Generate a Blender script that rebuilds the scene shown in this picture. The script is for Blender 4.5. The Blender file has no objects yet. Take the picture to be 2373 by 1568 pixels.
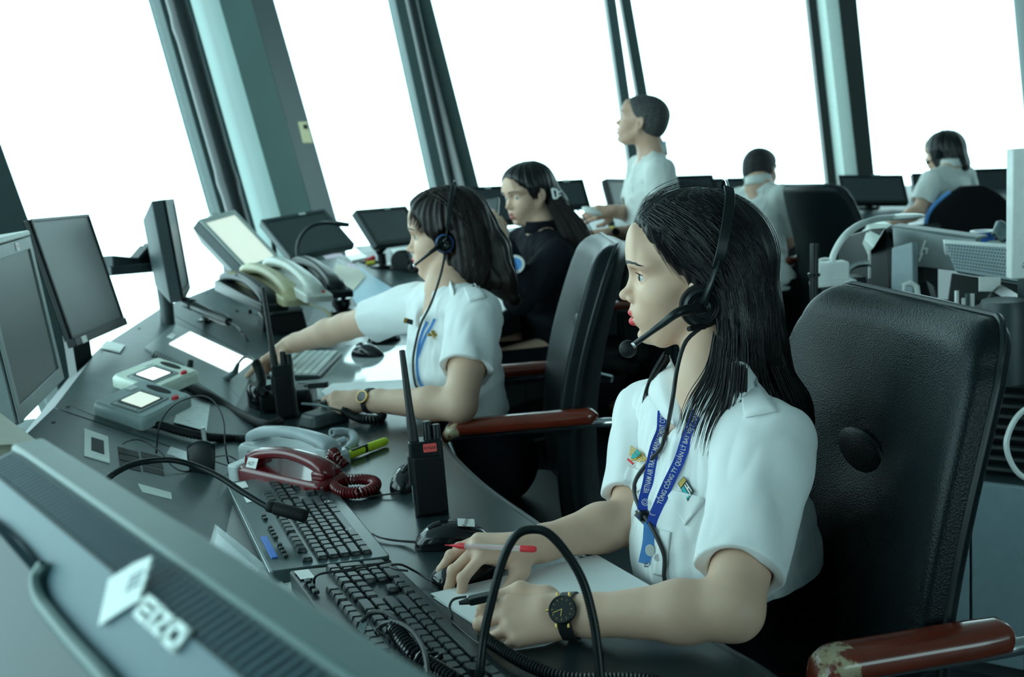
import bpy, math, random
import numpy as np
from mathutils import Vector, Matrix, Euler
from mathutils.bvhtree import BVHTree
random.seed(7); RNG = np.random.default_rng(7)
SC = bpy.context.scene
COL = SC.collection
# ------------------------------------------------------------------ camera
W_, H_, FPX = 2373, 1568, 2400.0
CAMZ, PITCH, ROLL = 1.33, math.radians(10.3), math.radians(4.7)
CAM = Vector((0, 0, CAMZ))
_fw = Vector((0, math.cos(PITCH), -math.sin(PITCH)))
_u0 = Vector((0, math.sin(PITCH), math.cos(PITCH)))
_r0 = Vector((1, 0, 0))
_up = _u0*math.cos(ROLL) + _r0*math.sin(ROLL)
_rt = _r0*math.cos(ROLL) - _u0*math.sin(ROLL)
cd = bpy.data.cameras.new('camera'); cam = bpy.data.objects.new('camera', cd); COL.objects.link(cam)
cd.sensor_width = 36; cd.lens = 36*FPX/W_; cd.clip_start = 0.02; cd.clip_end = 200
cam.matrix_world = Matrix(((_rt.x, _up.x, -_fw.x, 0), (_rt.y, _up.y, -_fw.y, 0), (_rt.z, _up.z, -_fw.z, CAMZ), (0, 0, 0, 1)))
cd.dof.use_dof = True; cd.dof.focus_distance = 1.45; cd.dof.aperture_fstop = 6.3
SC.camera = cam
# ------------------------------------------------------------------ daylight: an overcast white sky all round the tower cab
wd = bpy.data.worlds.new('sky'); SC.world = wd; wd.use_nodes = True
bg = wd.node_tree.nodes['Background']; bg.inputs[0].default_value = (0.66, 0.97, 1.0, 1); bg.inputs[1].default_value = 3.3
vs = SC.view_settings
vs.view_transform = 'Standard'; vs.look = 'None'; vs.gamma = 1.0; vs.use_curve_mapping = False; vs.exposure = 0.32

# ------------------------------------------------------------------ measuring helpers: a pixel of the photo, met with a height or a distance
def ray(x, y): return _fw + _rt*((x-W_/2)/FPX) - _up*((y-H_/2)/FPX)
def P(x, y, z):
    d = ray(x, y); return CAM + d*((z-CAMZ)/d.z)
def D(x, y, d): return CAM + ray(x, y)*d
def dep(p): return (Vector(p)-CAM).dot(_fw)
def PD(x, y, p): return D(x, y, dep(p))

# ------------------------------------------------------------------ objects
def V3(*a): return Vector(a)
class MB:
    def __init__(s): s.v = []; s.f = []; s.m = []
    def add(s, vs, fs, mi=0, M=None):
        o = len(s.v)
        s.v += [(M @ Vector(v)) if M is not None else Vector(v) for v in vs]
        s.f += [tuple(i+o for i in f) for f in fs]; s.m += [mi]*len(fs); return s
    def box(s, sx, sy, sz, c=(0,0,0), mi=0, M=None, tx=1, ty=1):
        x, y, z = sx/2, sy/2, sz/2; a, b, d = c
        vs = [(a-x,b-y,d-z),(a+x,b-y,d-z),(a+x,b+y,d-z),(a-x,b+y,d-z),(a-x*tx,b-y*ty,d+z),(a+x*tx,b-y*ty,d+z),(a+x*tx,b+y*ty,d+z),(a-x*tx,b+y*ty,d+z)]
        return s.add(vs, [(3,2,1,0),(4,5,6,7),(0,1,5,4),(1,2,6,5),(2,3,7,6),(3,0,4,7)], mi, M)
    def prism(s, poly, z0, z1, mi=0, M=None, inset=0):
        n = len(poly); cx = sum(p[0] for p in poly)/n; cy = sum(p[1] for p in poly)/n
        k = 1-inset
        vs = [(p[0],p[1],z0) for p in poly] + [(cx+(p[0]-cx)*k, cy+(p[1]-cy)*k, z1) for p in poly]
        fs = [tuple(range(n-1,-1,-1)), tuple(range(n,2*n))] + [(i,(i+1)%n,(i+1)%n+n,i+n) for i in range(n)]
        return s.add(vs, fs, mi, M)
    def tube(s, pts, r, n=8, mi=0, M=None, closed=False, caps=True, flat=None):
        pts = [Vector(p) for p in pts]; k = len(pts)
        rr = r if isinstance(r, (list, tuple)) else [r]*k
        vs = []; up = None
        for i, p in enumerate(pts):
            a = pts[(i-1) % k] if (closed or i > 0) else p; b = pts[(i+1) % k] if (closed or i < k-1) else p
            t = (b-a); t = t.normalized() if t.length > 1e-9 else Vector((0,0,1))
            if up is None:
                up = Vector((0,0,1)) if abs(t.z) < .9 else Vector((1,0,0))
            up = (up - t*up.dot(t)); up = up.normalized() if up.length > 1e-6 else t.orthogonal().normalized()
            sd = t.cross(up)
            for j in range(n):
                th = 2*math.pi*j/n; fl = flat if flat else 1
                vs.append(p + (up*math.cos(th)*fl + sd*math.sin(th))*rr[i])
        fs = []
        for i in range(k if closed else k-1):
            for j in range(n):
                a = i*n+j; b = i*n+(j+1) % n; c = ((i+1) % k)*n+(j+1) % n; d = ((i+1) % k)*n+j
                fs.append((a, d, c, b))
        if caps and not closed:
            fs.append(tuple(range(n))); fs.append(tuple(range((k-1)*n+n-1, (k-1)*n-1, -1)))
        return s.add(vs, fs, mi, M)
    def lathe(s, prof, n=24, mi=0, M=None, sy=1, cap=True):
        vs = []; k = len(prof)
        for r, z in prof:
            for j in range(n):
                th = 2*math.pi*j/n; vs.append((r*math.cos(th), r*math.sin(th)*sy, z))
        fs = [(i*n+j, i*n+(j+1) % n, (i+1)*n+(j+1) % n, (i+1)*n+j) for i in range(k-1) for j in range(n)]
        if cap and prof[0][0] > 1e-5: fs.append(tuple(range(n-1,-1,-1)))
        if cap and prof[-1][0] > 1e-5: fs.append(tuple(range((k-1)*n, k*n)))
        return s.add(vs, fs, mi, M)
    def ball(s, c, r, mi=0, M=None, n=16, m=10):
        r = r if isinstance(r, (list, tuple, Vector)) else (r, r, r)
        vs = [(c[0]+r[0]*math.sin(math.pi*i/m)*math.cos(2*math.pi*j/n), c[1]+r[1]*math.sin(math.pi*i/m)*math.sin(2*math.pi*j/n), c[2]+r[2]*math.cos(math.pi*i/m)) for i in range(m+1) for j in range(n)]
        fs = [(i*n+j, (i+1)*n+j, (i+1)*n+(j+1) % n, i*n+(j+1) % n) for i in range(m) for j in range(n)]
        return s.add(vs, fs, mi, M)
    def quad(s, a, b, c, d, mi=0, t=0):
        a, b, c, d = map(Vector, (a, b, c, d))
        if not t: return s.add([a, b, c, d], [(0,1,2,3)], mi)
        n = (b-a).cross(d-a).normalized()*t
        return s.add([a-n, b-n, c-n, d-n, a, b, c, d], [(3,2,1,0),(4,5,6,7),(0,1,5,4),(1,2,6,5),(2,3,7,6),(3,0,4,7)], mi)
    def grid(s, fn, nu, nv, mi=0, M=None, wrapu=False):
        vs = [fn(i/(nu if wrapu else nu-1), j/(nv-1)) for j in range(nv) for i in range(nu)]
        fs = [(j*nu+i, j*nu+(i+1) % nu, (j+1)*nu+(i+1) % nu, (j+1)*nu+i) for j in range(nv-1) for i in range(nu if wrapu else nu-1)]
        return s.add(vs, fs, mi, M)
    def build(s, name, mats, parent=None, bevel=0, seg=2, ang=38, world=False, solid=0, sub=0, loc=None):
        me = bpy.data.meshes.new(name)
        off = Vector((0,0,0))
        if world and parent is not None: off = Vector(parent['_loc'])
        if loc is not None: off = Vector(loc)
        me.from_pydata([tuple(v-off) for v in s.v], [], s.f)
        if not isinstance(mats, (list, tuple)): mats = [mats]
        for m in mats: me.materials.append(MAT[m] if isinstance(m, str) else m)
        if len(mats) > 1: me.polygons.foreach_set('material_index', s.m)
        me.polygons.foreach_set('use_smooth', [True]*len(s.f))
        me.validate(); me.update()
        if ang < 180: me.set_sharp_from_angle(angle=math.radians(ang))
        o = bpy.data.objects.new(name, me); COL.objects.link(o)
        if parent is not None: o.parent = parent
        if loc is not None: o.location = loc
        if solid:
            md = o.modifiers.new('solid', 'SOLIDIFY'); md.thickness = solid; md.offset = -1
        if bevel:
            md = o.modifiers.new('bevel', 'BEVEL'); md.width = bevel; md.segments = seg; md.limit_method = 'ANGLE'; md.angle_limit = math.radians(35); md.harden_normals = False
        if sub:
            md = o.modifiers.new('sub', 'SUBSURF'); md.levels = sub; md.render_levels = sub
        return o
def tag(o, label=None, cat=None, group=None, kind=None):
    if label: o['label'] = label
    if cat: o['category'] = cat
    if group: o['group'] = group
    if kind: o['kind'] = kind
    return o
def thing(name, label, cat, M=None, loc=None, group=None):
    o = bpy.data.objects.new(name, None); COL.objects.link(o); o.empty_display_size = .05
    if M is not None: o.matrix_world = M
    if loc is not None: o.location = Vector(loc); o['_loc'] = list(loc)
    tag(o, label, cat, group); return o
def MF(org, x, z=(0,0,1)):
    """frame: origin, x axis direction, up hint"""
    x = Vector(x).normalized(); z = Vector(z); y = z.cross(x).normalized(); z = x.cross(y)
    return Matrix(((x.x,y.x,z.x,org[0]),(x.y,y.y,z.y,org[1]),(x.z,y.z,z.z,org[2]),(0,0,0,1)))
def T(x=0, y=0, z=0, rx=0, ry=0, rz=0, s=1):
    return Matrix.LocRotScale(Vector((x,y,z)), Euler((math.radians(rx),math.radians(ry),math.radians(rz))), Vector((s,s,s)))
def lerp(a, b, t): return a+(b-a)*t
def smooth_path(pts, n=8, closed=False):
    pts = [Vector(p) for p in pts]; k = len(pts); out = []
    rng = range(k if closed else k-1)
    for i in rng:
        g = lambda j: pts[j % k] if closed else pts[max(0, min(k-1, j))]
        p0, p1, p2, p3 = g(i-1), g(i), g(i+1), g(i+2)
        for q in range(n):
            t = q/n
            out.append(0.5*((2*p1)+(p2-p0)*t+(2*p0-5*p1+4*p2-p3)*t*t+(3*p1-p0-3*p2+p3)*t**3))
    if not closed: out.append(pts[-1])
    return out
def resample(pts, step):
    pts = [Vector(p) for p in pts]; out = [pts[0]]; acc = 0
    for a, b in zip(pts, pts[1:]):
        L = (b-a).length
        if L < 1e-9: continue
        t = step-acc
        while t <= L: out.append(a.lerp(b, t/L)); t += step
        acc = L-(t-step)
    return out
def coil_pts(path, R, pitch, spt=10):
    L = sum((b-a).length for a, b in zip(path, path[1:])); st = pitch/spt
    ps = resample(path, st); out = []; up = None
    for i, p in enumerate(ps):
        t = (ps[min(i+1, len(ps)-1)]-ps[max(i-1, 0)]).normalized()
        if up is None: up = t.orthogonal().normalized()
        up = (up-t*up.dot(t)).normalized(); sd = t.cross(up); th = 2*math.pi*i/spt
        out.append(p+(up*math.cos(th)+sd*math.sin(th))*R)
    return out
def rrect(w, h, r, n=4, cx=0, cy=0):
    out = []
    for sx, sy, a0 in ((1,1,0),(-1,1,90),(-1,-1,180),(1,-1,270)):
        for i in range(n+1):
            a = math.radians(a0+90*i/n); out.append((cx+sx*(w/2-r)+r*math.cos(a), cy+sy*(h/2-r)+r*math.sin(a)))
    return out
def ell(w, h, n=24, cx=0, cy=0): return [(cx+w*math.cos(2*math.pi*i/n), cy+h*math.sin(2*math.pi*i/n)) for i in range(n)]
_tc = {}
def text_mesh(txt, size, bold=0, spacing=1.0, align='CENTER'):
    """flat lettering as (verts, faces) in the xy plane"""
    k = (txt, size, bold, spacing, align)
    if k in _tc: return _tc[k]
    cu = bpy.data.curves.new('t', 'FONT'); cu.body = txt; cu.size = size; cu.align_x = align; cu.align_y = 'CENTER'; cu.offset = bold; cu.space_character = spacing
    cu.resolution_u = 3
    o = bpy.data.objects.new('t', cu); COL.objects.link(o); dg = bpy.context.evaluated_depsgraph_get()
    me = o.evaluated_get(dg).to_mesh(); vs = [tuple(v.co) for v in me.vertices]; fs = [tuple(p.vertices) for p in me.polygons]
    bpy.data.objects.remove(o); _tc[k] = (vs, fs); return vs, fs
# ------------------------------------------------------------------ materials
MAT = {}
def mat(name, col, rough=.5, metal=0, spec=.5, noise=.06, nscale=40, bump=0, bscale=200, emit=None, estr=0, alpha=1, coat=0, trans=0, wear=None, vor=False, stretch=None, sheen=0, sss=0):
    m = bpy.data.materials.new(name); m.use_nodes = True; nt = m.node_tree; N = nt.nodes; L = nt.links
    b = N['Principled BSDF']; b.inputs['Roughness'].default_value = rough; b.inputs['Metallic'].default_value = metal
    b.inputs['Specular IOR Level'].default_value = spec; b.inputs['Coat Weight'].default_value = coat
    if sheen: b.inputs['Sheen Weight'].default_value = sheen
    if sss: b.inputs['Subsurface Weight'].default_value = sss; b.inputs['Subsurface Radius'].default_value = (.012,.005,.003); b.inputs['Subsurface Scale'].default_value = 1
    tc = N.new('ShaderNodeTexCoord'); vec = tc.outputs['Object']
    if stretch:
        mp = N.new('ShaderNodeMapping'); mp.inputs['Scale'].default_value = stretch; L.new(vec, mp.inputs[0]); vec = mp.outputs[0]
    nz = N.new('ShaderNodeTexNoise'); nz.inputs['Scale'].default_value = nscale; nz.inputs['Detail'].default_value = 4; L.new(vec, nz.inputs[0])
    rp = N.new('ShaderNodeValToRGB'); c0 = [max(0, c*(1-noise)) for c in col[:3]]; c1 = [min(1, c*(1+noise)) for c in col[:3]]
    rp.color_ramp.elements[0].position = .3; rp.color_ramp.elements[1].position = .7
    rp.color_ramp.elements[0].color = (*c0, 1); rp.color_ramp.elements[1].color = (*c1, 1); L.new(nz.outputs['Fac'], rp.inputs[0])
    out = rp.outputs[0]
    if wear:
        wcol, wsc, w0, w1 = wear
        n2 = N.new('ShaderNodeTexNoise'); n2.inputs['Scale'].default_value = wsc; n2.inputs['Detail'].default_value = 8; n2.inputs['Roughness'].default_value = .65; L.new(vec, n2.inputs[0])
        r2 = N.new('ShaderNodeValToRGB'); r2.color_ramp.elements[0].position = w0; r2.color_ramp.elements[1].position = w1; L.new(n2.outputs['Fac'], r2.inputs[0])
        mx = N.new('ShaderNodeMix'); mx.data_type = 'RGBA'; mx.inputs['B'].default_value = (*wcol, 1); L.new(r2.outputs[0], mx.inputs['Factor']); L.new(out, mx.inputs['A']); out = mx.outputs['Result']
    L.new(out, b.inputs['Base Color'])
    if bump:
        if vor: bn = N.new('ShaderNodeTexVoronoi'); o2 = bn.outputs['Distance']
        else: bn = N.new('ShaderNodeTexNoise'); bn.inputs['Detail'].default_value = 3; o2 = bn.outputs['Fac']
        bn.inputs['Scale'].default_value = bscale; L.new(vec, bn.inputs[0])
        bp = N.new('ShaderNodeBump'); bp.inputs['Strength'].default_value = min(1, bump); bp.inputs['Distance'].default_value = .001; L.new(o2, bp.inputs['Height']); L.new(bp.outputs[0], b.inputs['Normal'])
    if emit: b.inputs['Emission Color'].default_value = (*emit, 1); b.inputs['Emission Strength'].default_value = estr
    if trans: b.inputs['Transmission Weight'].default_value = trans; b.inputs['IOR'].default_value = 1.3
    if alpha < 1: b.inputs['Alpha'].default_value = alpha
    MAT[name] = m; return m
def glass_mat(name, tint=(.97,1,1), refl=.06):
    m = bpy.data.materials.new(name); m.use_nodes = True; nt = m.node_tree; N = nt.nodes; L = nt.links
    N.remove(N['Principled BSDF']); o = N['Material Output']
    t = N.new('ShaderNodeBsdfTransparent'); t.inputs[0].default_value = (*tint, 1)
    g = N.new('ShaderNodeBsdfGlossy'); g.inputs['Roughness'].default_value = .02; g.inputs[0].default_value = (.9,1,1,1)
    lw = N.new('ShaderNodeLayerWeight'); lw.inputs[0].default_value = .5
    pw = N.new('ShaderNodeMath'); pw.operation = 'POWER'; pw.inputs[1].default_value = 5; L.new(lw.outputs['Facing'], pw.inputs[0])
    ma = N.new('ShaderNodeMath'); ma.operation = 'MULTIPLY_ADD'; ma.inputs[1].default_value = .4; ma.inputs[2].default_value = .02; L.new(pw.outputs[0], ma.inputs[0])
    mx = N.new('ShaderNodeMixShader'); L.new(ma.outputs[0], mx.inputs[0]); L.new(t.outputs[0], mx.inputs[1]); L.new(g.outputs[0], mx.inputs[2]); L.new(mx.outputs[0], o.inputs[0])
    MAT[name] = m; return m
def vcol_mat(name, rough=.5, spec=.4, sss=0, bump=0, bscale=300, noise=.05, sheen=0):
    """base colour from the mesh's own colour attribute (skin, lips, nails)"""
    m = mat(name, (1,1,1), rough, 0, spec, noise, 60, bump, bscale, sss=sss, sheen=sheen)
    nt = m.node_tree; N = nt.nodes; L = nt.links; b = N['Principled BSDF']
    a = N.new('ShaderNodeAttribute'); a.attribute_name = 'col'
    mx = N.new('ShaderNodeMix'); mx.data_type = 'RGBA'; mx.blend_type = 'MULTIPLY'; mx.inputs['Factor'].default_value = 1
    src = b.inputs['Base Color'].links[0].from_socket; L.new(src, mx.inputs['A']); L.new(a.outputs['Color'], mx.inputs['B']); L.new(mx.outputs['Result'], b.inputs['Base Color']); return m
mat('laminate', (.016,.027,.030), .27, spec=.55, noise=.12, nscale=120, bump=.12, bscale=900)
mat('panel_grey', (.045,.070,.075), .42, noise=.1, nscale=30, bump=.1, bscale=700, wear=((.07,.10,.10), 9, .55, .8))
mat('panel_edge', (.035,.042,.045), .4)
mat('plinth', (.04,.05,.055), .6)
mat('black_plastic', (.006,.010,.011), .36, spec=.3, bump=.1, bscale=800)
mat('black_matte', (.008,.009,.010), .6, spec=.2)
mat('black_gloss', (.008,.009,.011), .12)
mat('rubber', (.015,.016,.018), .5)
mat('dark_grey', (.020,.034,.038), .45)
mat('mid_grey', (.08,.12,.125), .5)
mat('eizo_grey', (.036,.092,.118), .5, noise=.05)
mat('eizo_rim', (.075,.135,.132), .45)
mat('eizo_dark', (.012,.032,.038), .55)
mat('logo', (.62,.7,.68), .5)
mat('bezel_grey', (.20,.24,.24), .4)
mat('bezel_light', (.5,.56,.52), .4)
mat('screen_off', (.03,.04,.045), .3, spec=.6)
mat('screen_matte', (.022,.036,.038), .42, spec=.6)
mat('screen_on', (.5,.56,.5), .4, emit=(.62,.74,.64), estr=.75)
mat('screen_white', (.7,.7,.7), .3, emit=(.8,.97,.95), estr=1.25)
mat('screen_lcd', (.5,.55,.5), .3, emit=(.72,.9,.84), estr=.45)
mat('chrome', (.75,.78,.8), .12, metal=1)
mat('steel', (.5,.53,.53), .3, metal=1, wear=((.3,.3,.28), 40, .5, .7))
mat('alu', (.55,.58,.58), .35, metal=.9)
mat('key_black', (.010,.017,.019), .35, bump=.1, bscale=600)
mat('key_pale', (.55,.60,.58), .45)
mat('keycase', (.015,.025,.028), .38)
mat('keycase_grey', (.055,.085,.09), .3)
mat('legend', (.35,.4,.4), .5)
mat('white_paper', (.78,.80,.80), .7, noise=.015)
mat('label_white', (.8,.8,.78), .5)
mat('ink', (.02,.02,.025), .5)
mat('phone_grey', (.42,.48,.50), .35)
mat('phone_grey_light', (.6,.65,.66), .3)
mat('phone_red', (.13,.006,.010), .22, coat=.5)
mat('phone_beige', (.55,.50,.30), .4)
mat('phone_white', (.60,.62,.56), .35)
mat('highlighter', (.62,.78,.03), .35)
mat('red', (.72,.03,.04), .4)
mat('red_label', (.80,.10,.09), .5)
mat('yellow', (.80,.72,.06), .5)
mat('blue', (.02,.13,.5), .45)
mat('blue_light', (.10,.32,.72), .5)
mat('orange', (.8,.16,.04), .5)
mat('wood_red', (.15,.022,.010), .22, coat=.5, noise=.25, nscale=14, stretch=(1,6,6))
mat('wood_worn', (.16,.024,.010), .25, coat=.3, noise=.25, nscale=14, wear=((.46,.38,.24), 26, .47, .53))
mat('leather', (.005,.010,.012), .36, spec=.20, noise=.1, nscale=60, bump=.45, bscale=420, vor=True)
mat('leather_soft', (.010,.016,.018), .38, spec=.35)
mat('fabric_black', (.008,.009,.011), .9, spec=.15)
mat('trousers', (.006,.008,.012), .85, spec=.1, bump=.2, bscale=500)
mat('jacket', (.006,.008,.012), .85, spec=.15, bump=.2, bscale=400)
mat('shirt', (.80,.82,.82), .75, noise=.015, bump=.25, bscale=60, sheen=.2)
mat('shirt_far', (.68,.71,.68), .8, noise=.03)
mat('lanyard', (.015,.06,.42), .55)
mat('gold', (.75,.5,.16), .25, metal=.9)
mat('teal_enamel', (.03,.4,.42), .3)
mat('hair', (.006,.006,.007), .34, spec=.45, noise=.5, nscale=60, bump=.6, bscale=90, stretch=(10,10,1))
mat('hair_brown', (.016,.010,.009), .40, spec=.35, noise=.5, nscale=60, bump=.5, bscale=90, stretch=(10,10,1))
mat('hair_tips', (.10,.035,.012), .4)
mat('hair_short', (.02,.018,.018), .7, noise=.5, nscale=120, bump=.8, bscale=300)
mat('hair_grey', (.05,.05,.05), .7, noise=.6, nscale=120, bump=.8, bscale=300)
mat('eye_white', (.58,.56,.53), .15)
mat('iris', (.07,.05,.035), .1)
mat('pupil', (.005,.005,.005), .05)
mat('floor_mat', (.03,.045,.055), .55, noise=.15, nscale=12)
mat('wall_dark', (.05,.075,.075), .7)
mat('ceiling_mat', (.22,.26,.26), .8)
mat('mullion', (.035,.060,.062), .5, wear=((.05,.07,.06), 5, .5, .8))
mat('mullion_dark', (.012,.016,.016), .5)
mat('pipe', (.012,.016,.018), .25)
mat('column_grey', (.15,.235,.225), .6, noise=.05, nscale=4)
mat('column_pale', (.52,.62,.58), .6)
mat('cabinet_grey', (.22,.31,.34), .5, noise=.04)
mat('white_plastic', (.75,.78,.76), .35)
mat('silver', (.42,.47,.48), .4, metal=.3)
mat('grille', (.26,.33,.35), .5)
mat('clear_plastic', (.7,.8,.82), .12, alpha=.35)
mat('pink_paper', (.72,.55,.66), .6)
mat('blue_paper', (.42,.62,.75), .5)
mat('cream_paper', (.72,.68,.55), .6)
glass_mat('window_glass')
mat('clear_pen', (.75,.8,.8), .08, alpha=.4)
mat('skin_plain', (.60,.38,.27), .5, sss=.05)
mat('nail_dark', (.02,.01,.015), .08, coat=1)
mat('nail_bare', (.62,.42,.38), .15, coat=.5)
vcol_mat('skin', .46, .35, sss=.12, bump=.05, bscale=500)
# ================================================================== the tower cab: floor, ceiling, leaning windows
ZW0, ZW1 = .55, 3.05
def edge(px, py, d, dx, dy):           # a leaning upright: point at height z
    B = D(px, py, d)
    return lambda z: Vector((B.x+dx*(z-B.z), B.y+dy*(z-B.z), z))
def upright(name, a, b, out, t, m, z0=ZW0-.1, z1=ZW1, n=1):
    """leaning box between upright lines a and b, thickness t along the outward vector"""
    o = Vector(out).normalized()*t; mb = MB()
    q = [a(z0), b(z0), b(z0)+o, a(z0)+o, a(z1), b(z1), b(z1)+o, a(z1)+o]
    mb.add(q, [(3,2,1,0),(4,5,6,7),(0,1,5,4),(1,2,6,5),(2,3,7,6),(3,0,4,7)])
    ob = mb.build(name, m, bevel=.004); tag(ob, kind='structure'); return ob
# measured uprights: (pixel at the foot, distance, outward lean)
U0a, U0b = edge(5, 560, 3.55, -.25, .09), edge(80, 545, 3.62, -.245, .11)
U1a, U1b = edge(510, 490, 5.45, -.201, .177), edge(582, 490, 5.55, -.201, .177)
C1a, C1m, C1n, C1b = edge(590, 492, 5.75, -.201, .177), edge(648, 492, 5.45, -.201, .177), edge(722, 490, 5.6, -.201, .177), edge(775, 490, 5.85, -.201, .177)
U2a, U2b = edge(1010, 430, 7.0, -.141, .228), edge(1064, 430, 7.0, -.141, .228)
U2c, U2d = edge(1077, 430, 7.05, -.173, .204), edge(1110, 430, 7.05, -.173, .204)
U3a, U3b = edge(1455, 350, 8.0, -.051, .263), edge(1478, 350, 8.0, -.051, .263)
U3c, U3d = edge(1500, 350, 8.1, -.081, .256), edge(1524, 350, 8.1, -.081, .256)
U4a, U4b = edge(1918, 415, 8.5, 0, .268), edge(1938, 415, 8.5, 0, .268)
U5a, U5b = edge(1938, 412, 8.5, .0, .268), edge(1988, 408, 8.5, .0, .268)
U5c = edge(2026, 400, 8.5, .013, .268)
U6a = edge(2400, 380, 8.2, .03, .262)
o1, o2, o3, o4 = (-1,.1,0), (-.75,.66,0), (-.5,.85,0), (-.1,1,0)
upright('trim_1', U0a, U0b, (-1,.35,0), .12, 'mullion')
upright('trim_2', U1a, U1b, (-.8,.6,0), .10, 'mullion')
# black drain pipe fixed beside the mullion
pb = MB(); c0 = edge(548, 490, 5.25, -.201, .177)
pp = [c0(z) for z in np.linspace(.5, 3.05, 40)]
pb.tube(pp, [.052+(.006 if i in (12,24,33) else 0) for i in range(40)], 16)
tag(pb.build('trim_3', 'pipe'), kind='structure')
def column(name, la, lb, lc, out, t, mats):
    mb = MB(); o = Vector(out).normalized()*t; z0, z1 = .1, ZW1
    q = [la(z0), lb(z0), lc(z0), lc(z0)+o, la(z0)+o]; r = [la(z1), lb(z1), lc(z1), lc(z1)+o, la(z1)+o]
    mb.add(q+r, [(0,1,6,5)], 0); mb.add(q+r, [(1,2,7,6)], 1); mb.add(q+r, [(2,3,8,7),(3,4,9,8),(4,0,5,9)], 1)
    ob = mb.build(name, mats); tag(ob, kind='structure'); return ob
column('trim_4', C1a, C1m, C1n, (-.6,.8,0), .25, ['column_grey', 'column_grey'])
upright('trim_5', C1n, C1b, (-.6,.8,0), .14, 'mullion')
upright('trim_6', U2a, U2b, o3, .12, 'mullion')
pb = MB(); c0 = edge(1048, 430, 6.85, -.141, .228); pb.tube([c0(z) for z in np.linspace(.5, 3.05, 12)], .04, 12); tag(pb.build('trim_7', 'pipe'), kind='structure')
upright('trim_8', U2c, U2d, o3, .10, 'mullion')
upright('trim_9', U3a, U3b, o4, .12, 'mullion'); upright('trim_10', U3c, U3d, o4, .10, 'mullion')
upright('trim_11', U4a, U4b, (0,1,0), .10, 'mullion_dark')
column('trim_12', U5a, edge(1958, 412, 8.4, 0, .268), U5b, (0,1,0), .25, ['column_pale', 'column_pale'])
upright('trim_13', U5b, U5c, (0,1,0), .12, 'mullion_dark')
upright('trim_14', U6a, edge(2440, 380, 8.0, .03, .262), (0,1,0), .12, 'mullion')
# the corners of the cab that lie outside the frame close the ring
def vline(x, y, dx, dy): return lambda z: Vector((x+dx*(z-1), y+dy*(z-1), z))
R = [vline(-2.0, .8, -.26, 0), vline(-1.9, -1.8, -.25, -.1), vline(-.2, -3.6, -.1, -.25), vline(2.6, -3.9, 0, -.26), vline(5.4, -2.8, .2, -.2), vline(7.0, .2, .26, 0), vline(7.2, 3.4, .26, .05), vline(6.2, 6.4, .2, .2)]
tn = 15
for r in R:
    c = r(1.0); out = Vector((c.x-2.4, c.y-2.4, 0)).normalized(); s = Vector((-out.y, out.x, 0))*.07
    a = (lambda z, r=r, s=s: r(z)-s); b = (lambda z, r=r, s=s: r(z)+s)
    upright('trim_%d' % tn, a, b, out, .12, 'mullion'); tn += 1
ring = [(R[0], R[0]), (U0a, U0b), (U1a, C1b), (U2a, U2d), (U3a, U3d), (U4a, U5c), (U6a, U6a)] + [(r, r) for r in (R[7], R[6], R[5], R[4], R[3], R[2], R[1])]
OPEN = (10,)
mat('wall_light', (.30,.36,.36), .8)
wn = 1; names = ['left','left','far','far','far','far','right','right','right','right','back','back','back','left']
for i in range(len(ring)):
    a = ring[i][1]; b = ring[(i+1) % len(ring)][0]
    mid = (a(1)+b(1))/2; inn = Vector((1.8-mid.x, 2.6-mid.y, 0)).normalized()
    mb = MB(); z0, z1 = ZW0, ZW1
    sh = -inn*.05
    zt = ZW0 if 7 <= i <= 13 and i not in OPEN else z0
    light_block = 7 <= i <= 12 and i not in OPEN  # solid walls added in place of unseen right and back panes, blocking their light
    mb.quad(a(z0)+sh, b(z0)+sh, b(z1)+sh, a(z1)+sh, t=.16 if light_block else .012)
    if light_block: tag(mb.build('wall_%s_%d' % (names[i], i+30), 'wall_light'), kind='structure')
    else: tag(mb.build('window_%d' % wn, 'window_glass'), kind='structure'); wn += 1
    # parapet wall under each pane
    mb = MB(); q = [Vector((p.x, p.y, 0)) for p in (a(.3), b(.3))]; h = [a(z0), b(z0)]
    o = -inn*.18
    mb.add([q[0], q[1], q[1]+o, q[0]+o, h[0], h[1], h[1]+o, h[0]+o], [(3,2,1,0),(4,5,6,7),(0,1,5,4),(1,2,6,5),(2,3,7,6),(3,0,4,7)])
    tag(mb.build('wall_%s_%d' % (names[i], i+1), 'wall_dark'), kind='structure')
fp = [r[0](.3) for r in ring]; cp = []
for r in ring: cp.append(r[0](ZW1))
def slab(name, pts, z0, z1, m, grow):
    c = sum(pts, Vector())/len(pts); q = [(p.x+(p.x-c.x)*grow, p.y+(p.y-c.y)*grow) for p in pts][::-1]
    mb = MB(); mb.prism(q, z0, z1); tag(mb.build(name, m), kind='structure')
slab('floor', fp, -.1, 0, 'floor_mat', .10)
slab('ceiling', cp, ZW1, ZW1+.12, 'ceiling_mat', .05)
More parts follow.
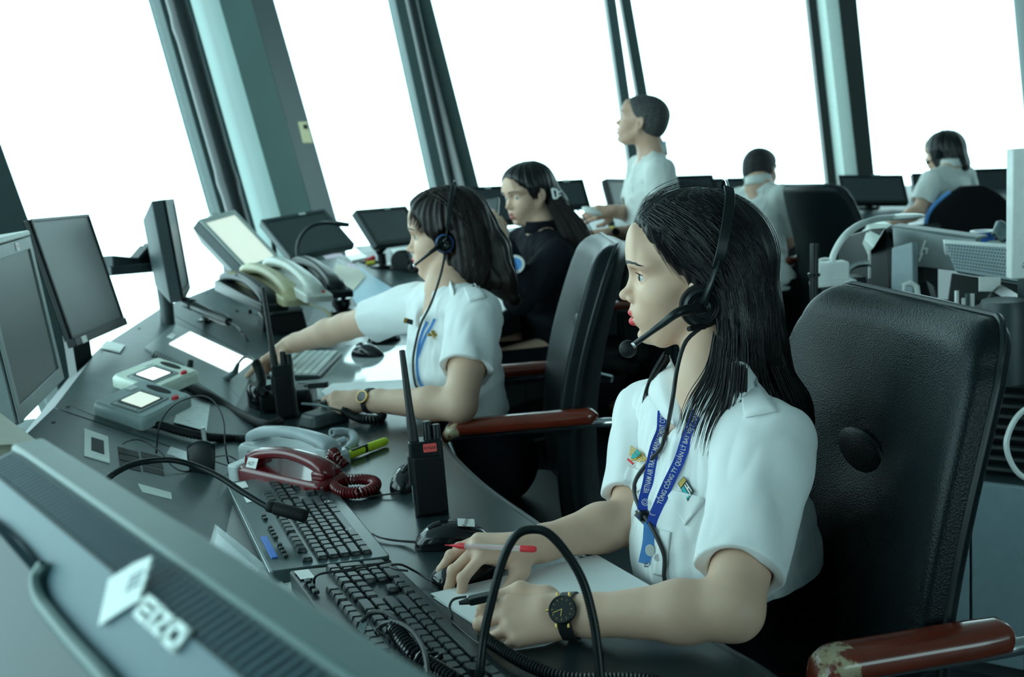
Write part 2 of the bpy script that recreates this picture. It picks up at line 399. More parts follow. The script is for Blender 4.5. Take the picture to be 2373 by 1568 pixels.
# ================================================================== the ring of control consoles
ZT, ZR = .745, .86
REAR = [(-.70,.55), (-.966,1.98), (-1.005,2.203), (-1.199,2.982), (-1.285,3.803), (-1.22,4.70), (-.86,5.35), (-.24,6.1), (.7,7.0), (2.0,7.3), (3.6,7.3)]
CRE = [(-.30,.45), (-.53,1.80), (-.56,1.996), (-.617,2.401), (-.744,3.078), (-.76,3.8), (-.5,4.7), (.05,5.4), (.95,6.05), (2.1,6.4), (3.6,6.4)]
FRO = [(.36,.62), (.262,1.0), (.205,1.13), (.105,1.34), (.019,1.55), (-.10,1.85), (-.21,2.252), (-.27,2.6), (-.26,3.0), (-.13,3.5), (.08,4.05), (.45,4.65), (1.05,5.25), (2.1,5.65), (3.6,5.65)]
def c3(p, z): return Vector((p[0], p[1], z))
fr = smooth_path([c3(p, ZT) for p in FRO], 6); cr = [c3(p, ZT) for p in CRE]
def poly_at(pts, t):
    ls = [0]
    for a, b in zip(pts, pts[1:]): ls.append(ls[-1]+(b-a).length)
    s = t*ls[-1]
    for i in range(len(pts)-1):
        if s <= ls[i+1]+1e-9: return pts[i].lerp(pts[i+1], (s-ls[i])/(ls[i+1]-ls[i]))
    return pts[-1]
n = 80; mb = MB()
# each crease station is tied to a station of the front edge
TF = [poly_at(fr, i/(n-1)) for i in range(n)]; TC = [poly_at(cr, i/(n-1)) for i in range(n)]
for i in range(n-1):
    mb.add([TC[i], TF[i], TF[i+1], TC[i+1]], [(0,1,2,3)])
    dn = Vector((0,0,-.035))
    mb.add([TC[i]+dn, TC[i+1]+dn, TF[i+1]+dn, TF[i]+dn], [(0,1,2,3)])
wt = mb.build('worktop', 'laminate')
tag(wt, 'dark grey laminate worktop curving in front of the consoles, keyboards and phones on it', 'desk')
mb = MB()
mb.tube([p+Vector((0,0,-.017)) for p in fr], .018, 10); mb.build('edge_trim', 'panel_edge', wt)
def lp(a, b, t, z=None): return Vector((lerp(a[0],b[0],t), lerp(a[1],b[1],t), z))
UN = ['near console unit with vents, socket plate and headset hook, dark grey sloped panel', 'console unit carrying two grey keypad displays, dark grey sloped panel', 'console unit with built-in touch screen under the pointing hand', 'console unit holding the row of four desk phones', 'console unit covered with papers and folders beside the pointing woman', 'console unit in front of the woman in black jacket', 'far console unit by the standing man', 'far console unit in front of the seated man', 'far console unit before the woman with bobbed hair']
units = {}
segs = [(0,2),(2,3),(3,4),(4,5),(5,6),(6,7),(7,8),(8,9),(9,10)]
def ground(x, y, dflt=ZR):
    """height of the console surface below a point"""
    best = None
    for o in bpy.data.objects:
        if o.type == 'MESH' and o.name.startswith('sloped_panel'):
            k = o.name
            if k not in _gb: _gb[k] = BVHTree.FromPolygons([tuple(v.co+Vector(o.parent.location)) for v in o.data.vertices], [tuple(p.vertices) for p in o.data.polygons])
            r = _gb[k].ray_cast(Vector((x, y, 3)), Vector((0,0,-1)))
            if r[0] is not None and (best is None or r[0].z > best): best = r[0].z
    return best if best is not None else dflt
_gb = {}
def SL(seg, u, v, h=0):
    """point on the sloped panel of a unit: u along it, v 0 at crease 1 at rear"""
    a, b = seg; A = c3(CRE[a], ZT).lerp(c3(CRE[b], ZT), u); B = c3(REAR[a], ZR).lerp(c3(REAR[b], ZR), u)
    return A.lerp(B, v)+Vector((0,0,h))
for k, (a, b) in enumerate(segs):
    th = thing('console_unit', UN[k], 'console', loc=c3(CRE[a], 0))
    mb = MB(); g = .004
    idx = list(range(a, b+1)); C_ = [c3(CRE[i], ZT+.0005) for i in idx]; R_ = [c3(REAR[i], ZR) for i in idx]
    if len(idx) == 3:
        C_[1] = C_[0].lerp(C_[2], .9); R_[1] = R_[0].lerp(R_[2], .88)
        REAR[1] = (R_[1].x, R_[1].y); CRE[1] = (C_[1].x, C_[1].y)
    d = (C_[-1]-C_[0]).normalized()*g
    C_[0] += d; R_[0] += d; C_[-1] -= d; R_[-1] -= d
    for i in range(len(idx)-1):
        mb.quad(C_[i], C_[i+1], R_[i+1], R_[i], t=.02)
    mb.build('sloped_panel', 'panel_grey', th, world=True)
    mb = MB()
    # rear casing: chamfer down from the rear edge, then the body to the floor
    for i in range(len(idx)-1):
        q, r = R_[i], R_[i+1]; nn = (r-q).cross(Vector((0,0,1))).normalized()
        if nn.dot(q-C_[i]) < 0: nn = -nn
        q2, r2 = q+nn*.09+Vector((0,0,-.07)), r+nn*.09+Vector((0,0,-.07))
        dn = Vector((0,0,-1))
        mb.add([q, r, r2, q2], [(0,1,2,3)])
        q3, r3 = Vector((q2.x,q2.y,.0)), Vector((r2.x,r2.y,.0))
        mb.add([q2, r2, r3, q3], [(0,1,2,3)])
        cf, cg = Vector((C_[i].x, C_[i].y, ZT-.05)), Vector((C_[i+1].x, C_[i+1].y, ZT-.05))
        mb.add([cf, cg, Vector((cg.x,cg.y,0)), Vector((cf.x,cf.y,0))], [(0,1,2,3)])
    for q, cc, sgn in ((R_[0], C_[0], 1), (R_[-1], C_[-1], -1)):
        mb.add([cc-Vector((0,0,.02)), q-Vector((0,0,.02)), Vector((q.x,q.y,0)), Vector((cc.x,cc.y,0))], [(0,1,2,3)])
    mb.build('casing', 'plinth', th, world=True)
    if k < 4:
        for (u, v) in ((.06,.06),(.06,.94),(.94,.06),(.94,.94),(.5,.95)):
            p = SL((a,b), u, v, .001); s = MB(); s.lathe([(.0055,0),(.005,.0015),(0,.002)], 10, M=T(*p)); s.build('screw', 'panel_edge', th, world=True)
    units[k] = th
SA, SB, SC_, SD, SE, SF = (0,2),(2,3),(3,4),(4,5),(5,6),(6,7)
def onp(seg, x, y, h=.0):
    """where the sight line of a pixel meets a unit's sloped panel, with the panel frame (x along the unit, z its normal)"""
    a, b = seg; A, B_, Rr, Rb = c3(CRE[a],ZT), c3(CRE[b],ZT), c3(REAR[a],ZR), c3(REAR[b],ZR)
    up = ((Rr+Rb)/2-(A+B_)/2).normalized(); al = (B_-A+Rb-Rr).normalized(); nn = al.cross(up); nn = -nn if nn.z < 0 else nn; nn.normalize()
    c = (A+B_+Rr+Rb)/4+nn*h; d = ray(x, y); t = (c-CAM).dot(nn)/d.dot(nn)
    return CAM+d*t, al, nn
def panel_frame(seg, corners, h=0.0):
    """frame + size from pixel corners (origin corner, along-x corner, along-y corner) on a panel"""
    pts = [onp(seg, *c, h)[0] for c in corners]; nn = onp(seg, *corners[0])[2]
    return pts, nn
def desk_frame(o, x, z=ZT):
    a, b = P(*o, z), P(*x, z); return MF(a, b-a), (b-a).length
# ================================================================== things on the near worktop
def decal(mb_or_parent, name, M, w, h, m, t=.0006, parent=None, r=.001):
    mb = MB(); mb.prism(rrect(w, h, r, 2), 0, t, M=M); return mb.build(name, m, parent)
def lettering(name, txt, size, M, m, parent, h=.0004, bold=0, spacing=1.0):
    vs, fs = text_mesh(txt, size, bold, spacing); mb = MB(); mb.add([(v[0], v[1], h) for v in vs], fs, M=M)
    return mb.build(name, m, parent, ang=180)
KROWS = [(0,[1.25,1.25,1.25,-6.25,1.25,1.25,1.25,1.25]),(1,[2.25]+[1]*10+[2.75]),(2,[1.75]+[1]*11+[2.25]),(3,[1.5]+[1]*12+[1.5]),(4,[1]*13+[2]),(5.35,[1,'g1',1,1,1,1,'g.5',1,1,1,1,'g.5',1,1,1,1])]
def layout(full=True):
    out = []
    for y, ws in KROWS:
        x = 0
        for w in ws:
            if isinstance(w, str): x += float(w[1:]); continue
            nm = 'space_bar' if w < 0 else ('enter_key' if (y == 2 and w == 2.25) else ('shift_key' if (y == 1 and w > 2) else 'key')); w = abs(w)
            out.append((x, y, w, 1, nm)); x += w
    if full:
        for i in range(3): out.append((15.25+i, 0, 1, 1, 'key'))
        out.append((16.25, 1, 1, 1, 'key'))
        for y in (3, 4, 5.35):
            for i in range(3): out.append((15.25+i, y, 1, 1, 'key'))
        out += [(18.5,0,2,1,'key'),(20.5,0,1,1,'key'),(21.5,0,1,2,'enter_key'),(21.5,2,1,2,'key')]
        for y in (1,2,3,4):
            for i in range(3): out.append((18.5+i, y, 1, 1, 'key'))
        out.append((21.5,4,1,1,'key'))
    return out
def keyboard(name, label, M, L, Wd, cased, keym='key_black', full=True, top=.0, kh=.007, extras=True, group=None, hs=.016, side=.012, front=.02):
    th = thing(name, label, 'keyboard', M=M, group=group)
    mb = MB()
    prof = [(0,.006),(Wd,hs)]
    poly = rrect(L, Wd, .008, 3, L/2, Wd/2)
    mb.add([(x, y, 0) for x, y in poly]+[(x, y, lerp(.007, hs, y/Wd)) for x, y in poly], [tuple(range(len(poly)-1,-1,-1)), tuple(range(len(poly), 2*len(poly)))]+[(i,(i+1)%len(poly),(i+1)%len(poly)+len(poly),i+len(poly)) for i in range(len(poly))])
    mb.build('case', cased, th, bevel=.002)
    ks = layout(full); nU = 22.5 if full else 15
    u = (L-2*side)/nU; uy = (Wd-front-top-.008)/6.35
    meshes = {}
    for (x, y, w, h, nm) in ks:
        k = (w, h)
        if k not in meshes:
            mb = MB(); ww, hh = u*w-.0016, uy*h-.0016
            n0 = rrect(ww, hh, .0012, 2); n1 = rrect(ww-.004, hh-.0035, .002, 2, 0, .0004)
            q = len(n0)
            vs = [(a,b,0) for a,b in n0]+[(a,b,.45*kh) for a,b in n0]+[(a,b,kh*(1 if abs(a)>ww*.3 else .93)) for a,b in n1]
            mb.add(vs, [tuple(range(2*q,3*q))]+[(i,(i+1)%q,(i+1)%q+q,i+q) for i in range(q)]+[(i+q,(i+1)%q+q,(i+1)%q+2*q,i+2*q) for i in range(q)])
            o = mb.build(nm, keym, th, ang=30); meshes[k] = o.data
        else:
            o = bpy.data.objects.new(nm, meshes[k]); COL.objects.link(o); o.parent = th
        cx, cy = side+(x+w/2)*u, front+(y+h/2)*uy
        o.location = (cx, cy, lerp(.007, hs, cy/Wd)-.0005); o.rotation_euler = (math.atan2(hs-.007, Wd), 0, 0)
    return th, u
# upper (far) keyboard: wide multimedia keyboard, numeric pad at the far end
a, b, c = P(905,1289,ZT+.006), P(745,1096,ZT+.006), P(703,1311,ZT+.02)
x = (b-a).normalized(); Wd = abs((c-a).dot(Vector((0,0,1)).cross(x)))
KB1, ku = keyboard('keyboard', 'wide black multimedia keyboard with silver rim and media buttons, lying before the red phone', MF(a-Vector((0,0,.006)), x), (b-a).length, max(.175, Wd), 'keycase_grey', top=.040, hs=.024, side=.018, front=.022)
L1 = (b-a).length; W1 = max(.175, Wd)
for i in range(10):
    mb = MB(); mb.box(.010, .007, .004); o = mb.build('media_button', 'key_black', KB1, bevel=.0008)
    o.location = (.05+i*.017+(.02 if i > 3 else 0)+(.03 if i > 7 else 0), W1-.030, .024)
mb = MB(); mb.box(.10, .010, .003, (.10, W1-.014, .0235)); mb.build('volume_strip', 'blue', KB1, bevel=.001)
mb = MB(); mb.tube([(.01, W1-.001, .018), (L1-.01, W1-.001, .018)], .0022, 6); mb.build('rim', 'alu', KB1)
decal(None, 'sticker', T(L1-.035, W1-.022, .0225), .04, .018, 'label_white', parent=KB1)
decal(None, 'sticker', T(L1-.115, W1-.02, .0225), .06, .01, 'label_white', parent=KB1)
for q in (.105, .262):
    mb = MB(); mb.lathe([(.0045,0),(.0045,.0012),(.0028,.0012),(.0028,0)], 14, cap=False, M=T(q+.02, .033, .0155)); mb.build('key_emblem', 'label_white', KB1)
# lower (near) keyboard
a2, b2 = P(1190,1568,ZT+.006), P(905,1299,ZT+.006); x2 = (b2-a2).normalized()
L2 = .445; y2 = Vector((0,0,1)).cross(x2)
w2 = abs((P(728,1326,ZT+.03)-b2).dot(y2))
o2 = b2-x2*L2
KB2, _ = keyboard('keyboard', 'plain black full-size keyboard with a white sticker on its corner, nearest to the front', MF(o2-Vector((0,0,.006)), x2), L2, max(.15, w2), 'keycase', hs=.03, top=.018, front=.014, side=.010, kh=.008)
W2 = max(.15, w2)
decal(None, 'sticker', T(L2-.028, W2-.016, .0295, rx=7), .035, .02, 'label_white', parent=KB2)
for i in range(3):
    mb = MB(); mb.box(.012, .008, .005); o = mb.build('indicator_button', 'key_black', KB2, bevel=.001); o.location = (L2-.10+i*.02, W2-.012, .032)

# ---- phones
def handset_mesh(L, w, th, arch, mi=0):
    mb = MB(); N = 26; K = 16; vs = []
    for i in range(N+1):
        t = i/N; s = math.sin(math.pi*t); e = abs(2*t-1)
        ww = lerp(w*.62, w, e**1.6)/2; hh = lerp(th*.75, th*1.25, e**2.2)/2
        end = min(1, (min(t, 1-t)/.05)) if min(t, 1-t) < .05 else 1
        end = math.sqrt(max(0.02, 1-(1-end)**2))
        zc = arch*s**.8 - (.25*th if e > .72 else 0)*(e-.72)/.28
        for k in range(K):
            a = 2*math.pi*k/K; ca, sa = math.cos(a), math.sin(a); p = 3.0
            r = (abs(ca)**p+abs(sa)**p)**(-1/p)
            vs.append((L*t, ww*r*ca*end, zc+hh*r*sa*end))
    fs = [(i*K+k, i*K+(k+1)%K, (i+1)*K+(k+1)%K, (i+1)*K+k) for i in range(N) for k in range(K)]
    fs += [tuple(range(K-1,-1,-1)), tuple(range(N*K, N*K+K))]
    mb.add(vs, fs, mi); return mb
def desk_phone(label, M, mbase, mhand, L=.215, w=.075, hk=1.0, group=None, plate='label_white', lamp=None, tag_txt=None, keys=False):
    th = thing('desk_phone', label, 'telephone', M=M, group=group)
    mb = MB(); poly = rrect(L, w+.015, .014, 4, L/2, 0)
    k = len(poly)
    mb.add([(x,y,0) for x,y in poly]+[(x,y,.020+.012*(1-x/L)) for x,y in poly]+[(L/2+(x-L/2)*.95,y*.9,.027+.012*(1-x/L)) for x,y in poly],
        [tuple(range(2*k,3*k))]+[(i,(i+1)%k,(i+1)%k+k,i+k) for i in range(k)]+[(i+k,(i+1)%k+k,(i+1)%k+2*k,i+2*k) for i in range(k)])
    mb.build('base', mbase, th, bevel=.002)
    mb = MB(); mb.prism(ell(.040, .024, 28, L*.52, -.012), .0, .002, M=T(0,0,.0335,ry=3.2)); mb.build('index_card', plate, th)
    h = handset_mesh(L*.97, .046*hk, .026*hk, .022*hk).build('handset', mhand, th, ang=60); h.location = (.004, -.003, .046); h.rotation_euler = (0, math.radians(2.2), 0)
    for q in (.10, .9):
        mb = MB(); mb.box(.03, .05, .016, (L*q, 0, .034)); mb.build('cradle', mbase, th, bevel=.004)
    if keys:
        for i in range(4):
            for j in range(3):
                mb = MB(); mb.box(.009,.007,.004); o = mb.build('key', 'phone_white' if mbase != 'phone_white' else 'mid_grey', th, bevel=.001); o.location = (L*.30+i*.018, .036+j*.011-.002, .035)
    if lamp:
        mb = MB(); mb.ball((L*.95, .02, .03), (.007,.007,.005)); mb.build('lamp', lamp, th)
    if tag_txt:
        decal(None, 'name_label', T(L*.16, -.027, .047, rx=62), .026, .019, 'label_white', parent=h)
        h.children[0].location = (-.004, .003, -.046)
        lettering('label_text', tag_txt, .010, T(L*.16-.004, -.0278, .0008, rx=62), 'ink', h)
    return th
zp = ZT
a, b = P(572,1028,zp+.03), P(766,1050,zp+.03)
def phone_at(x0, y0, x1, y1, z, roll=0, **k):
    a, b = P(x0, y0, z+.03), P(x1, y1, z+.03); a.z = b.z = z
    return MF(a, b-a), (b-a).length
M, L = phone_at(570,1030,774,1052,ZT)
PH1 = desk_phone('pale grey desk phone with blue-grey handset, standing behind the red phone', M @ T(0,.012,0), 'phone_grey_light', 'phone_grey', L=L, w=.07)
M, L = phone_at(588,1076,772,1100,ZT)
PH2 = desk_phone('dark red desk phone with a white name label and coiled red cord, beside the keyboard', M @ T(-.004,-.004,0), 'phone_red', 'phone_red', L=L+.012, w=.068, tag_txt='ALT')
mb = MB(); mb.prism(rrect(.030,.085,.010), 0, .040, M=T(-.012,.004,0)); mb.build('cradle_end', 'phone_grey_light', PH2, bevel=.004)
# coiled cords
def cord(name, label, pts, R, r, pitch, m, cat='cord', spt=10, n=6, sm=8, parent=None):
    path = smooth_path(pts, sm); mb = MB(); mb.tube(coil_pts(path, R, pitch, spt), r, n)
    o = mb.build(name, m, parent); 
    if parent is None: tag(o, label, cat)
    return o
def cable(name, label, pts, r, m='rubber', cat='cable', n=6, sm=8, parent=None):
    mb = MB(); mb.tube(smooth_path(pts, sm), r, n); o = mb.build(name, m, parent, world=parent is not None)
    if parent is None: tag(o, label, cat)
    return o
def PZ(l): return [P(x, y, z) for x, y, z in l]
cord('coiled_cord', 'dark red coiled cord looping on the worktop from the red phone', PZ([(800,1078,.775),(782,1060,.79),(772,1048,.795),(764,1075,.775),(766,1110,.762),(785,1136,.757),(830,1142,.757),(866,1130,.757),(868,1116,.757),(840,1110,.757),(800,1112,.757)]), .0082, .0026, .0060, 'phone_red')
cord('coiled_cord', 'pale grey coiled cord curling behind the yellow highlighter', PZ([(768,1002,.775),(795,1001,.765),(815,1005,.760),(822,1020,.758),(805,1042,.757),(790,1045,.757)]), .0075, .0027, .0060, 'phone_grey')
mb = MB(); mb.tube(PZ([(772,1030,.76),(800,1018,.765)]), .0075, 12); tag(mb.build('plug', 'phone_grey'), 'grey cord sleeve lying at the end of the pale grey phone', 'plug')
# highlighter
a, b = P(811,1053,ZT+.011), P(896,1021,ZT+.011); Lh = (b-a).length
HL = thing('highlighter', 'neon yellow highlighter pen lying on the worktop', 'highlighter', M=MF(a, b-a))
mb = MB(); mb.lathe([(.006,0),(.0085,.002),(.009,.02),(.0085,Lh*.36)], 14, M=Matrix.Rotation(math.pi/2,4,'Y'), sy=.8); mb.build('cap', 'highlighter', HL)
mb = MB(); mb.lathe([(.0088,Lh*.36),(.0088,Lh*.43)], 14, M=Matrix.Rotation(math.pi/2,4,'Y'), sy=.8); mb.build('grip', 'black_plastic', HL)
mb = MB(); mb.lathe([(.0082,Lh*.43),(.0092,Lh*.5),(.0092,Lh*.93),(.007,Lh)], 14, M=Matrix.Rotation(math.pi/2,4,'Y'), sy=.8); mb.build('barrel', 'highlighter', HL)
mb = MB(); mb.box(.045,.006,.003,(.026,-.002,.0085)); mb.build('clip', 'black_plastic', HL, bevel=.001)
# ---- handheld radios
def radio(label, M, h=.128, w=.056, ant=.15, red=True):
    th = thing('handheld_radio', label, 'radio', M=M)
    mb = MB(); mb.prism(rrect(w, .034, .007), 0, h, inset=.0); mb.build('body', 'black_plastic', th, bevel=.002)
    mb = MB(); mb.prism(rrect(w*.84, .010, .004, cy=-.019), .006, h*.80); mb.build('battery', 'black_matte', th, bevel=.002)
    mb = MB(); mb.box(.006,.026,.05,(-w/2-.001,0,h*.62)); mb.build('side_button', 'rubber', th, bevel=.002)
    mb = MB(); mb.lathe([(.009,h),(.0085,h+.018),(.0065,h+.05),(.0048,h+ant),(.0045,h+ant+.002),(0,h+ant+.003)], 14, M=T(-w*.27,0,0,ry=-1.5)); mb.build('antenna', 'rubber', th)
    for q, hh in ((.10, .028), (.36, .021)):
        mb = MB(); mb.lathe([(.0085,h-.002),(.0075,h+.003),(.0072,h+hh),(.006,h+hh+.002),(0,h+hh+.002)], 12, M=T(w*q,0,0)); mb.build('knob', 'black_plastic', th, ang=30)
    if red:
        decal(None, 'red_label', T(w*.12, -.0175, h*.915, rx=90, ry=0), .022, .014, 'red_label', parent=th, t=.0009)
        lettering('label_text', 'KTS#3', .0068, T(w*.12, -.0187, h*.915, rx=90), 'ink', th)
        decal(None, 'side_label', T(-w/2-.0005, -.008, h*.30, rx=90, ry=0, rz=-90), .008, .028, 'label_white', parent=th)
        lettering('label_text', 'ANOI', .006, T(-w/2-.0013, -.008, h*.30, rx=90, rz=-90) @ Matrix.Rotation(math.pi/2,4,'Z'), 'ink', th)
    return th
b = P(1000,1193,ZT); s = (P(1037,1190,ZT)-P(966,1195,ZT)); 
radio('black handheld radio with long antenna and red label, standing on the worktop', MF(b+Vector((0,.012,0)), (1,.12,0)))
b = P(668,966,ZT)
radio('second black handheld radio, thin tall antenna, standing in front of the pale keyboard', MF(b, (1,.1,0)), h=.130, w=.050, ant=.185, red=False)
# ---- mice
def mouse(label, M, L=.115, w=.062, h=.037, m='black_gloss', parent=None, group=None):
    th = thing('computer_mouse', label, 'mouse', M=M, group=group)
    def f(u, v):
        t = v; a = 2*math.pi*u
        x = -L/2*math.cos(math.pi*t); e = math.sin(math.pi*t)**.55
        zz = h*(math.sin(math.pi*min(1, max(0, (x/L+.5)))**.85)**.6)*1.0
        hw = w/2*e*(.92+.08*math.cos(2*math.pi*(x/L)))
        ca, sa = math.cos(a), math.sin(a)
        p = 2.6; r = (abs(ca)**p+abs(sa)**p)**(-1/p)
        z = (zz*.92*r*sa if sa > 0 else .0)+.002
        return (x, hw*r*ca*(1 if sa >= 0 else .93), max(0.0, z) if sa > -.3 else 0)
    mb = MB(); mb.grid(f, 28, 22, wrapu=True); mb.build('body', m, th, ang=60)
    mb = MB(); mb.tube([(-L*.30, -.003, h*.80), (-L*.22, -.003, h*.93),(-L*.14,-.003,h*.98)], .0045, 8); mb.build('scroll_wheel', 'rubber', th)
    mb = MB(); mb.tube([(-L*.47,0,h*.3),(-L*.36,0,h*.66),(-L*.2,0,h*.93),(-L*.08,0,h*.99)], .0008, 4); mb.build('button_seam', 'black_matte', th)
    return th
a, b = P(978,1250,ZT+.012), P(1118,1232,ZT+.012); c = (a+b)/2; c.z = ZT
MS1 = mouse('black mouse with a white RAIM label, just behind the hand with the pen', MF(c, b-a), L=.118)
# label on its hump
decal(None, 'label', T(.022, -.012, .0345, rx=22, ry=10), .026, .017, 'label_white', parent=MS1)
lettering('label_text', 'RAIM', .0085, T(.022, -.0125, .0352, rx=22, ry=10) @ Matrix.Rotation(math.radians(70),4,'Z'), 'ink', MS1)
cable('mouse_cable', 'thin doubled cable from the RAIM mouse to the far keyboard', PZ([(862,1236,.75),(885,1246,.75),(925,1252,.75),(980,1254,.757)]), .0016)
cable('mouse_cable', 'second strand of thin cable beside the RAIM mouse cable', PZ([(868,1240,.75),(900,1250,.749),(940,1255,.749),(978,1258,.755)]), .0013)
a, b = P(1020,1335,ZT+.012), P(1150,1290,ZT+.012); c = (a+b)/2; c.z = ZT
MS2 = mouse('black mouse with yellow tape held under the hand with the pen', MF(c, b-a), L=.118, h=.036)
decal(None, 'yellow_tape', T(.018, 0.004, .0352, ry=9), .02, .04, 'yellow', parent=MS2)
lettering('tape_text', 'SC', .011, T(.018,-.004,.0362, ry=9) @ Matrix.Rotation(math.radians(60),4,'Z'), 'ink', MS2)
cable('mouse_cable', 'thin black cable from the held mouse across the keyboard corner', PZ([(1022,1343,.755),(1000,1345,.752),(965,1325,.757),(930,1308,.775),(905,1310,.782),(915,1318,.783),(945,1322,.782)]), .0017)
cable('mouse_cable', 'thin black cable crossing the top of the near keyboard from the mouse', PZ([(905,1300,.772),(850,1312,.780),(790,1322,.787),(740,1330,.787),(728,1345,.775),(735,1365,.76),(745,1378,.75)]), .0017)
b = P(945,1128,ZT); MS3 = mouse('glossy black mouse half hidden behind the radio', MF(b+Vector((.01,.02,0)), P(990,1090,ZT)-P(910,1135,ZT)), L=.12, h=.04)
cable('mouse_cable', 'thin cable from the mouse behind the radio to the red cord', PZ([(920,1142,.752),(890,1146,.75),(840,1152,.749),(795,1150,.749)]), .0016)
# ---- papers under the forearms
def sheet(name, label, pts, z, m='white_paper', t=.0008, cat='paper', group=None):
    mb = MB(); q = [P(x, y, z) for x, y in pts]; k = len(q)
    mb.add([v-Vector((0,0,t)) for v in q]+q, [tuple(range(k-1,-1,-1)), tuple(range(k,2*k))]+[(i,(i+1)%k,(i+1)%k+k,i+k) for i in range(k)])
    o = mb.build(name, m, ang=20); 
    if o.data.polygons[1].normal.z < 0: o.data.flip_normals()
    tag(o, label, cat, group); return o
sheet('paper_sheet', 'lower white paper sheet of the two under the watch hand', [(1004,1384),(1376,1294),(1546,1382),(1262,1494),(1188,1506)], ZT+.0012)
sheet('paper_sheet', 'upper white paper sheet under the watch hand and forearm', [(998,1374),(1382,1284),(1542,1376),(1248,1488),(1180,1500)], ZT+.0030)
# ---- red pen
a, b = D(1040,1263,1.425), D(1242,1272,1.385); Lp = (b-a).length
PEN = thing('ballpoint_pen', 'clear ballpoint pen with red tip and red cap end, held over the mouse', 'pen', M=MF(a, b-a)); RY = Matrix.Rotation(math.pi/2,4,'Y')
mb = MB(); mb.lathe([(.0006,-.006),(.0009,0),(.003,.012),(.0042,.016),(.0042,.024)], 12, M=RY); mb.build('tip', 'red', PEN)
mb = MB(); mb.lathe([(.0040,.022),(.0040,Lp*.84)], 12, M=RY); mb.build('barrel', 'clear_pen', PEN)
mb = MB(); mb.lathe([(.0014,.024),(.0014,Lp*.82)], 8, M=RY); mb.build('refill', 'red', PEN)
mb = MB(); mb.lathe([(.0046,Lp*.83),(.0046,Lp*.97),(.0035,Lp),(0,Lp)], 12, M=RY); mb.build('end_cap', 'red', PEN)
# ---- gooseneck microphone arch in front
def goose(name, label, pts, r, m='black_plastic', rib=.0028, cat='microphone', sm=12):
    th = thing(name, label, cat, loc=pts[0])
    ps = resample(smooth_path(pts, sm), rib/2); mb = MB(); mb.tube(ps, [r*(1 if i % 2 else .86) for i in range(len(ps))], 12)
    mb.build('flexible_neck', m, th, world=True, ang=70); return th, ps
base = P(1108,1600,ZT)
GN, _ = goose('gooseneck_microphone', 'black ribbed gooseneck arching up in front of the hands', [base, D(1110,1572,1.10), D(1122,1470,1.10), D(1142,1380,1.10), D(1168,1290,1.10), D(1196,1240,1.10), D(1232,1226,1.10), D(1272,1236,1.095), D(1318,1288,1.09), D(1352,1350,1.085), D(1374,1430,1.08), D(1386,1510,1.075), D(1394,1590,1.07)], .0053)
mb = MB(); mb.lathe([(.03,0),(.03,.006),(.016,.012),(.010,.016),(.009,.03),(0,.03)], 20, M=T(*base)); mb.build('base', 'black_plastic', GN, world=True)
e = D(1394,1590,1.07); mb = MB(); mb.lathe([(.006,0),(.009,-.008),(.010,-.03),(.008,-.04),(0,-.042)], 16, M=T(*e)); mb.build('microphone_head', 'black_matte', GN, world=True)
cord('coiled_cord', 'thick black coiled cord running along the bottom edge of the photo, over the papers', [P(x,y,z) for x,y,z in [(1120,1474,.762),(1150,1496,.762),(1190,1522,.760),(1240,1548,.758),(1290,1566,.757),(1350,1574,.757),(1430,1572,.757),(1510,1578,.757),(1560,1600,.757)]], .0058, .0020, .0046, 'black_plastic')
cable('keyboard_cable', 'thin cable along the front edge of the near keyboard from the hand switch', PZ([(1048,1425,.762),(1042,1405,.768),(1052,1388,.772),(1080,1382,.776)])[::-1]+PZ([(1050,1440,.755),(1085,1472,.752),(1120,1498,.752)]), .0018)
# tangled coil over the keyboard, with a cable tie and blue tape
cord('coiled_cord', 'glossy black coiled cord bunched over the near keyboard', [P(x,y,z) for x,y,z in [(912,1452,.80),(925,1472,.80),(945,1498,.798),(965,1520,.795),(990,1538,.79),(1020,1556,.79),(1060,1580,.79)]], .0080, .0026, .0062, 'black_gloss')
cable('black_cable', 'pair of black cables arching over the near keyboard to its cord', PZ([(838,1440,.80),(860,1420,.806),(890,1418,.81),(920,1434,.808),(936,1448,.80)]), .0026)
cable('black_cable', 'black cable tied beside the bunched coil cord', PZ([(872,1462,.79),(888,1446,.80),(915,1441,.808),(950,1458,.808),(975,1490,.803),(988,1530,.80),(992,1560,.795)]), .0030)
mb = MB(); 
for k in range(3): mb.tube([P(866+k*8,1452+k*3,.79), P(880+k*6,1472,.80), P(876,1458,.805)], .0012, 5)
mb.ball(P(876,1462,.795), .005); tag(mb.build('cable_tie', 'black_plastic'), 'black cable tie around the cable on the near keyboard', 'cable tie')
mb = MB(); mb.quad(P(842,1428,.802), P(856,1434,.802), P(845,1466,.785), P(828,1456,.785), t=.001); tag(mb.build('blue_tape', 'mid_grey'), 'grey-blue tape flag on the cable above the near keyboard', 'tape')
mb = MB(); mb.tube(smooth_path([P(1000,1530,.79)+Vector((math.cos(t)*.011, math.sin(t)*.004, .006*math.sin(t*1.3))) for t in np.linspace(0,6.3,14)],3), .0028, 8); tag(mb.build('coil_loop', 'black_gloss'), 'single loose loop of the coiled cord on the near keyboard', 'cord')
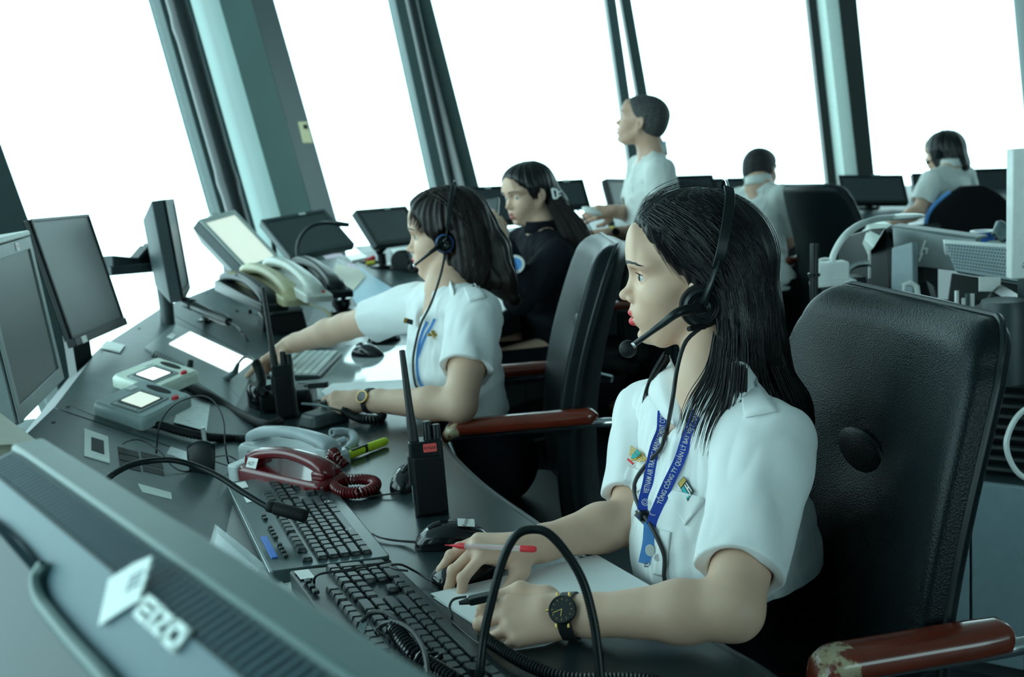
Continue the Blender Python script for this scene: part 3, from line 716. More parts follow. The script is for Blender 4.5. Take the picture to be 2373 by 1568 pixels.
# ---- black reading arm reaching over the far keyboard
pts = [D(262,1098,1.60), D(300,1078,1.63), D(345,1068,1.66), D(400,1066,1.68), D(455,1080,1.69), D(510,1105,1.68), D(560,1138,1.66), D(622,1175,1.64)]
AR, _ = goose('gooseneck_microphone', 'black gooseneck microphone reaching over the far keyboard', pts, .0052, rib=.0034)
mb = MB(); a, b = D(618,1171,1.64), D(708,1196,1.62); Lm = (b-a).length
mb.lathe([(.0065,0),(.0095,.004),(.0095,.012),(.008,.014),(.0105,.016),(.0105,Lm-.002),(.0095,Lm),(0,Lm)], 16, M=MF(a,b-a) @ RY); mb.build('microphone_head', 'black_matte', AR, world=True)
a0 = D(262,1098,1.60); p0 = SL(SA, 0, 0); 
mb = MB(); mb.tube([a0, a0+Vector((-.03,-.03,-.02)), Vector((a0.x-.06,a0.y-.06,a0.z-.08)), Vector((a0.x-.06,a0.y-.06,.80))], .0052, 10); mb.build('stem', 'black_plastic', AR, world=True)
# ---- near unit: socket plate, vents, small plates, headset hook
def on_panel(seg, name, px, m, unit, t=.002, h=0):
    pts, nn = panel_frame(seg, px, h); mb = MB(); k = len(pts)
    mb.add([p for p in pts]+[p+nn*t for p in pts], [tuple(range(k)), tuple(range(2*k-1,k-1,-1))]+[(i,i+k,(i+1)%k+k,(i+1)%k) for i in range(k)])
    o = mb.build(name, m, unit, world=True); return o
u0 = units[0]
on_panel(SA, 'socket_plate', [(195,995),(250,1014),(254,1073),(195,1056)], 'bezel_light', u0, .003)
on_panel(SA, 'socket', [(211,1016),(240,1025),(241,1056),(211,1046)], 'black_matte', u0, .004)
for r in range(3):
    for c in range(2):
        x0 = 272+c*54+r*2; y0 = 1036+r*16+c*11
        on_panel(SA, 'vent_slot', [(x0,y0),(x0+48,y0+12),(x0+51,y0+25),(x0+2,y0+13)], 'black_matte', u0, .0015)
on_panel(SA, 'cover_plate', [(395,1036),(458,1056),(452,1076),(386,1052)], 'steel', u0, .002)
on_panel(SA, 'cover_plate', [(320,1122),(396,1143),(398,1158),(330,1140)], 'bezel_light', u0, .002)
p, al, nn = onp(SA, 480, 1090)
HK = thing('headset_hook', 'black padded headset hook standing on the near console panel', 'hook', loc=p)
mb = MB(); q = [D(480,1112,dep(p)), D(490,1065,dep(p)), D(492,1020,dep(p))]; mb.tube([p, p+Vector((0.0,.01,.045)), p+Vector((.0,.01,.085))], .0045, 8); mb.build('stem', 'steel', HK, world=True)
mb = MB(); mb.grid(lambda u, v: p+Vector((lerp(-.026,.026,u)*(1-.35*max(0,v-.3)), -.012-.012*math.sin(v*2.4), .052-.07*v+.012*math.cos((u-.5)*3)*(1-v))), 9, 9); mb.build('padded_cradle', 'black_plastic', HK, world=True, solid=.007)
mb = MB(); mb.box(.02,.015,.012, p+Vector((0,-.01,.0))); mb.build('foot', 'black_plastic', HK, world=True, bevel=.003)
# corrugated hoses
def hose(label, pts, r=.010):
    ps = resample(smooth_path(pts, 12), .004); mb = MB(); mb.tube(ps, [r*(1 if i % 2 else .8) for i in range(len(ps))], 12)
    o = mb.build('cable_hose', 'black_matte', ang=70); tag(o, label, 'hose'); return o
hose('black corrugated hose from the keypad displays to the grey phone', [onp(SB,325,978,.012)[0], onp(SA,370,985,.012)[0], onp(SA,420,1000,.013)[0], onp(SA,480,1012,.013)[0], P(540,1016,.758), P(575,1018,.757)])
mb = MB(); mb.tube(smooth_path([onp(SB,395,880,.012)[0], onp(SB,430,890,.012)[0], onp(SB,480,915,.012)[0], P(530,945,.760), P(575,968,.757), P(620,985,.757), P(650,975,.757)], 8), .011, 12); tag(mb.build('foam_tube', 'black_matte'), 'smooth black foam tube running towards the second radio', 'hose')
# thin looping wires
cable('thin_wire', 'thin black wire looping high over the near console panel', [onp(SA,362,1050,.004)[0], D(370,985,2.02), D(395,945,2.05), D(430,925,2.1), D(470,917,2.1), D(500,935,2.08), D(518,975,2.04), D(522,1030,2.0), onp(SA,532,1080,.01)[0], P(552,1100,.752)], .0016)
cable('thin_wire', 'thin black wire curling beside the vents to the hook', [onp(SA,285,1028,.004)[0], D(300,1020,2.0), D(330,1020,2.02), D(370,1045,2.0), D(400,1080,1.98), onp(SA,430,1092,.003)[0], onp(SA,455,1080,.003)[0]], .0015)
cable('thin_wire', 'thin black wire from the hook to the red phone', [onp(SA,500,1058,.012)[0], D(530,1056,2.0), P(560,1075,.77), P(590,1100,.757)], .0014)
cable('thin_wire', 'small black wire loop at the left side of the far keyboard', PZ([(600,1172,.749),(565,1168,.749),(540,1155,.749),(545,1142,.749),(565,1142,.749),(590,1150,.749)]), .0014)
# clear bagged tag beside the red phone
mb = MB(); mb.quad(P(555,1045,.757), P(570,1040,.775), P(592,1078,.775), P(585,1090,.757), t=.001); 
o = mb.build('key_tag', 'clear_plastic'); tag(o, 'clear plastic tag with printed number leaning on the red phone', 'tag')
lettering('tag_text', '67731R', .014, MF((P(555,1050,.766)+P(588,1082,.766))/2+Vector((.006,-.01,.004)), P(588,1082,.766)-P(556,1050,.766), (.3,-.8,.5)), 'label_white', o)
# paper in plastic sleeves behind the big monitor
sheet('plastic_sleeve', 'white papers in a clear plastic sleeve behind the big monitor back', [(362,1148),(420,1156),(470,1182),(500,1215),(560,1262),(640,1330),(700,1400),(560,1400),(420,1300),(360,1200)], ZT+.006, 'clear_plastic', .001, 'sleeve')
sheet('paper_sheet', 'white paper inside the plastic sleeve beside the big monitor', [(370,1152),(416,1160),(440,1178),(480,1214),(600,1320),(560,1380),(430,1290),(380,1210)], ZT+.004)
sheet('paper_sheet', 'folded pale paper peeking out under the near keyboard', [(628,1318),(665,1328),(752,1384),(748,1400),(700,1420),(630,1360)], ZT+.0022)
mb = MB(); mb.quad(P(655,1292,.747), P(664,1286,.747), P(668,1300,.747), P(660,1303,.747), t=.001); tag(mb.build('paper_scrap', 'label_white'), 'tiny torn paper scrap beside the far keyboard', 'scrap')
# ================================================================== keypad displays, touch screen, phones row and other things further along
def pad(label, c, M, onmat):
    th = thing('keypad_display', label, 'display', M=M)
    L, Wd = .215, .125
    mb = MB(); p0 = rrect(L, Wd, .012, 3); k = len(p0)
    mb.add([(x,y,0) for x,y in p0]+[(x,y,.022) for x,y in p0]+[(x*.95,y*.93,.030) for x,y in p0], [tuple(range(2*k,3*k))]+[(i,(i+1)%k,(i+1)%k+k,i+k) for i in range(k)]+[(i+k,(i+1)%k+k,(i+1)%k+2*k,i+2*k) for i in range(k)])
    mb.build('housing', c, th, bevel=.002)
    mb = MB(); mb.prism(rrect(.125,.078,.008,3,.01,-.012), .0295, .032); fr = mb.build('bezel', 'bezel_grey', th, bevel=.001)
    mb = MB(); mb.prism(rrect(.100,.056,.003,2,.01,-.010), .032, .0328); mb.build('screen_frame', 'black_gloss', th)
    mb = MB(); mb.prism(rrect(.088,.046,.002,2,.01,-.010), .0328, .0336); mb.build('screen', onmat, th)
    mb = MB(); mb.prism(ell(.052,.0075,24,-.005,.043), .030, .0315); mb.build('speaker_slot', 'black_matte', th)
    mb = MB(); mb.lathe([(.008,.029),(.008,.034),(.0065,.037),(0,.037)], 16, M=T(.088,.030,0)); mb.build('knob', 'red', th)
    mb = MB(); mb.prism(rrect(.03,.02,.002,2,-.083,.02), .0305, .0312); mb.build('sticker', 'label_white', th)
    for i in range(6):
        mb = MB(); mb.box(.012,.004,.0015,(-.03+i*.016,-.0455,.0325)); mb.build('soft_key', 'bezel_light', th, bevel=.0005)
    return th
def pad_frame(seg, c, l, r, h=.0):
    (pl, _, nn), (pr, _, _), (pc, _, _) = onp(seg, *l, h), onp(seg, *r, h), onp(seg, *c, h)
    return MF(pc, pr-pl, nn) @ T(0,0,.022) @ Matrix.Rotation(math.radians(17),4,'X') @ Matrix.Diagonal((.70,1.18,1,1))
nn = onp(SB, 330, 950)[2]
mat('pad_pale', (.66,.74,.64), .4); mat('pad_grey', (.32,.40,.40), .4)
pad('pale keypad display with a bright white screen, upper of the two on the panel', 'pad_pale', pad_frame(SB, (360,908), (294,880), (429,927), .002), 'screen_white')
pad('grey keypad display with a dim screen, lower of the two on the panel', 'pad_grey', pad_frame(SB, (330,972), (258,945), (398,992), .002), 'screen_on')
u1 = units[1]
on_panel(SB, 'riser_plate', [(240,815),(420,860),(300,1000),(152,938)], 'panel_grey', u1, .003)
on_panel(SB, 'cover_plate', [(428,905),(488,930),(478,1000),(402,980)], 'steel', u1, .002)
on_panel(SB, 'sticker', [(247,792),(290,803),(278,818),(233,806)], 'bezel_light', u1, .005)
on_panel(SC_, 'screen_surround', [(402,752),(600,840),(545,945),(335,808)], 'bezel_grey', units[2], .004)
on_panel(SC_, 'touch_screen', [(440,772),(585,840),(545,872),(392,800)], 'screen_white', units[2], .0065)
on_panel(SC_, 'screen_label', [(396,775),(408,779),(400,787),(386,783)], 'label_white', units[2], .0055)
for i in range(11): 
    x0, y0 = 360+i*6.4, 815+i*3.0
    on_panel(SC_, 'speaker_slot', [(x0,y0),(x0+3,y0+1),(x0-7,y0+12),(x0-10,y0+10)], 'panel_edge', units[2], .0052)
p, al, nn = onp(SC_, 440, 852)
mb = MB(); mb.lathe([(.009,0),(.008,.018),(.006,.02),(0,.02)], 12, M=MF(p, al, nn) @ T(0,0,.004)); mb.build('knob', 'black_plastic', units[2], world=True)
# blue-grey coiled microphone plug standing on the panel edge
p = P(540,885,ZT+.01)
PL = thing('hand_microphone', 'small grey plug-in microphone on a coiled cord beside the touch screen', 'microphone', loc=p)
mb = MB(); mb.tube([p+Vector((-.03,-.02,-.002)), p+Vector((-.018,-.01,.012)), D(545,862,2.7), D(552,842,2.7)], [.010,.011,.008,.004], 10); mb.build('body', 'mid_grey', PL, world=True)
cable('lead', '', [D(552,842,2.7), D(565,828,2.68), D(582,828,2.64), D(592,838,2.6)], .003, parent=PL)
cord('coiled_cord', 'black coiled cord hanging upright behind the second radio', [D(592,838,2.6), D(602,860,2.58), D(606,885,2.55), D(604,905,2.52), D(618,915,2.5)], .009, .0032, .0075, 'black_plastic')
# black desktop radio charger / base behind second radio
p = P(650,950,ZT); CH = thing('radio_charger', 'black charging base with round speaker behind the second radio', 'charger', loc=p)
mb = MB(); mb.box(.13,.09,.05,(p.x+.02,p.y+.02,p.z+.025)); mb.build('base', 'black_plastic', CH, world=True, bevel=.012, seg=3)
mb = MB(); mb.lathe([(.045,0),(.045,.05),(.036,.062),(0,.062)], 20, M=T(p.x-.045,p.y+.05,p.z)); mb.build('speaker', 'black_gloss', CH, world=True)
p = P(752,980,ZT); M = MF(p, P(800,960,ZT)-P(715,985,ZT))
DK = thing('headset_amplifier', 'low rounded black amplifier box beside the wrist with small watch', 'amplifier', M=M)
mb = MB(); mb.prism(rrect(.11,.08,.02), 0, .03, inset=.18); mb.build('body', 'dark_grey', DK, bevel=.006)
mb = MB(); mb.box(.03,.02,.02,(.03,.02,.036)); mb.build('connector', 'black_plastic', DK, bevel=.003)
cord('coiled_cord', 'black coiled cord looping from the amplifier box past the wrist', PZ([(795,948,.775),(815,962,.765),(850,973,.76),(880,970,.758),(886,958,.757),(870,948,.757),(840,945,.757),(815,940,.757)]), .0075, .0028, .0065, 'black_plastic')
cable('thin_wire', 'grey and yellow wire resting on the amplifier box', PZ([(700,935,.79),(735,938,.80),(765,945,.80),(790,952,.785)]), .003, 'mid_grey')
# pale keyboard of the second workplace
a, b, c = P(741,876,ZT+.006), P(642,852,ZT+.006), P(806,806,ZT+.006)
x = (c-a).normalized()
KB3, _ = keyboard('keyboard', 'compact pale-keyed keyboard under the outstretched arm', MF(a-Vector((0,0,.0)), x), .34, .15, 'keycase', keym='key_pale', full=False, hs=.02, front=.008, side=.006)
b = P(852,826,ZT); mouse('glossy black mouse on the bright desk mat, nearer of the two', MF(b, P(890,830,ZT)-P(812,825,ZT)), L=.12, h=.042)
b = P(890,792,ZT); mouse('glossy black mouse beyond the outstretched arm, farther of the two', MF(b, P(930,785,ZT)-P(860,800,ZT)), L=.12, h=.042)
mat('desk_glass', (.42,.47,.47), .06, spec=.8)
sheet('desk_mat', 'shiny pale glass desk mat under the two black mice', [(655,900),(800,800),(985,800),(985,905),(970,925),(700,925)], ZT+.003, 'desk_glass', .002, 'desk mat')
sheet('paper_sheet', 'white paper sheet beneath the second woman\'s watch arm', [(745,905),(770,888),(955,878),(975,915),(760,920)], ZT+.0045)
cable('thin_wire', 'thin black cable of the switch in the second woman\'s hand', PZ([(690,888,.765),(712,888,.775),(735,893,.79)]), .002)
# ---- row of desk phones on the fourth unit
def ph_on(seg, l, r, lab, mb_, mh, **k):
    (a, _, nn), (b, _, _) = onp(seg, *l, .0), onp(seg, *r, .0)
    return desk_phone(lab, MF(a, b-a, nn), mb_, mh, L=max(.2, (b-a).length), **k)
def ph_tilt(l, dl, r, dr, lab, mb_, mh, **k):
    a, b = D(*l, dl), D(*r, dr); sd = Vector((-.8,-.35,0)); up = (b-a).cross(Vector((.5,.86,0))).normalized()
    if up.z < 0: up = -up
    return desk_phone(lab, MF(a, b-a, up), mb_, mh, L=(b-a).length, w=.085, hk=1.55, **k)
ph_tilt((525,668),3.95,(640,722),3.55,'black desk phone with yellow sticker, leftmost of the phone row','black_plastic','black_plastic', plate='dark_grey')
mb = MB(); p = D(537,632,3.78); mb.box(.025,.018,.003,p); tag(mb.build('yellow_sticker', 'yellow'), 'small yellow sticker on the leftmost phone of the row', 'sticker')
ph_tilt((572,650),3.92,(690,708),3.55,'beige desk phone with matching handset, second in the phone row','phone_beige','phone_beige', plate='phone_white', keys=True, lamp='red')
ph_tilt((625,635),3.9,(742,700),3.5,'off-white desk phone with white handset, third in the phone row','phone_white','phone_white', plate='phone_grey_light', keys=True, lamp='red')
ph_tilt((690,632),4.05,(790,690),3.6,'black desk phone with long curved handset, rightmost of the phone row','black_plastic','black_plastic', plate='dark_grey')
cord('coiled_cord', 'beige coiled cord trailing from the off-white phone', [onp(SD,705,700,.02)[0], onp(SD,730,712,.01)[0], onp(SD,755,722,.01)[0], onp(SD,770,735,.01)[0]], .006, .0022, .0055, 'phone_beige')
# conference lamp-like microphone, black boxes and cup between the phones and the arm
a, b = D(432,700,3.35), D(530,745,3.15); Lm = (b-a).length; cpt = (a+b)/2
TM = thing('desk_torch', 'black metal torch-shaped microphone on a small foot, pointing at the left monitors', 'microphone', loc=cpt)
mb = MB(); mb.lathe([(.017,0),(.019,.004),(.019,.045),(.014,.05),(.014,.055),(.017,.06),(.017,Lm-.03),(.013,Lm),(0,Lm)], 18, M=MF(a,b-a) @ RY); mb.build('barrel', 'black_plastic', TM, world=True)
q = a.lerp(b, .45); f = onp(SC_, 478, 748)[0]
mb = MB(); mb.tube([q, f+Vector((0,0,.01))], .012, 10); mb.box(.05,.04,.012,f+Vector((0,0,.008))); mb.build('foot', 'black_plastic', TM, world=True)
cable('thin_wire', 'black wire curving from the torch-shaped microphone', [b, D(548,755,3.1), D(562,772,3.05), onp(SC_,575,790,.012)[0]], .003)
for (x, y, sx, sy, sz, lab, m) in [(655,765,.16,.11,.07,'black intercom box with sloping grey top by the outstretched arm','black_plastic'), (560,735,.20,.13,.015,'flat grey control strip with small knobs behind the touch screen','mid_grey')]:
    p, al, nn = onp(SC_ if x < 600 else SD, x, y)
    bx = thing('intercom_box' if x > 600 else 'control_strip', lab, 'device', M=MF(p, al*.6+Vector((.7,-.3,0)), nn))
    mb = MB(); mb.box(sx, sy, sz, (0,0,sz/2), tx=.9, ty=.85); mb.build('housing', m, bx, bevel=.004)
    if x > 600:
        mb = MB(); mb.box(.11,.06,.004,(0.02,.005,sz+.001)); mb.build('top_plate', 'mid_grey', bx)
        mb = MB(); mb.lathe([(.008,0),(.006,.012),(0,.012)], 10, M=T(-.05,-.03,sz)); mb.build('knob', 'black_matte', bx)
    else:
        for i in range(4):
            mb = MB(); mb.lathe([(.008,0),(.006,.014),(0,.014)], 10, M=T(-.06+i*.045,-.02+.02*(i%2),sz)); mb.build('knob', 'black_matte', bx)
        decal(None, 'label', T(.0,.035,sz), .05,.025,'label_white', parent=bx)
p, al, nn = onp(SD, 795, 735)
BT = thing('stamp_holder', 'round black upright holder behind the outstretched arm', 'holder', M=MF(p, (1,0,0)))
mb = MB(); mb.lathe([(.045,0),(.045,.03),(.03,.04),(.038,.05),(.038,.075),(.02,.08),(0,.08)], 20); mb.build('body', 'black_gloss', BT)
mb = MB(); mb.lathe([(.012,.07),(.010,.13),(.006,.15),(0,.15)], 12, M=T(.01,0,0)); mb.build('stem', 'black_plastic', BT)
# antenna tip of the phone row: short black stub aerials
p, al, nn = onp(SD, 638, 600); mb = MB(); mb.tube([p+Vector((0,0,.0)), p+Vector((0,0,.12))], [.014,.010], 10); tag(mb.build('aerial', 'black_matte'), 'short stubby black aerial behind the off-white phone', 'aerial')
# papers, folder and small things on the fifth unit
def psheet(seg, name, label, px, m, t=.003, h=.002, cat='paper'):
    pts, nn = panel_frame(seg, px, h); mb = MB(); k = len(pts)
    mb.add([p for p in pts]+[p+nn*t for p in pts], [tuple(range(k)), tuple(range(2*k-1,k-1,-1))]+[(i,i+k,(i+1)%k+k,(i+1)%k) for i in range(k)])
    o = mb.build(name, m, ang=20); tag(o, label, cat); return o
psheet(SE,'paper_sheet','pink paper sheet on the panel right of the phone row',[(745,590),(790,588),(835,625),(800,640)],'pink_paper')
psheet(SE,'plastic_folder','pale blue plastic folder on the panel under the cream card',[(760,598),(800,596),(940,690),(830,712)],'blue_paper',h=.0)
psheet(SE,'paper_card','cream card resting on the pale blue folder',[(778,612),(832,625),(848,640),(820,672),(772,650)],'cream_paper',h=.006)
psheet(SE,'paper_sheet','white paper sheet beside the small meter',[(820,572),(870,568),(925,610),(880,625)],'white_paper')
psheet(SE,'small_meter','white pocket meter with a grey display on the console',[(800,598),(838,592),(852,602),(815,610)],'white_plastic',t=.015,cat='meter')
p, al, nn = onp(SE, 858, 612)
KY = thing('key_bunch', 'bunch of keys with red and yellow fobs on the console', 'keys', M=MF(p, (1,0,0)))
mb = MB(); mb.tube([(-.02,0,.012),(.02,.03,.03)], .014, 8); mb.build('red_fob', 'red', KY)
mb = MB(); mb.tube([(-.01,-.06,.010),(.03,-.05,.012)], .011, 8); mb.build('yellow_fob', 'yellow', KY)
mb = MB(); mb.tube([(-.05,-.01,.008),(.0,-.03,.01),(.05,-.04,.008)], .012, 6); mb.build('keys', 'black_plastic', KY)
p, al, nn = onp(SE, 935, 630)
TP = thing('tape_dispenser', 'black tape dispenser on the console before the pointing woman', 'dispenser', M=MF(p, (.9,-.4,0)))
mb = MB(); mb.lathe([(.05,-.03),(.055,-.02),(.055,.02),(.05,.03)], 20, M=T(0,0,.055,rx=90)); mb.build('reel', 'black_plastic', TP)
mb = MB(); mb.box(.17,.06,.035,(.02,0,.018)); mb.build('base', 'black_plastic', TP, bevel=.01)
sheet('ledger_book', 'blue and white ledger book behind the outstretched arm', [(830,702),(945,702),(940,722),(835,722)], .80, 'blue_light', .02, 'book')
sheet('paper_sheet', 'white paper sheet lying on the blue ledger', [(860,701),(948,701),(945,719),(866,719)], .803, 'white_paper', .002)
# low grey boxes of the sixth workplace
psheet(SF,'writing_pad','pale grey writing pad on the panel behind the headset microphone',[(905,582),(1000,570),(1010,592),(925,606)],'bezel_light',t=.01,cat='pad')
# ================================================================== monitors
def quadmon(label, tl, tr, br, bl, th=.04, bz=.018, house='black_plastic', bezel='black_plastic', scr='screen_off', stand=None, badge=None, front=1, name='monitor', group=None, foot=None, led=False):
    """monitor from its four front corners; the housing goes back from the front face"""
    c = (tl+tr+br+bl)/4; X = ((tr-tl)+(br-bl)).normalized(); Y = ((tl-bl)+(tr-br)); Y = (Y-X*Y.dot(X)).normalized(); Z = X.cross(Y)
    M = Matrix(((X.x,Y.x,Z.x,c.x),(X.y,Y.y,Z.y,c.y),(X.z,Y.z,Z.z,c.z),(0,0,0,1)))
    w = ((tr-tl).length+(br-bl).length)/2; h = ((tl-bl).length+(tr-br).length)/2
    o = thing(name, label, 'monitor', M=M, group=group)
    mb = MB(); mb.prism([(-w/2,-h/2),(w/2,-h/2),(w/2,h/2),(-w/2,h/2)], -th*.5, -.0062); 
    mb.add([(-w/2,-h/2,-th*.5),(w/2,-h/2,-th*.5),(w/2,h/2,-th*.5),(-w/2,h/2,-th*.5),(-w*.33,-h*.33,-th),(w*.33,-h*.33,-th),(w*.33,h*.33,-th),(-w*.33,h*.33,-th)], [(7,6,5,4),(1,0,4,5),(2,1,5,6),(3,2,6,7),(0,3,7,4)])
    mb.build('housing', house, o, bevel=.003)
    mb = MB(); a = [(-w/2,-h/2),(w/2,-h/2),(w/2,h/2),(-w/2,h/2)]; b = [(-w/2+bz,-h/2+bz*1.15),(w/2-bz,-h/2+bz*1.15),(w/2-bz,h/2-bz),(-w/2+bz,h/2-bz)]
    vs = [(x,y,-.003) for x,y in a]+[(x,y,0) for x,y in a]+[(x,y,0) for x,y in b]+[(x,y,-.005) for x,y in b]
    mb.add(vs, [(i,(i+1)%4,(i+1)%4+4,i+4) for i in range(4)]+[(i+4,(i+1)%4+4,(i+1)%4+8,i+8) for i in range(4)]+[(i+8,(i+1)%4+8,(i+1)%4+12,i+12) for i in range(4)])
    mb.build('bezel', bezel, o, bevel=.001)
    mb = MB(); mb.prism(b, -.0058, -.0042); mb.build('screen', scr, o)
    if badge:
        mb = MB(); mb.box(badge[2], badge[3], .0015, (badge[0]*w/2, badge[1]*h/2, .0006)); mb.build('badge', badge[4], o)
    if foot == 'auto':
        q_ = c-Z*(th+.03); foot = (q_.x, q_.y, ground(q_.x, q_.y))
    if foot:
        Mi = M.inverted(); f = Vector(foot); p = Vector((0,-h*.2,-th)); q = Mi @ f
        mb = MB(); m_ = (p+q)/2; m_.z = q.z*.9+p.z*.1
        mb.tube([p, Vector((q.x*.5, p.y, q.z*.75+p.z*.25)), q+(Mi.to_3x3() @ Vector((0,0,.06))), q], [.022,.022,.022,.022], 10); 
        mb.build('stand', 'black_plastic', o)
        mb = MB(); mb.lathe([(.07,0),(.07,.008),(.03,.014),(0,.014)], 20, M=Mi @ T(*f)); mb.build('base', 'black_plastic', o)
    return o, M, w, h
def qpx(t): return [D(*p) for p in t]
# left edge: grey-framed monitor seen obliquely
m, M, w, h = quadmon('grey-framed monitor at the left edge with a small label on its top frame', *qpx([(-40,585,1.95),(88,553,2.36),(133,878,2.33),(38,988,1.92)]), th=.07, bz=.026, house='bezel_grey', bezel='bezel_grey', scr='screen_matte')
mb = MB(); mb.box(.03,.017,.001,(w*.18,h/2-.013,.001)); mb.build('label', 'label_white', m)
lettering('label_text', 'CWP10', .008, T(w*.18,h/2-.013,.0012), 'red', m)
mb = MB(); mb.prism(rrect(w+.004,.075,.01), -.0, .012, M=T(0,h/2+.002,-.035,rx=-90)); mb.build('top_cover', 'bezel_light', m, bevel=.003)
mb = MB(); mb.tube([(0,-h*.3,-.07),(0,-h*.5,-.09),(0,-h*.62,-.09)], .04, 10); mb.build('stand', 'bezel_grey', m)
# big black monitor next to it
m, M, w, h = quadmon('large slim black monitor turned to the right, second from the left edge', *qpx([(92,512,2.66),(223,500,3.08),(274,738,3.02),(152,787,2.62)]), th=.045, bz=.008, scr='screen_matte')
mb = MB(); mb.prism([(-w/2-.002,-h/2-.018),(w/2+.002,-h/2-.018),(w/2+.002,-h/2+.004),(-w/2-.002,-h/2+.004)], -.02, .004); mb.build('lower_frame', 'black_plastic', m, bevel=.002)
mb = MB(); mb.box(.035,.018,.001,(-w*.36,-h/2-.008,.005)); mb.build('label', 'label_white', m)
mb = MB(); mb.box(.07,.035,h*.95,(0,-h*.95,-.03),); mb.v = [Vector((v.x, v.y+(0 if False else 0), v.z)) for v in mb.v]
mb = MB(); mb.tube([(-.03,-h*.2,-.045),(-.02,-h*.6,-.07),(0.0,-h*.98,-.10)], .035, 4); mb.build('stand', 'black_plastic', m)
# monitor seen edge-on, on an arm
m, M, w, h = quadmon('dark monitor seen edge-on, held by a jointed arm', *qpx([(391,468,3.30),(402,462,3.75),(444,668,3.72),(420,694,3.27)]), th=.085, bz=.02, house='dark_grey', scr='screen_off')
AM = thing('jointed_bracket', 'black jointed metal arm between the slim black monitor and the edge-on one', 'bracket', loc=D(385,700,3.55))
mb = MB()
def bar(mb, a, b, w, h): 
    a, b = Vector(a), Vector(b); L = (b-a).length; mb.box(L, w, h, (L/2,0,0), M=MF(a, b-a))
bar(mb, D(250,607,3.3), D(318,612,3.45), .04, .04); bar(mb, D(248,628,3.3), D(372,618,3.5), .04, .03)
mb.build('lower_arm', 'dark_grey', AM, world=True, bevel=.004)
mb = MB(); bar(mb, D(316,614,3.45), D(345,580,3.5), .05, .05); bar(mb, D(340,582,3.5), D(378,584,3.55), .05, .055)
mb.build('elbow', 'black_plastic', AM, world=True, bevel=.006)
mb = MB(); mb.tube([D(372,618,3.55), D(385,705,3.55), D(390,760,3.55)], .024, 12); mb.build('post', 'dark_grey', AM, world=True)
# tilted LCD with pale screen
zf = lambda px, py, d: D(px, py, d)
m, M, w, h = quadmon('grey square monitor with a pale blank screen tilted back above the phones', *qpx([(492,508,4.3),(569,487,4.52),(628,600,4.40),(545,632,4.15)]), th=.10, bz=.024, house='dark_grey', bezel='bezel_light', scr='screen_on', foot=None)
mb = MB(); mb.box(.05,.02,.03,(0,h/2+.008,-.02)); mb.build('top_badge', 'bezel_light', m, bevel=.003)
mb = MB(); mb.tube([(0,-h*.1,-.10),(-.03,-h*.5,-.19),(-.03,-h*.62,-.22)], .045, 8); mb.build('stand', 'black_plastic', m)
m, M, w, h = quadmon('wide dark monitor leaning back at the foot of the grey column', *qpx([(606,510,4.75),(752,482,4.95),(822,566,4.85),(672,594,4.6)]), th=.07, bz=.02, house='dark_grey', bezel='dark_grey', scr='screen_matte', badge=(.25,.93,.035,.014,'bezel_light'), foot='auto')
cd_ = thing('gooseneck_lamp', 'thin black gooseneck curving in front of the wide dark monitor', 'lamp', loc=D(690,600,4.3))
g_ = D(690,600,4.3); g_.z = ground(g_.x, g_.y)
mb = MB(); mb.lathe([(.035,0),(.035,.01),(.012,.016),(0,.016)], 16, M=T(*g_)); mb.build('base', 'black_plastic', cd_, world=True)
mb = MB(); mb.tube(smooth_path([g_, D(690,600,4.3), D(692,560,4.3), D(712,530,4.3), D(745,517,4.3), D(790,519,4.3), D(808,520,4.3)], 8), .008, 8); mb.build('neck', 'black_plastic', cd_, world=True)
mb = MB(); mb.tube([D(780,518,4.3), D(809,521,4.3)], [.012,.009], 8); mb.build('head', 'black_plastic', cd_, world=True)
m, M, w, h = quadmon('dark monitor leaning back beside the pointing woman\'s face', *qpx([(834,492,5.0),(956,474,5.3),(975,556,5.2),(866,562,4.9)]), th=.08, bz=.018, house='dark_grey', bezel='black_plastic', scr='screen_off', badge=(.2,.93,.04,.014,'bezel_light'), foot='auto')
m, M, w, h = quadmon('dark monitor behind the phone held by the woman in black jacket', *qpx([(1085,434,6.2),(1182,429,6.25),(1200,515,6.2),(1105,520,6.1)]), th=.08, bz=.02, house='dark_grey', scr='screen_off', badge=(-.1,.93,.04,.016,'bezel_light'), foot='auto')
m, M, w, h = quadmon('dark monitor right behind the head of the woman in black jacket', *qpx([(1262,420,6.3),(1350,414,6.35),(1370,478,6.3),(1280,482,6.2)]), th=.08, bz=.02, house='dark_grey', scr='screen_off', badge=(.1,.93,.04,.018,'bezel_light'), foot='auto')
m, M, w, h = quadmon('narrow dark monitor on the left of the standing man', *qpx([(1410,417,6.0),(1475,413,6.2),(1480,480,6.15),(1418,476,5.95)]), th=.08, bz=.02, house='black_plastic', scr='screen_off', foot='auto')
m, M, w, h = quadmon('dark monitor behind the standing man\'s back, right side', *qpx([(1545,409,6.5),(1655,403,6.6),(1662,468,6.55),(1548,470,6.45)]), th=.08, bz=.02, scr='screen_off', foot='auto')
m, M, w, h = quadmon('dark monitor between the standing man and the seated man', *qpx([(1658,414,6.6),(1735,411,6.7),(1745,476,6.65),(1662,478,6.55)]), th=.08, bz=.02, scr='screen_off', badge=(.9,.93,.05,.02,'bezel_light'), foot='auto')
m, M, w, h = quadmon('wide black monitor at the foot of the pale column', *qpx([(1936,405,6.6),(2087,406,6.6),(2112,468,6.5),(1962,470,6.5)]), th=.08, bz=.018, scr='screen_off', badge=(.15,.95,.06,.016,'mid_grey'), foot='auto')
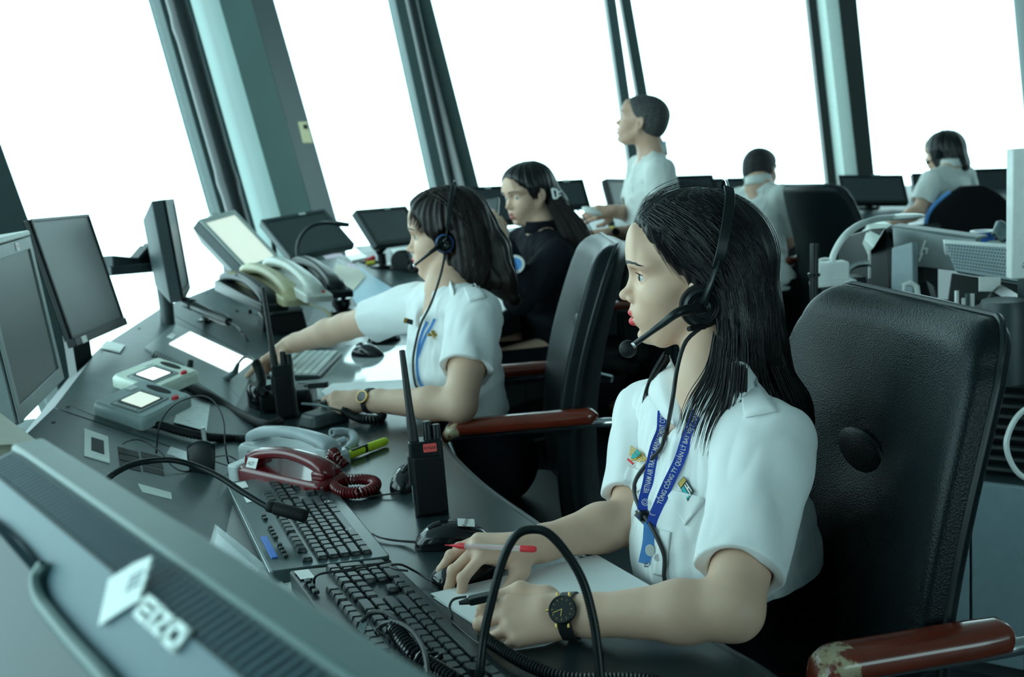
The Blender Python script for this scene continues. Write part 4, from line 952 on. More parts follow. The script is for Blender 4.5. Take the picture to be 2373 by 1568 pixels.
m, M, w, h = quadmon('black monitor hidden partly by the woman with bobbed hair', *qpx([(2118,401,6.9),(2240,398,6.9),(2244,462,6.85),(2118,466,6.85)]), th=.08, bz=.018, scr='screen_off', foot='auto')
m, M, w, h = quadmon('black monitor behind the black swivel chair at the right edge', *qpx([(2260,391,6.9),(2370,388,6.9),(2372,470,6.85),(2262,474,6.85)]), th=.08, bz=.018, scr='screen_off', foot='auto')
# ---- the big monitor back in the left foreground
A, B_ = D(100,1012,.80), D(1004,1572,.385)
B_.z = A.z
e = (B_-A).normalized(); e.z = 0; e.normalize(); nb = Vector((e.y, -e.x, 0)); nb = -nb if nb.dot(-_fw) < 0 else nb
if nb.x > 0: nb = -nb
Wm = .60
A = A-nb*0
EM = thing('monitor', 'large blue-grey monitor seen from the back in the left foreground, with a maker logo', 'monitor', loc=A)
def E_(s, a, z): return A+e*s+nb*(a+.024)+Vector((0,0,z))
def strip(mb, a0, z0, a1, z1, s0=0, s1=Wm, mi=0, sh0=0, sh1=0): mb.add([E_(s0+sh0,a0,z0), E_(s1-sh0,a0,z0), E_(s1-sh1,a1,z1), E_(s0+sh1,a1,z1)], [(3,2,1,0)], mi)
mb = MB()
fz = -.40
def loop(s0, s1, a, z0, z1): return [E_(s0,a,z0), E_(s1,a,z0), E_(s1,a,z1), E_(s0,a,z1)]
def frustum(mb, L0, L1, cap0=True, cap1=True):
    fs = [(i,(i+1)%4,(i+1)%4+4,i+4) for i in range(4)]
    if cap0: fs.append((3,2,1,0))
    if cap1: fs.append((4,5,6,7))
    mb.add(L0+L1, fs)
# front frame (bezel side), vented band, sloping back cover
mb = MB(); frustum(mb, loop(0, Wm, -.024, 0, fz), loop(0, Wm, 0, 0, fz)); mb.build('front_frame', 'eizo_rim', EM, world=True, bevel=.003)
mb = MB(); frustum(mb, loop(.004, Wm-.004, 0, -.004, fz+.004), loop(.008, Wm-.008, .022, -.010, fz+.012)); mb.build('vent_band', 'eizo_dark', EM, world=True)
for i in range(72):
    s = .02+i*.0078
    mb = MB(); bar(mb, E_(s,.002,-.0035), E_(s,.020,-.0085), .0030, .003); 
    o = mb.build('vent_rib', 'eizo_grey', EM, world=True)
Lb = [E_(.008,.022,-.010), E_(Wm-.008,.022,-.010), E_(Wm-.008,.022,fz+.012), E_(.008,.022,fz+.012)]
Lc = [E_(.06,.135,-.20), E_(Wm-.05,.135,-.20), E_(Wm-.05,.135,fz+.05), E_(.06,.135,fz+.05)]
mb = MB(); frustum(mb, Lb, Lc, cap0=False); bk = mb.build('back_cover', 'eizo_grey', EM, world=True, bevel=.012, seg=3)
# recess with ribs at the left and its raised rounded lip
n_s = (Lc[0]-Lb[0]).cross(Lb[1]-Lb[0]).normalized(); n_s = -n_s if n_s.dot(nb) < 0 else n_s
def BK(px, py, h=0):
    d = ray(px, py); t = (Lb[0]-CAM).dot(n_s)/d.dot(n_s); return CAM+d*t+n_s*h
mb = MB(); lip = smooth_path([BK(116,1310,.003), BK(100,1345,.004), BK(108,1390,.004), BK(140,1435,.004), BK(190,1495,.004), BK(250,1560,.004), BK(300,1620,.004)], 6)
mb.tube(lip, .0042, 8); mb.build('cover_lip', 'eizo_rim', EM, world=True)
mb = MB(); q = [BK(108,1315,.004), BK(100,1345,.004), BK(108,1390,.004), BK(140,1435,.004), BK(190,1495,.004), BK(250,1560,.004), BK(300,1620,.004), BK(-60,1620,.004), BK(-60,1170,.004), BK(0,1205,.004), BK(60,1258,.004)]
mb.add(q, [tuple(range(len(q)))]); mb.build('recess', 'eizo_dark', EM, world=True)
for i in range(16):
    x0, y0 = 8+i*6.2, 1208+i*6.6
    mb = MB(); bar(mb, BK(x0,y0,.0045), BK(x0+1,y0+26+i*.4,.0045), .0008, .0014); mb.build('recess_rib', 'eizo_grey', EM, world=True)
# logo: stepped diamond and the four letters
def onbk(pts, name, m, h=.001, t=.0012):
    mb = MB(); q = [BK(x,y,h) for x,y in pts]; r = [p+n_s*t for p in q]; k = len(q)
    mb.add(q+r, [tuple(range(k)), tuple(range(2*k-1,k-1,-1))]+[(i,(i+1)%k,(i+1)%k+k,i+k) for i in range(k)]); return mb.build(name, m, EM, world=True)
onbk([(239,1452),(262,1345),(320,1308),(362,1290),(356,1320),(352,1326),(350,1345),(345,1350),(343,1366),(338,1372),(336,1392),(300,1412)], 'logo_diamond', 'logo', h=.0015)
for i, (x, y) in enumerate([(318,1342),(330,1334),(342,1327),(312,1356),(324,1349),(336,1342),(308,1370),(320,1363),(332,1357)]):
    onbk([(x-4,y-4),(x+5,y-9),(x+3,y+1),(x-6,y+6)], 'logo_dot', 'eizo_grey', h=.0022, t=.0006)
o_, x_ = BK(318,1424,.001), BK(421,1521,.001); yv = BK(352,1378,.001)
ux = (x_-o_); uh = (yv-o_)
def LT(u, v, h=0): return o_+ux*u+uh*v+n_s*h
mb = MB(); plate = rrect(1.0, 1.0, .18, 4, .5, .5)
# the letters are built from bars on the tilted cover
def lbar(mb, u0, v0, u1, v1, h0=.0, h1=.0014):
    q = [LT(u0,v0,h0), LT(u1,v0,h0), LT(u1,v1,h0), LT(u0,v1,h0)]; r = [p+n_s*h1 for p in q]
    mb.add(q+r, [(0,1,2,3),(7,6,5,4),(0,1,5,4),(1,2,6,5),(2,3,7,6),(3,0,4,7)])
W4 = .255
def letter(name, bars, k):
    mb = MB()
    for b in bars: lbar(mb, (k+b[0])*W4+.0, b[1], (k+b[2])*W4+.0, b[3])
    mb.build(name, 'logo', EM, world=True, bevel=.0004)
letter('logo_letter', [(0,0,.24,1),(0,0,.95,.18),(0,.41,.90,.59),(0,.82,.95,1)], 0)
letter('logo_letter', [(.14,0,.38,1)], 1)
mb = MB()
lbar(mb, .53*W4+W4, 0, 1.32*W4+W4, .24); lbar(mb, .53*W4+W4, .76, 1.32*W4+W4, 1)
q = [LT(.53*W4+W4,.2), LT(.86*W4+W4,.2), LT(1.32*W4+W4,.8), LT(.99*W4+W4,.8)]; r = [p+n_s*.0014 for p in q]
mb.add(q+r, [(0,1,2,3),(7,6,5,4),(0,1,5,4),(1,2,6,5),(2,3,7,6),(3,0,4,7)]); mb.build('logo_letter', 'logo', EM, world=True)
letter('logo_letter', [(2.5-2.5+0,0,.26,1),(0,0,1.1,.24),(0,.76,1.1,1),(.84,0,1.1,1)], 2.5)
# its foot on the near console
ft = SL(SA, .05, .55); 
mb = MB(); c0 = E_(Wm*.5,.02,fz); mb.tube([c0+Vector((0,0,.10)), Vector((c0.x,c0.y,c0.z-.0)), Vector((c0.x,c0.y,ZT+.03))], .035, 12); mb.build('stand', 'eizo_dark', EM, world=True)
# beige device at the extreme left
BD = thing('beige_monitor', 'beige monitor corner at the left edge, behind the big blue-grey monitor back', 'monitor', loc=D(20,1050,1.12))
q = [D(-60,925,1.16), D(0,958,1.2), D(78,1016,1.22), D(28,1028,1.0), D(-60,1030,.98)]
mb = MB(); lo = [Vector((v.x, v.y, ZT-.1)) for v in q]; k = 5
mb.add(q+lo, [(0,1,2,3,4)]+[(i,(i+1)%k,(i+1)%k+k,i+k) for i in range(k)]); 
mat('beige', (.42,.42,.32), .6); mb.build('housing', 'beige', BD, world=True, bevel=.006)
# ================================================================== right rear: equipment desk, cabinets
# low cabinets with the cable shelf on top
def zat(px, py, d): return D(px, py, d).z
CB = thing('filing_cabinet', 'row of low blue-grey cabinet doors behind the nearest chair', 'cabinet', loc=(1.25,2.3,0))
pa, pb_ = D(2130,1050,2.45), D(2520,1105,2.25)
pa.z = pb_.z = .50
n_ = (pb_-pa); n_.z = 0; dr = n_.normalized(); ou = Vector((-dr.y, dr.x, 0)); ou = -ou if ou.dot(_fw) < 0 else ou
Lc_ = n_.length
mb = MB(); q = [pa, pb_, pb_+ou*.45, pa+ou*.45]; lo = [Vector((v.x,v.y,.05)) for v in q]
mb.add(lo+q, [(3,2,1,0),(4,5,6,7),(0,1,5,4),(1,2,6,5),(2,3,7,6),(3,0,4,7)]); mb.build('body', 'dark_grey', CB, world=True)
mb = MB(); q = [pa+ou*.03, pb_+ou*.03, pb_+ou*.4, pa+ou*.4]; mb.add([Vector((v.x,v.y,0)) for v in q]+[Vector((v.x,v.y,.05)) for v in q], [(3,2,1,0),(4,5,6,7),(0,1,5,4),(1,2,6,5),(2,3,7,6),(3,0,4,7)]); mb.build('plinth', 'plinth', CB, world=True)
for i in range(3):
    w_ = Lc_/3; mb = MB(); mb.box(w_-.006, .018, .44, (w_*(i+.5), -.01, -.223), M=MF(pa, dr)); mb.build('door', 'cabinet_grey', CB, world=True, bevel=.002)
# dark cable shelf above the cabinets
CS = thing('cable_rack', 'black ribbed cable tray above the low cabinets', 'rack', loc=(pa.x,pa.y,.5))
for i in range(9):
    mb = MB(); z = .515+i*.022; mb.tube([pa+ou*(.04+.012*i)+Vector((0,0,z-.5)), pb_+ou*(.04+.012*i)+Vector((0,0,z-.5))], .0095, 8); mb.build('cable_bar', 'black_plastic', CS, world=True)
mb = MB(); q = [pa+ou*.16, pb_+ou*.16]; mb.quad(q[0]+Vector((0,0,.0)), q[1]+Vector((0,0,.0)), q[1]+Vector((0,0,.30)), q[0]+Vector((0,0,.30)), t=.01); mb.build('back_plate', 'black_matte', CS, world=True)
# equipment desk top behind
ED = thing('equipment_desk', 'grey equipment desk carrying the silver computer screens', 'desk', loc=(1.6,3.2,0))
pc = D(2000,560,3.3); zq = .98
mb = MB(); t0, t1, t2, t3 = P(1975,700,.80), P(2480,700,.80), P(2480,560,.80), P(2010,560,.80)
mb.prism([(p.x,p.y) for p in (D(1985,640,2.95), D(2500,640,2.95), D(2560,560,3.6), D(2060,545,3.9))], .74, .78); mb.build('desk_top', 'dark_grey', ED, world=True)
for p in (D(1995,640,3.02), D(2540,560,3.4), D(2080,545,3.7)):
    mb = MB(); mb.box(.05,.05,.74,(p.x,p.y,.37)); mb.build('leg', 'plinth', ED, world=True)
def slabq(name, label, q, t, m, cat, back=True, parent=None, bev=.003):
    """slab from four corners with thickness t away from the viewer"""
    c = sum(q, Vector())/4; n = (q[1]-q[0]).cross(q[3]-q[0]).normalized(); n = -n if n.dot(c-CAM) < 0 else n
    mb = MB(); r = [p+n*t for p in q]; mb.add(q+r, [(0,1,2,3),(7,6,5,4),(0,4,5,1),(1,5,6,2),(2,6,7,3),(3,7,4,0)])
    o = mb.build(name, m, parent, bevel=bev, world=parent is not None)
    if parent is None: tag(o, label, cat)
    return o, n
# hp monitor back
HP = thing('monitor', 'silver monitor seen from the back with a slanted letter logo', 'monitor', loc=D(2150,640,2.95))
slabq('back_cover', '', qpx([(2068,527,3.05),(2262,552,2.85),(2256,632,2.85),(2072,612,3.05)]), .03, 'silver', '', parent=HP)
slabq('top_edge', '', qpx([(2062,522,3.06),(2266,550,2.84),(2266,556,2.84),(2064,530,3.06)]), .05, 'bezel_grey', '', parent=HP)
for (pp_, nm) in (([(2142,556),(2147,557),(2137,585),(2141,586),(2140,590),(2131,589)], 'logo_letter'), ([(2138,573),(2152,574),(2148,588),(2144,588),(2146,578),(2138,578)], 'logo_letter'), ([(2128,605),(2134,588),(2139,589),(2131,606)], 'logo_letter')):
    mb = MB(); q = [D(x,y,2.955) for x,y in pp_]; r = [D(x,y,2.950) for x,y in pp_]; k = len(q)
    mb.add(r+q, [tuple(range(k-1,-1,-1)), tuple(range(k,2*k))]+[(i,(i+1)%k,(i+1)%k+k,i+k) for i in range(k)]); mb.build(nm, 'label_white', HP, world=True)
mb = MB(); mb.tube([D(2150,610,3.02), D(2150,690,3.02)], .03, 8); mb.build('stand', 'black_plastic', HP, world=True)
# black tower with silver cap, white slim tower, small white frame
TW = thing('computer_tower', 'black computer tower with silver slanted top, left end of the equipment desk', 'computer', loc=D(2040,680,2.9))
q = qpx([(2012,530,2.9),(2052,528,2.8),(2072,566,2.8),(2066,740,2.8),(2012,740,2.9),(2006,585,2.92)])
mb = MB(); r = [p+_fw*.25 for p in q]; k = 6; mb.add(q+r, [tuple(range(k)), tuple(range(2*k-1,k-1,-1))]+[(i,i+k,(i+1)%k+k,(i+1)%k) for i in range(k)]); mb.build('case', 'black_plastic', TW, world=True, bevel=.004)
q = qpx([(2012,518,2.93),(2040,508,2.97),(2070,520,2.85),(2050,530,2.78),(2024,575,2.80),(2004,556,2.9)])
mb = MB(); r = [p+Vector((.02,.10,-.03)) for p in q]; mb.add(q+r, [tuple(range(k)), tuple(range(2*k-1,k-1,-1))]+[(i,i+k,(i+1)%k+k,(i+1)%k) for i in range(k)]); mb.build('cap', 'bezel_light', TW, world=True, bevel=.003)
for (y0, y1) in ((582,612),(618,645)):
    slabq('label', '', qpx([(2013,y0,2.78),(2018,y0+1,2.78),(2018,y1,2.78),(2013,y1,2.78)]), .004, 'label_white', '', parent=TW, bev=0)
slabq('slim_computer', 'slim pale grey computer case standing right of the black tower', qpx([(2066,574,2.72),(2114,560,2.66),(2116,700,2.66),(2064,700,2.72)]), .02, 'grille', 'computer')
mb = MB(); q = [D(x,y,2.62) for x,y in [(2093,660),(2110,656),(2124,664),(2132,710),(2096,700)]]
mb.tube(q, .008, 8, closed=True); tag(mb.build('white_stand', 'white_plastic'), 'small white loop-shaped stand below the slim computer', 'stand')
slabq('speaker_box', 'black wedge speaker beside the white loop stand', qpx([(2112,658,2.74),(2146,648,2.72),(2160,700,2.70),(2128,712,2.72)]), .08, 'black_plastic', 'speaker')
# perforated monitor back
PM = thing('monitor', 'grey monitor back with a grid of round holes, right of the slanted logo one', 'monitor', loc=D(2260,650,2.6))
qq = qpx([(2188,562,2.62),(2372,578,2.52),(2372,655,2.52),(2214,628,2.60)])
_, n_g = slabq('back_cover', '', qq, .04, 'grille', '', parent=PM)
slabq('top_edge', '', qpx([(2184,553,2.63),(2372,566,2.53),(2372,575,2.53),(2188,563,2.62)]), .05, 'white_plastic', '', parent=PM)
mb = MB()
for i in range(24):
    for j in range(8):
        u, v = (i+.5+.5*(j%2))/25, (j+.7)/9
        a = qq[0].lerp(qq[1], u); b = qq[3].lerp(qq[2], u); p = a.lerp(b, v)-n_g*.0008
        ux_ = (qq[1]-qq[0]).normalized(); uy_ = (qq[3]-qq[0]).normalized()
        mb.add([p+ux_*.0022*math.cos(t*math.pi/3)+uy_*.0022*math.sin(t*math.pi/3) for t in range(6)], [(0,1,2,3,4,5)])
mb.build('perforation', 'dark_grey', PM, world=True)
slabq('lower_housing', '', qpx([(2205,632,2.64),(2372,660,2.56),(2372,740,2.56),(2190,740,2.64)]), .06, 'black_plastic', '', parent=PM)
for (x0,y0,w_,h_) in ((2269,640,50,35),(2340,700,50,36),(2269,765,45,38)):
    slabq('paper_label', 'white paper label stuck on the black equipment, '+{640:'under the perforated monitor back',700:'at the right edge',765:'lowest, above the cable tray'}[y0], qpx([(x0,y0,2.42),(x0+w_,y0+2,2.42),(x0+w_,y0+h_,2.42),(x0,y0+h_,2.42)]), .002, 'label_white', 'label', bev=0)
# black equipment stack with sockets below
EQ = thing('equipment_rack', 'black equipment rack with sockets and labels behind the nearest chair back', 'rack', loc=(1.25,2.55,.5))
slabq('front_panel', '', qpx([(2060,690,2.66),(2520,700,2.40),(2520,1010,2.36),(2060,980,2.60)]), .15, 'black_matte', '', parent=EQ)
for i, (x, y, h) in enumerate([(2216,673,40),(2232,690,22),(2240,680,34),(2252,680,34),(2222,730,12),(2236,730,14)]):
    slabq('socket', '', qpx([(x,y,2.50),(x+6,y,2.50),(x+6,y+h,2.50),(x,y+h,2.50)]), .01, 'label_white' if i != 2 else 'mid_grey', '', parent=EQ, bev=0)
mb = MB(); bar(mb, D(2290,690,2.40), D(2340,720,2.38), .12, .06); bar(mb, D(2250,740,2.40), D(2335,700,2.38), .05, .04); mb.build('bracket', 'black_plastic', EQ, world=True, bevel=.006)
mb = MB(); mb.lathe([(.055,0),(.052,.16),(.045,.18),(0,.18)], 20, M=T(*D(2325,880,2.3))); mb.build('canister', 'dark_grey', EQ, world=True)
# white tall box at the right edge
WB = thing('white_cabinet', 'tall white cabinet edge at the right border of the photo', 'cabinet', loc=D(2400,640,2.3))
q = [D(2345,344,2.30), D(2345,648,2.30)]; top = q[0].z; bx = q[1]
mb = MB(); mb.box(.40,.03,top-bx.z,(bx.x+.20,bx.y+.015,(top+bx.z)/2)); mb.build('body', 'white_plastic', WB, world=True, bevel=.004)
mb = MB(); mb.lathe([(.008,0),(.006,.006),(0,.006)], 12, M=T(bx.x+.03, bx.y, bx.z+.03, rx=90)); mb.build('bolt', 'steel', WB, world=True)
mb = MB(); mb.box(.36,.03,bx.z-.78,(bx.x+.22,bx.y+.04,(bx.z+.78)/2)); mb.build('support', 'dark_grey', WB, world=True)
# blue tape roll and grey cloth on a monitor top
p = D(2277,548,3.1); RL = thing('tape_roll', 'blue and white roll standing on the silver monitor top', 'tape', loc=p)
mb = MB(); mb.lathe([(.034,-.018),(.034,.014)], 24, M=T(*p)); mb.build('band', 'blue', RL, world=True)
mb = MB(); mb.lathe([(.035,.014),(.035,.018),(.026,.018),(.026,.010)], 24, cap=False, M=T(*p)); mb.build('rim', 'white_plastic', RL, world=True)
slabq('shelf', 'pale shelf board under the blue and white roll', qpx([(2262,556,3.1),(2372,556,3.0),(2372,590,2.95),(2262,572,3.05)]), .3, 'bezel_light', 'shelf')
q = [D(2296,545,3.0), D(2308,512,3.05), D(2373,530,3.0), D(2400,560,2.95), D(2340,556,2.95)]
mb = MB(); mb.grid(lambda u, v: q[0].lerp(q[4], u).lerp(q[1].lerp(q[3], u), v)+Vector((0,0,.03*math.sin(math.pi*u)*math.sin(math.pi*v)+.01*math.sin(u*9))), 12, 10); o = mb.build('grey_cloth', 'mid_grey', solid=.01); tag(o, 'crumpled grey cloth lying right of the blue and white roll', 'cloth')
# power adapter cluster, white hose lamp, black post
p0 = D(1925,655,2.7)
PW = thing('power_strip', 'white power adapter block with plugs and thin cables, in front of the dark chair', 'power strip', loc=p0)
mb = MB(); mb.box(.085,.05,.05,D(1925,628,2.7)); mb.build('adapter', 'white_plastic', PW, world=True, bevel=.006)
mb = MB(); mb.box(.11,.05,.014,D(1930,655,2.7)); mb.build('plate', 'white_plastic', PW, world=True, bevel=.003)
mb = MB(); mb.tube(smooth_path([D(1950,640,2.7), D(1980,615,2.7), D(2012,610,2.7)], 6), .009, 8); mb.build('chrome_hook', 'steel', PW, world=True)
mb = MB(); mb.box(.10,.08,.045,D(1955,660,2.78)); mb.build('black_block', 'black_plastic', PW, world=True, bevel=.006)
mb = MB(); mb.tube(smooth_path([D(1910,640,2.7), D(1892,628,2.7), D(1898,604,2.7), D(1920,600,2.7), D(1930,612,2.7)], 6), .004, 6); mb.build('cable', 'white_plastic', PW, world=True)
LM = thing('hose_lamp', 'white flexible desk lamp with a flat oval head arching over the equipment', 'lamp', loc=D(1928,620,2.7))
mb = MB(); mb.tube(smooth_path([D(1928,620,2.7), D(1932,590,2.7), D(1955,550,2.7), D(1990,522,2.75), D(2030,508,2.8), D(2070,504,2.85)], 8), .009, 10); mb.build('neck', 'white_plastic', LM, world=True)
c = D(2090,502,2.87); mb = MB(); mb.ball((0,0,0), (.062,.05,.008), M=T(*c), n=24, m=8); mb.build('head', 'white_plastic', LM, world=True)
a = D(1887,564,2.6); b = D(1886,665,2.6); mb = MB(); mb.tube([a, b, Vector((b.x,b.y,.745))], .011, 12); mb.lathe([(.016,0),(.016,.008)],12,M=T(*D(1886,640,2.6))); tag(mb.build('metal_post', 'black_plastic'), 'thin black post standing left of the white power adapter', 'post')
cable('white_cable', 'white cable hanging in a loop at the right edge beside the cabinets', [D(2420,930,2.1), D(2373,950,2.1), D(2345,985,2.1), D(2332,1030,2.1), D(2345,1075,2.1), D(2373,1105,2.1), D(2420,1110,2.1)], .006, 'white_plastic')
# small wall unit on the column
pt = [(690,282,5.5),(712,281,5.5),(724,330,5.5),(702,331,5.5)]
SW = thing('switch_plate', 'cream control plate on the dark edge of the grey column', 'switch', loc=D(705,305,5.5))
slabq('plate', '', qpx(pt), .02, 'phone_beige', '', parent=SW, bev=.002)
slabq('display', '', qpx([(702,289,5.485),(711,289,5.485),(713,298,5.485),(704,298,5.485)]), .005, 'black_matte', '', parent=SW, bev=0)
# ================================================================== chairs
def leather_chair(label, top_c, face, ztop=1.09, W=.48, seat_z=.47, arms=True, group=None, wood='wood_red', ax=(-.26,.085), ay=.275, az=.735):
    f = Vector((face[0], face[1], 0)).normalized()
    base = Vector((top_c[0], top_c[1], 0)) + f*.33
    th = thing('office_chair', label, 'chair', M=MF(base, f), group=group)
    H = ztop-.42
    def cx(v): return -.25-.085*v**1.2+.028*math.sin(v*math.pi*1.15)-.012*v*v        # recline with a lumbar bulge
    def prof(v):
        hw = W/2*(.86+.16*math.sin(math.pi*min(1, v*.95+.12))**.8)
        r = .075
        if v > 1-r/H: t = (v-(1-r/H))/(r/H); hw = hw-.055*(1-math.sqrt(max(0, 1-t*t)))
        if v < .06: hw -= .03*(1-v/.06)
        tk = .036 if v < .94 else .036*math.sqrt(max(.02, 1-((v-.94)/.06)**2))
        return hw, max(.006, tk)
    N = 64
    def fb(u, v):
        v = 1-(1-v)**1.9
        hw, tk = prof(v); a = 2*math.pi*u; ca, sa = math.cos(a), math.sin(a); p = 5
        r = (abs(ca)**p+abs(sa)**p)**(-1/p)
        y = hw*r*sa; dx = tk*r*ca
        wrap = .055*(y/(W/2))**2
        dim = 0
        if ca > 0:
            q = ((y)/.095)**2+((v*H-(H-.21))/.06)**2; dim = -.014*math.exp(-q)
        puff = .010*(1-(y/(W/2+.001))**2) if ca > 0 else 0
        return (cx(v)+dx+wrap+dim+puff, y, .42+H*v)
    mb = MB(); mb.grid(fb, 64, N, wrapu=True); mb.add([fb(i/64, 1) for i in range(64)], [tuple(range(64))])
    bk = mb.build('backrest', 'leather', th, ang=180)
    vb = (H-.21)/H
    mb = MB(); mb.ball((cx(vb)+.030+.004, 0, .42+H*vb), (.010,.066,.034), n=28, m=14); mb.build('button', 'leather', th, ang=180)
    # piping round the rim
    rim = []
    for sgn in (1, -1):
        vs_ = (1-(1-np.linspace(.01, 1, 70))**2.2) if sgn > 0 else (1-(1-np.linspace(1, .01, 70))**2.2)
        for v in vs_:
            hw, tk = prof(v); rim.append((cx(v)+.055*(hw/(W/2))**2-.010, sgn*(hw-.001), .42+H*v))
    mb = MB(); mb.tube(rim, .0045, 8); mb.build('piping', 'leather_soft', th)
    def fs_(u, v):
        a = 2*math.pi*u; ca, sa = math.cos(a), math.sin(a); p = 4; r = (abs(ca)**p+abs(sa)**p)**(-1/p); k = .97 if 0 < v < 1 else .9
        k = 1-.10*abs(2*v-1)**4
        z = seat_z-.10+.10*v
        return (.0+.245*r*ca*k, .25*r*sa*k, z-.012*(ca > .8))
    mb = MB(); mb.grid(fs_, 48, 10, wrapu=True); mb.add([fs_(i/48, 1) for i in range(48)], [tuple(range(48))]); mb.add([fs_(i/48, 0) for i in range(48)], [tuple(range(47,-1,-1))])
    mb.build('seat', 'leather', th, bevel=.012, seg=3, ang=50)
    if arms:
        for sg in (1, -1):
            y = sg*ay; x0, x1 = ax
            pt = [(x0-.10, y*.84, az-.035), (x0-.05, y*.93, az-.022), (x0+.0, y, az-.014), (x1-.04, y, az-.014), (x1-.01, y, az-.022), (x1-.018, y, az-.05), (x1-.09, y, seat_z-.06), (x1-.11, y*.9, seat_z-.09), (x1-.14, y*.6, seat_z-.10)]
            mb = MB(); mb.tube(smooth_path(pt, 5), .0105, 10); mb.build('arm_frame', 'chrome', th)
            def fa(u, v, y=y):
                x = x0-.005+(x1-x0+.01)*v; e = min(v, 1-v); rr = math.sqrt(min(1, max(.03, e/.05))); a = 2*math.pi*u; p = 2.8; ca, sa = math.cos(a), math.sin(a); r = (abs(ca)**p+abs(sa)**p)**(-1/p)
                dz = -.035*max(0, (v-.86)/.14)**2
                return (x, y+.026*rr*r*ca*(1 if v > .2 else .8+v), az+.004+dz+.018*rr*r*sa)
            mb = MB(); mb.grid(fa, 20, 40, wrapu=True); mb.add([fa(i/20, 0) for i in range(20)], [tuple(range(19,-1,-1))]); mb.add([fa(i/20, 1) for i in range(20)], [tuple(range(20))])
            mb.m = [1 if sum(mb.v[i].x for i in f)/len(f) > x1-.045 else 0 for f in mb.f]; mb.build('armrest', [wood, 'wood_worn'], th, ang=180)
    mb = MB(); mb.lathe([(.028,.10),(.028,.30),(.022,.31),(.022,seat_z-.10)], 16); mb.build('gas_column', 'chrome', th)
    mb = MB(); bar(mb, (-.02,0,seat_z-.115), (-.24,0,seat_z-.115), .06, .03); bar(mb, (-.23,0,seat_z-.12), (-.25,0,.52), .06, .02); mb.build('back_bracket', 'black_plastic', th)
    for i in range(5):
        a = 2*math.pi*i/5+.3; d = Vector((math.cos(a), math.sin(a), 0))
        mb = MB(); mb.tube([d*.02+Vector((0,0,.10)), d*.28+Vector((0,0,.065))], [.026,.016], 8); lg = mb.build('leg', 'black_plastic', th)
        mb = MB(); mb.lathe([(.018,-.02),(.026,-.016),(.026,.016),(.018,.02)], 14, M=T(d.x*.28,d.y*.28,.0265, rx=90)); mb.build('castor', 'black_matte', lg)
    return th
CH1c = (D(1850,668,1.68)+D(2250,792,1.2))/2
CHA = leather_chair('nearest black leather chair with worn red-brown armrest and chrome tube end', (CH1c.x+.045, CH1c.y-.015, 0), (-1,-.16), ztop=1.085, W=.535, ax=(-.275,-.035), ay=.30, az=.738)
CH2c = (D(1332,560,2.72)+D(1408,572,2.28))/2
CHB = leather_chair('black leather chair of the pointing woman, between the two women with headsets', (CH2c.x+.03, CH2c.y, 0), (-1,-.02), ztop=1.10)
c = D(1508,470,4.35); CHC = leather_chair('black leather chair of the woman in black jacket, behind the front woman\'s head', (c.x, c.y, 0), (-1,.15), ztop=1.09, az=.675)
c = D(1880,432,4.80); CHD = leather_chair('black leather chair with its back to the camera, right of the seated man', (c.x, c.y, 0), (.9,.45), ztop=1.06, W=.46, az=.675)
def swivel_chair(label, c, face, ztop):
    f = Vector((face[0], face[1], 0)).normalized(); th = thing('swivel_chair', label, 'chair', M=MF(Vector((c.x+f.x*.25, c.y+f.y*.25, 0)), f))
    def fb(u, v):
        a = 2*math.pi*u; t = v; zz = ztop-.52+.52*t; hw = .225*(1-max(0, (t-.55)/.45)**2.6*.75)*(.8+.2*min(1, t*3))
        p = 4; ca, sa = math.cos(a), math.sin(a); r = (abs(ca)**p+abs(sa)**p)**(-1/p)
        return (-.25+.03*r*ca+.05*(hw*r*sa/.22)**2, hw*r*sa, zz)
    mb = MB(); mb.grid(fb, 40, 26, wrapu=True); mb.add([fb(i/40, 1) for i in range(40)], [tuple(range(40))]); mb.add([fb(i/40, 0) for i in range(40)], [tuple(range(39,-1,-1))]); mb.build('backrest', 'fabric_black', th, ang=180)
    mb = MB(); mb.tube([Vector(fb(.25+.0, v))+Vector((-.01,.006,0)) for v in np.linspace(.05,.95,20)], .012, 8); mb.build('shell_edge', 'blue_light', th)
    mb = MB(); mb.prism(rrect(.44,.46,.1,5), .42, .49); mb.build('seat', 'fabric_black', th, bevel=.02, seg=3)
    mb = MB(); bar(mb, (-.27,0,.40), (-.28,0,ztop-.35), .06, .02); mb.build('back_bracket', 'black_plastic', th)
    mb = MB(); mb.lathe([(.025,.08),(.025,.42)], 12); mb.build('gas_column', 'black_plastic', th)
    for i in range(5):
        a = 2*math.pi*i/5; d = Vector((math.cos(a), math.sin(a), 0)); mb = MB(); mb.tube([d*.02+Vector((0,0,.09)), d*.28+Vector((0,0,.03))], [.024,.016], 8); mb.build('leg', 'black_plastic', th)
c = D(2252,430,5.6); swivel_chair('black fabric swivel chair with rounded back and blue edge, at the far right', c, (.25,.97), c.z)
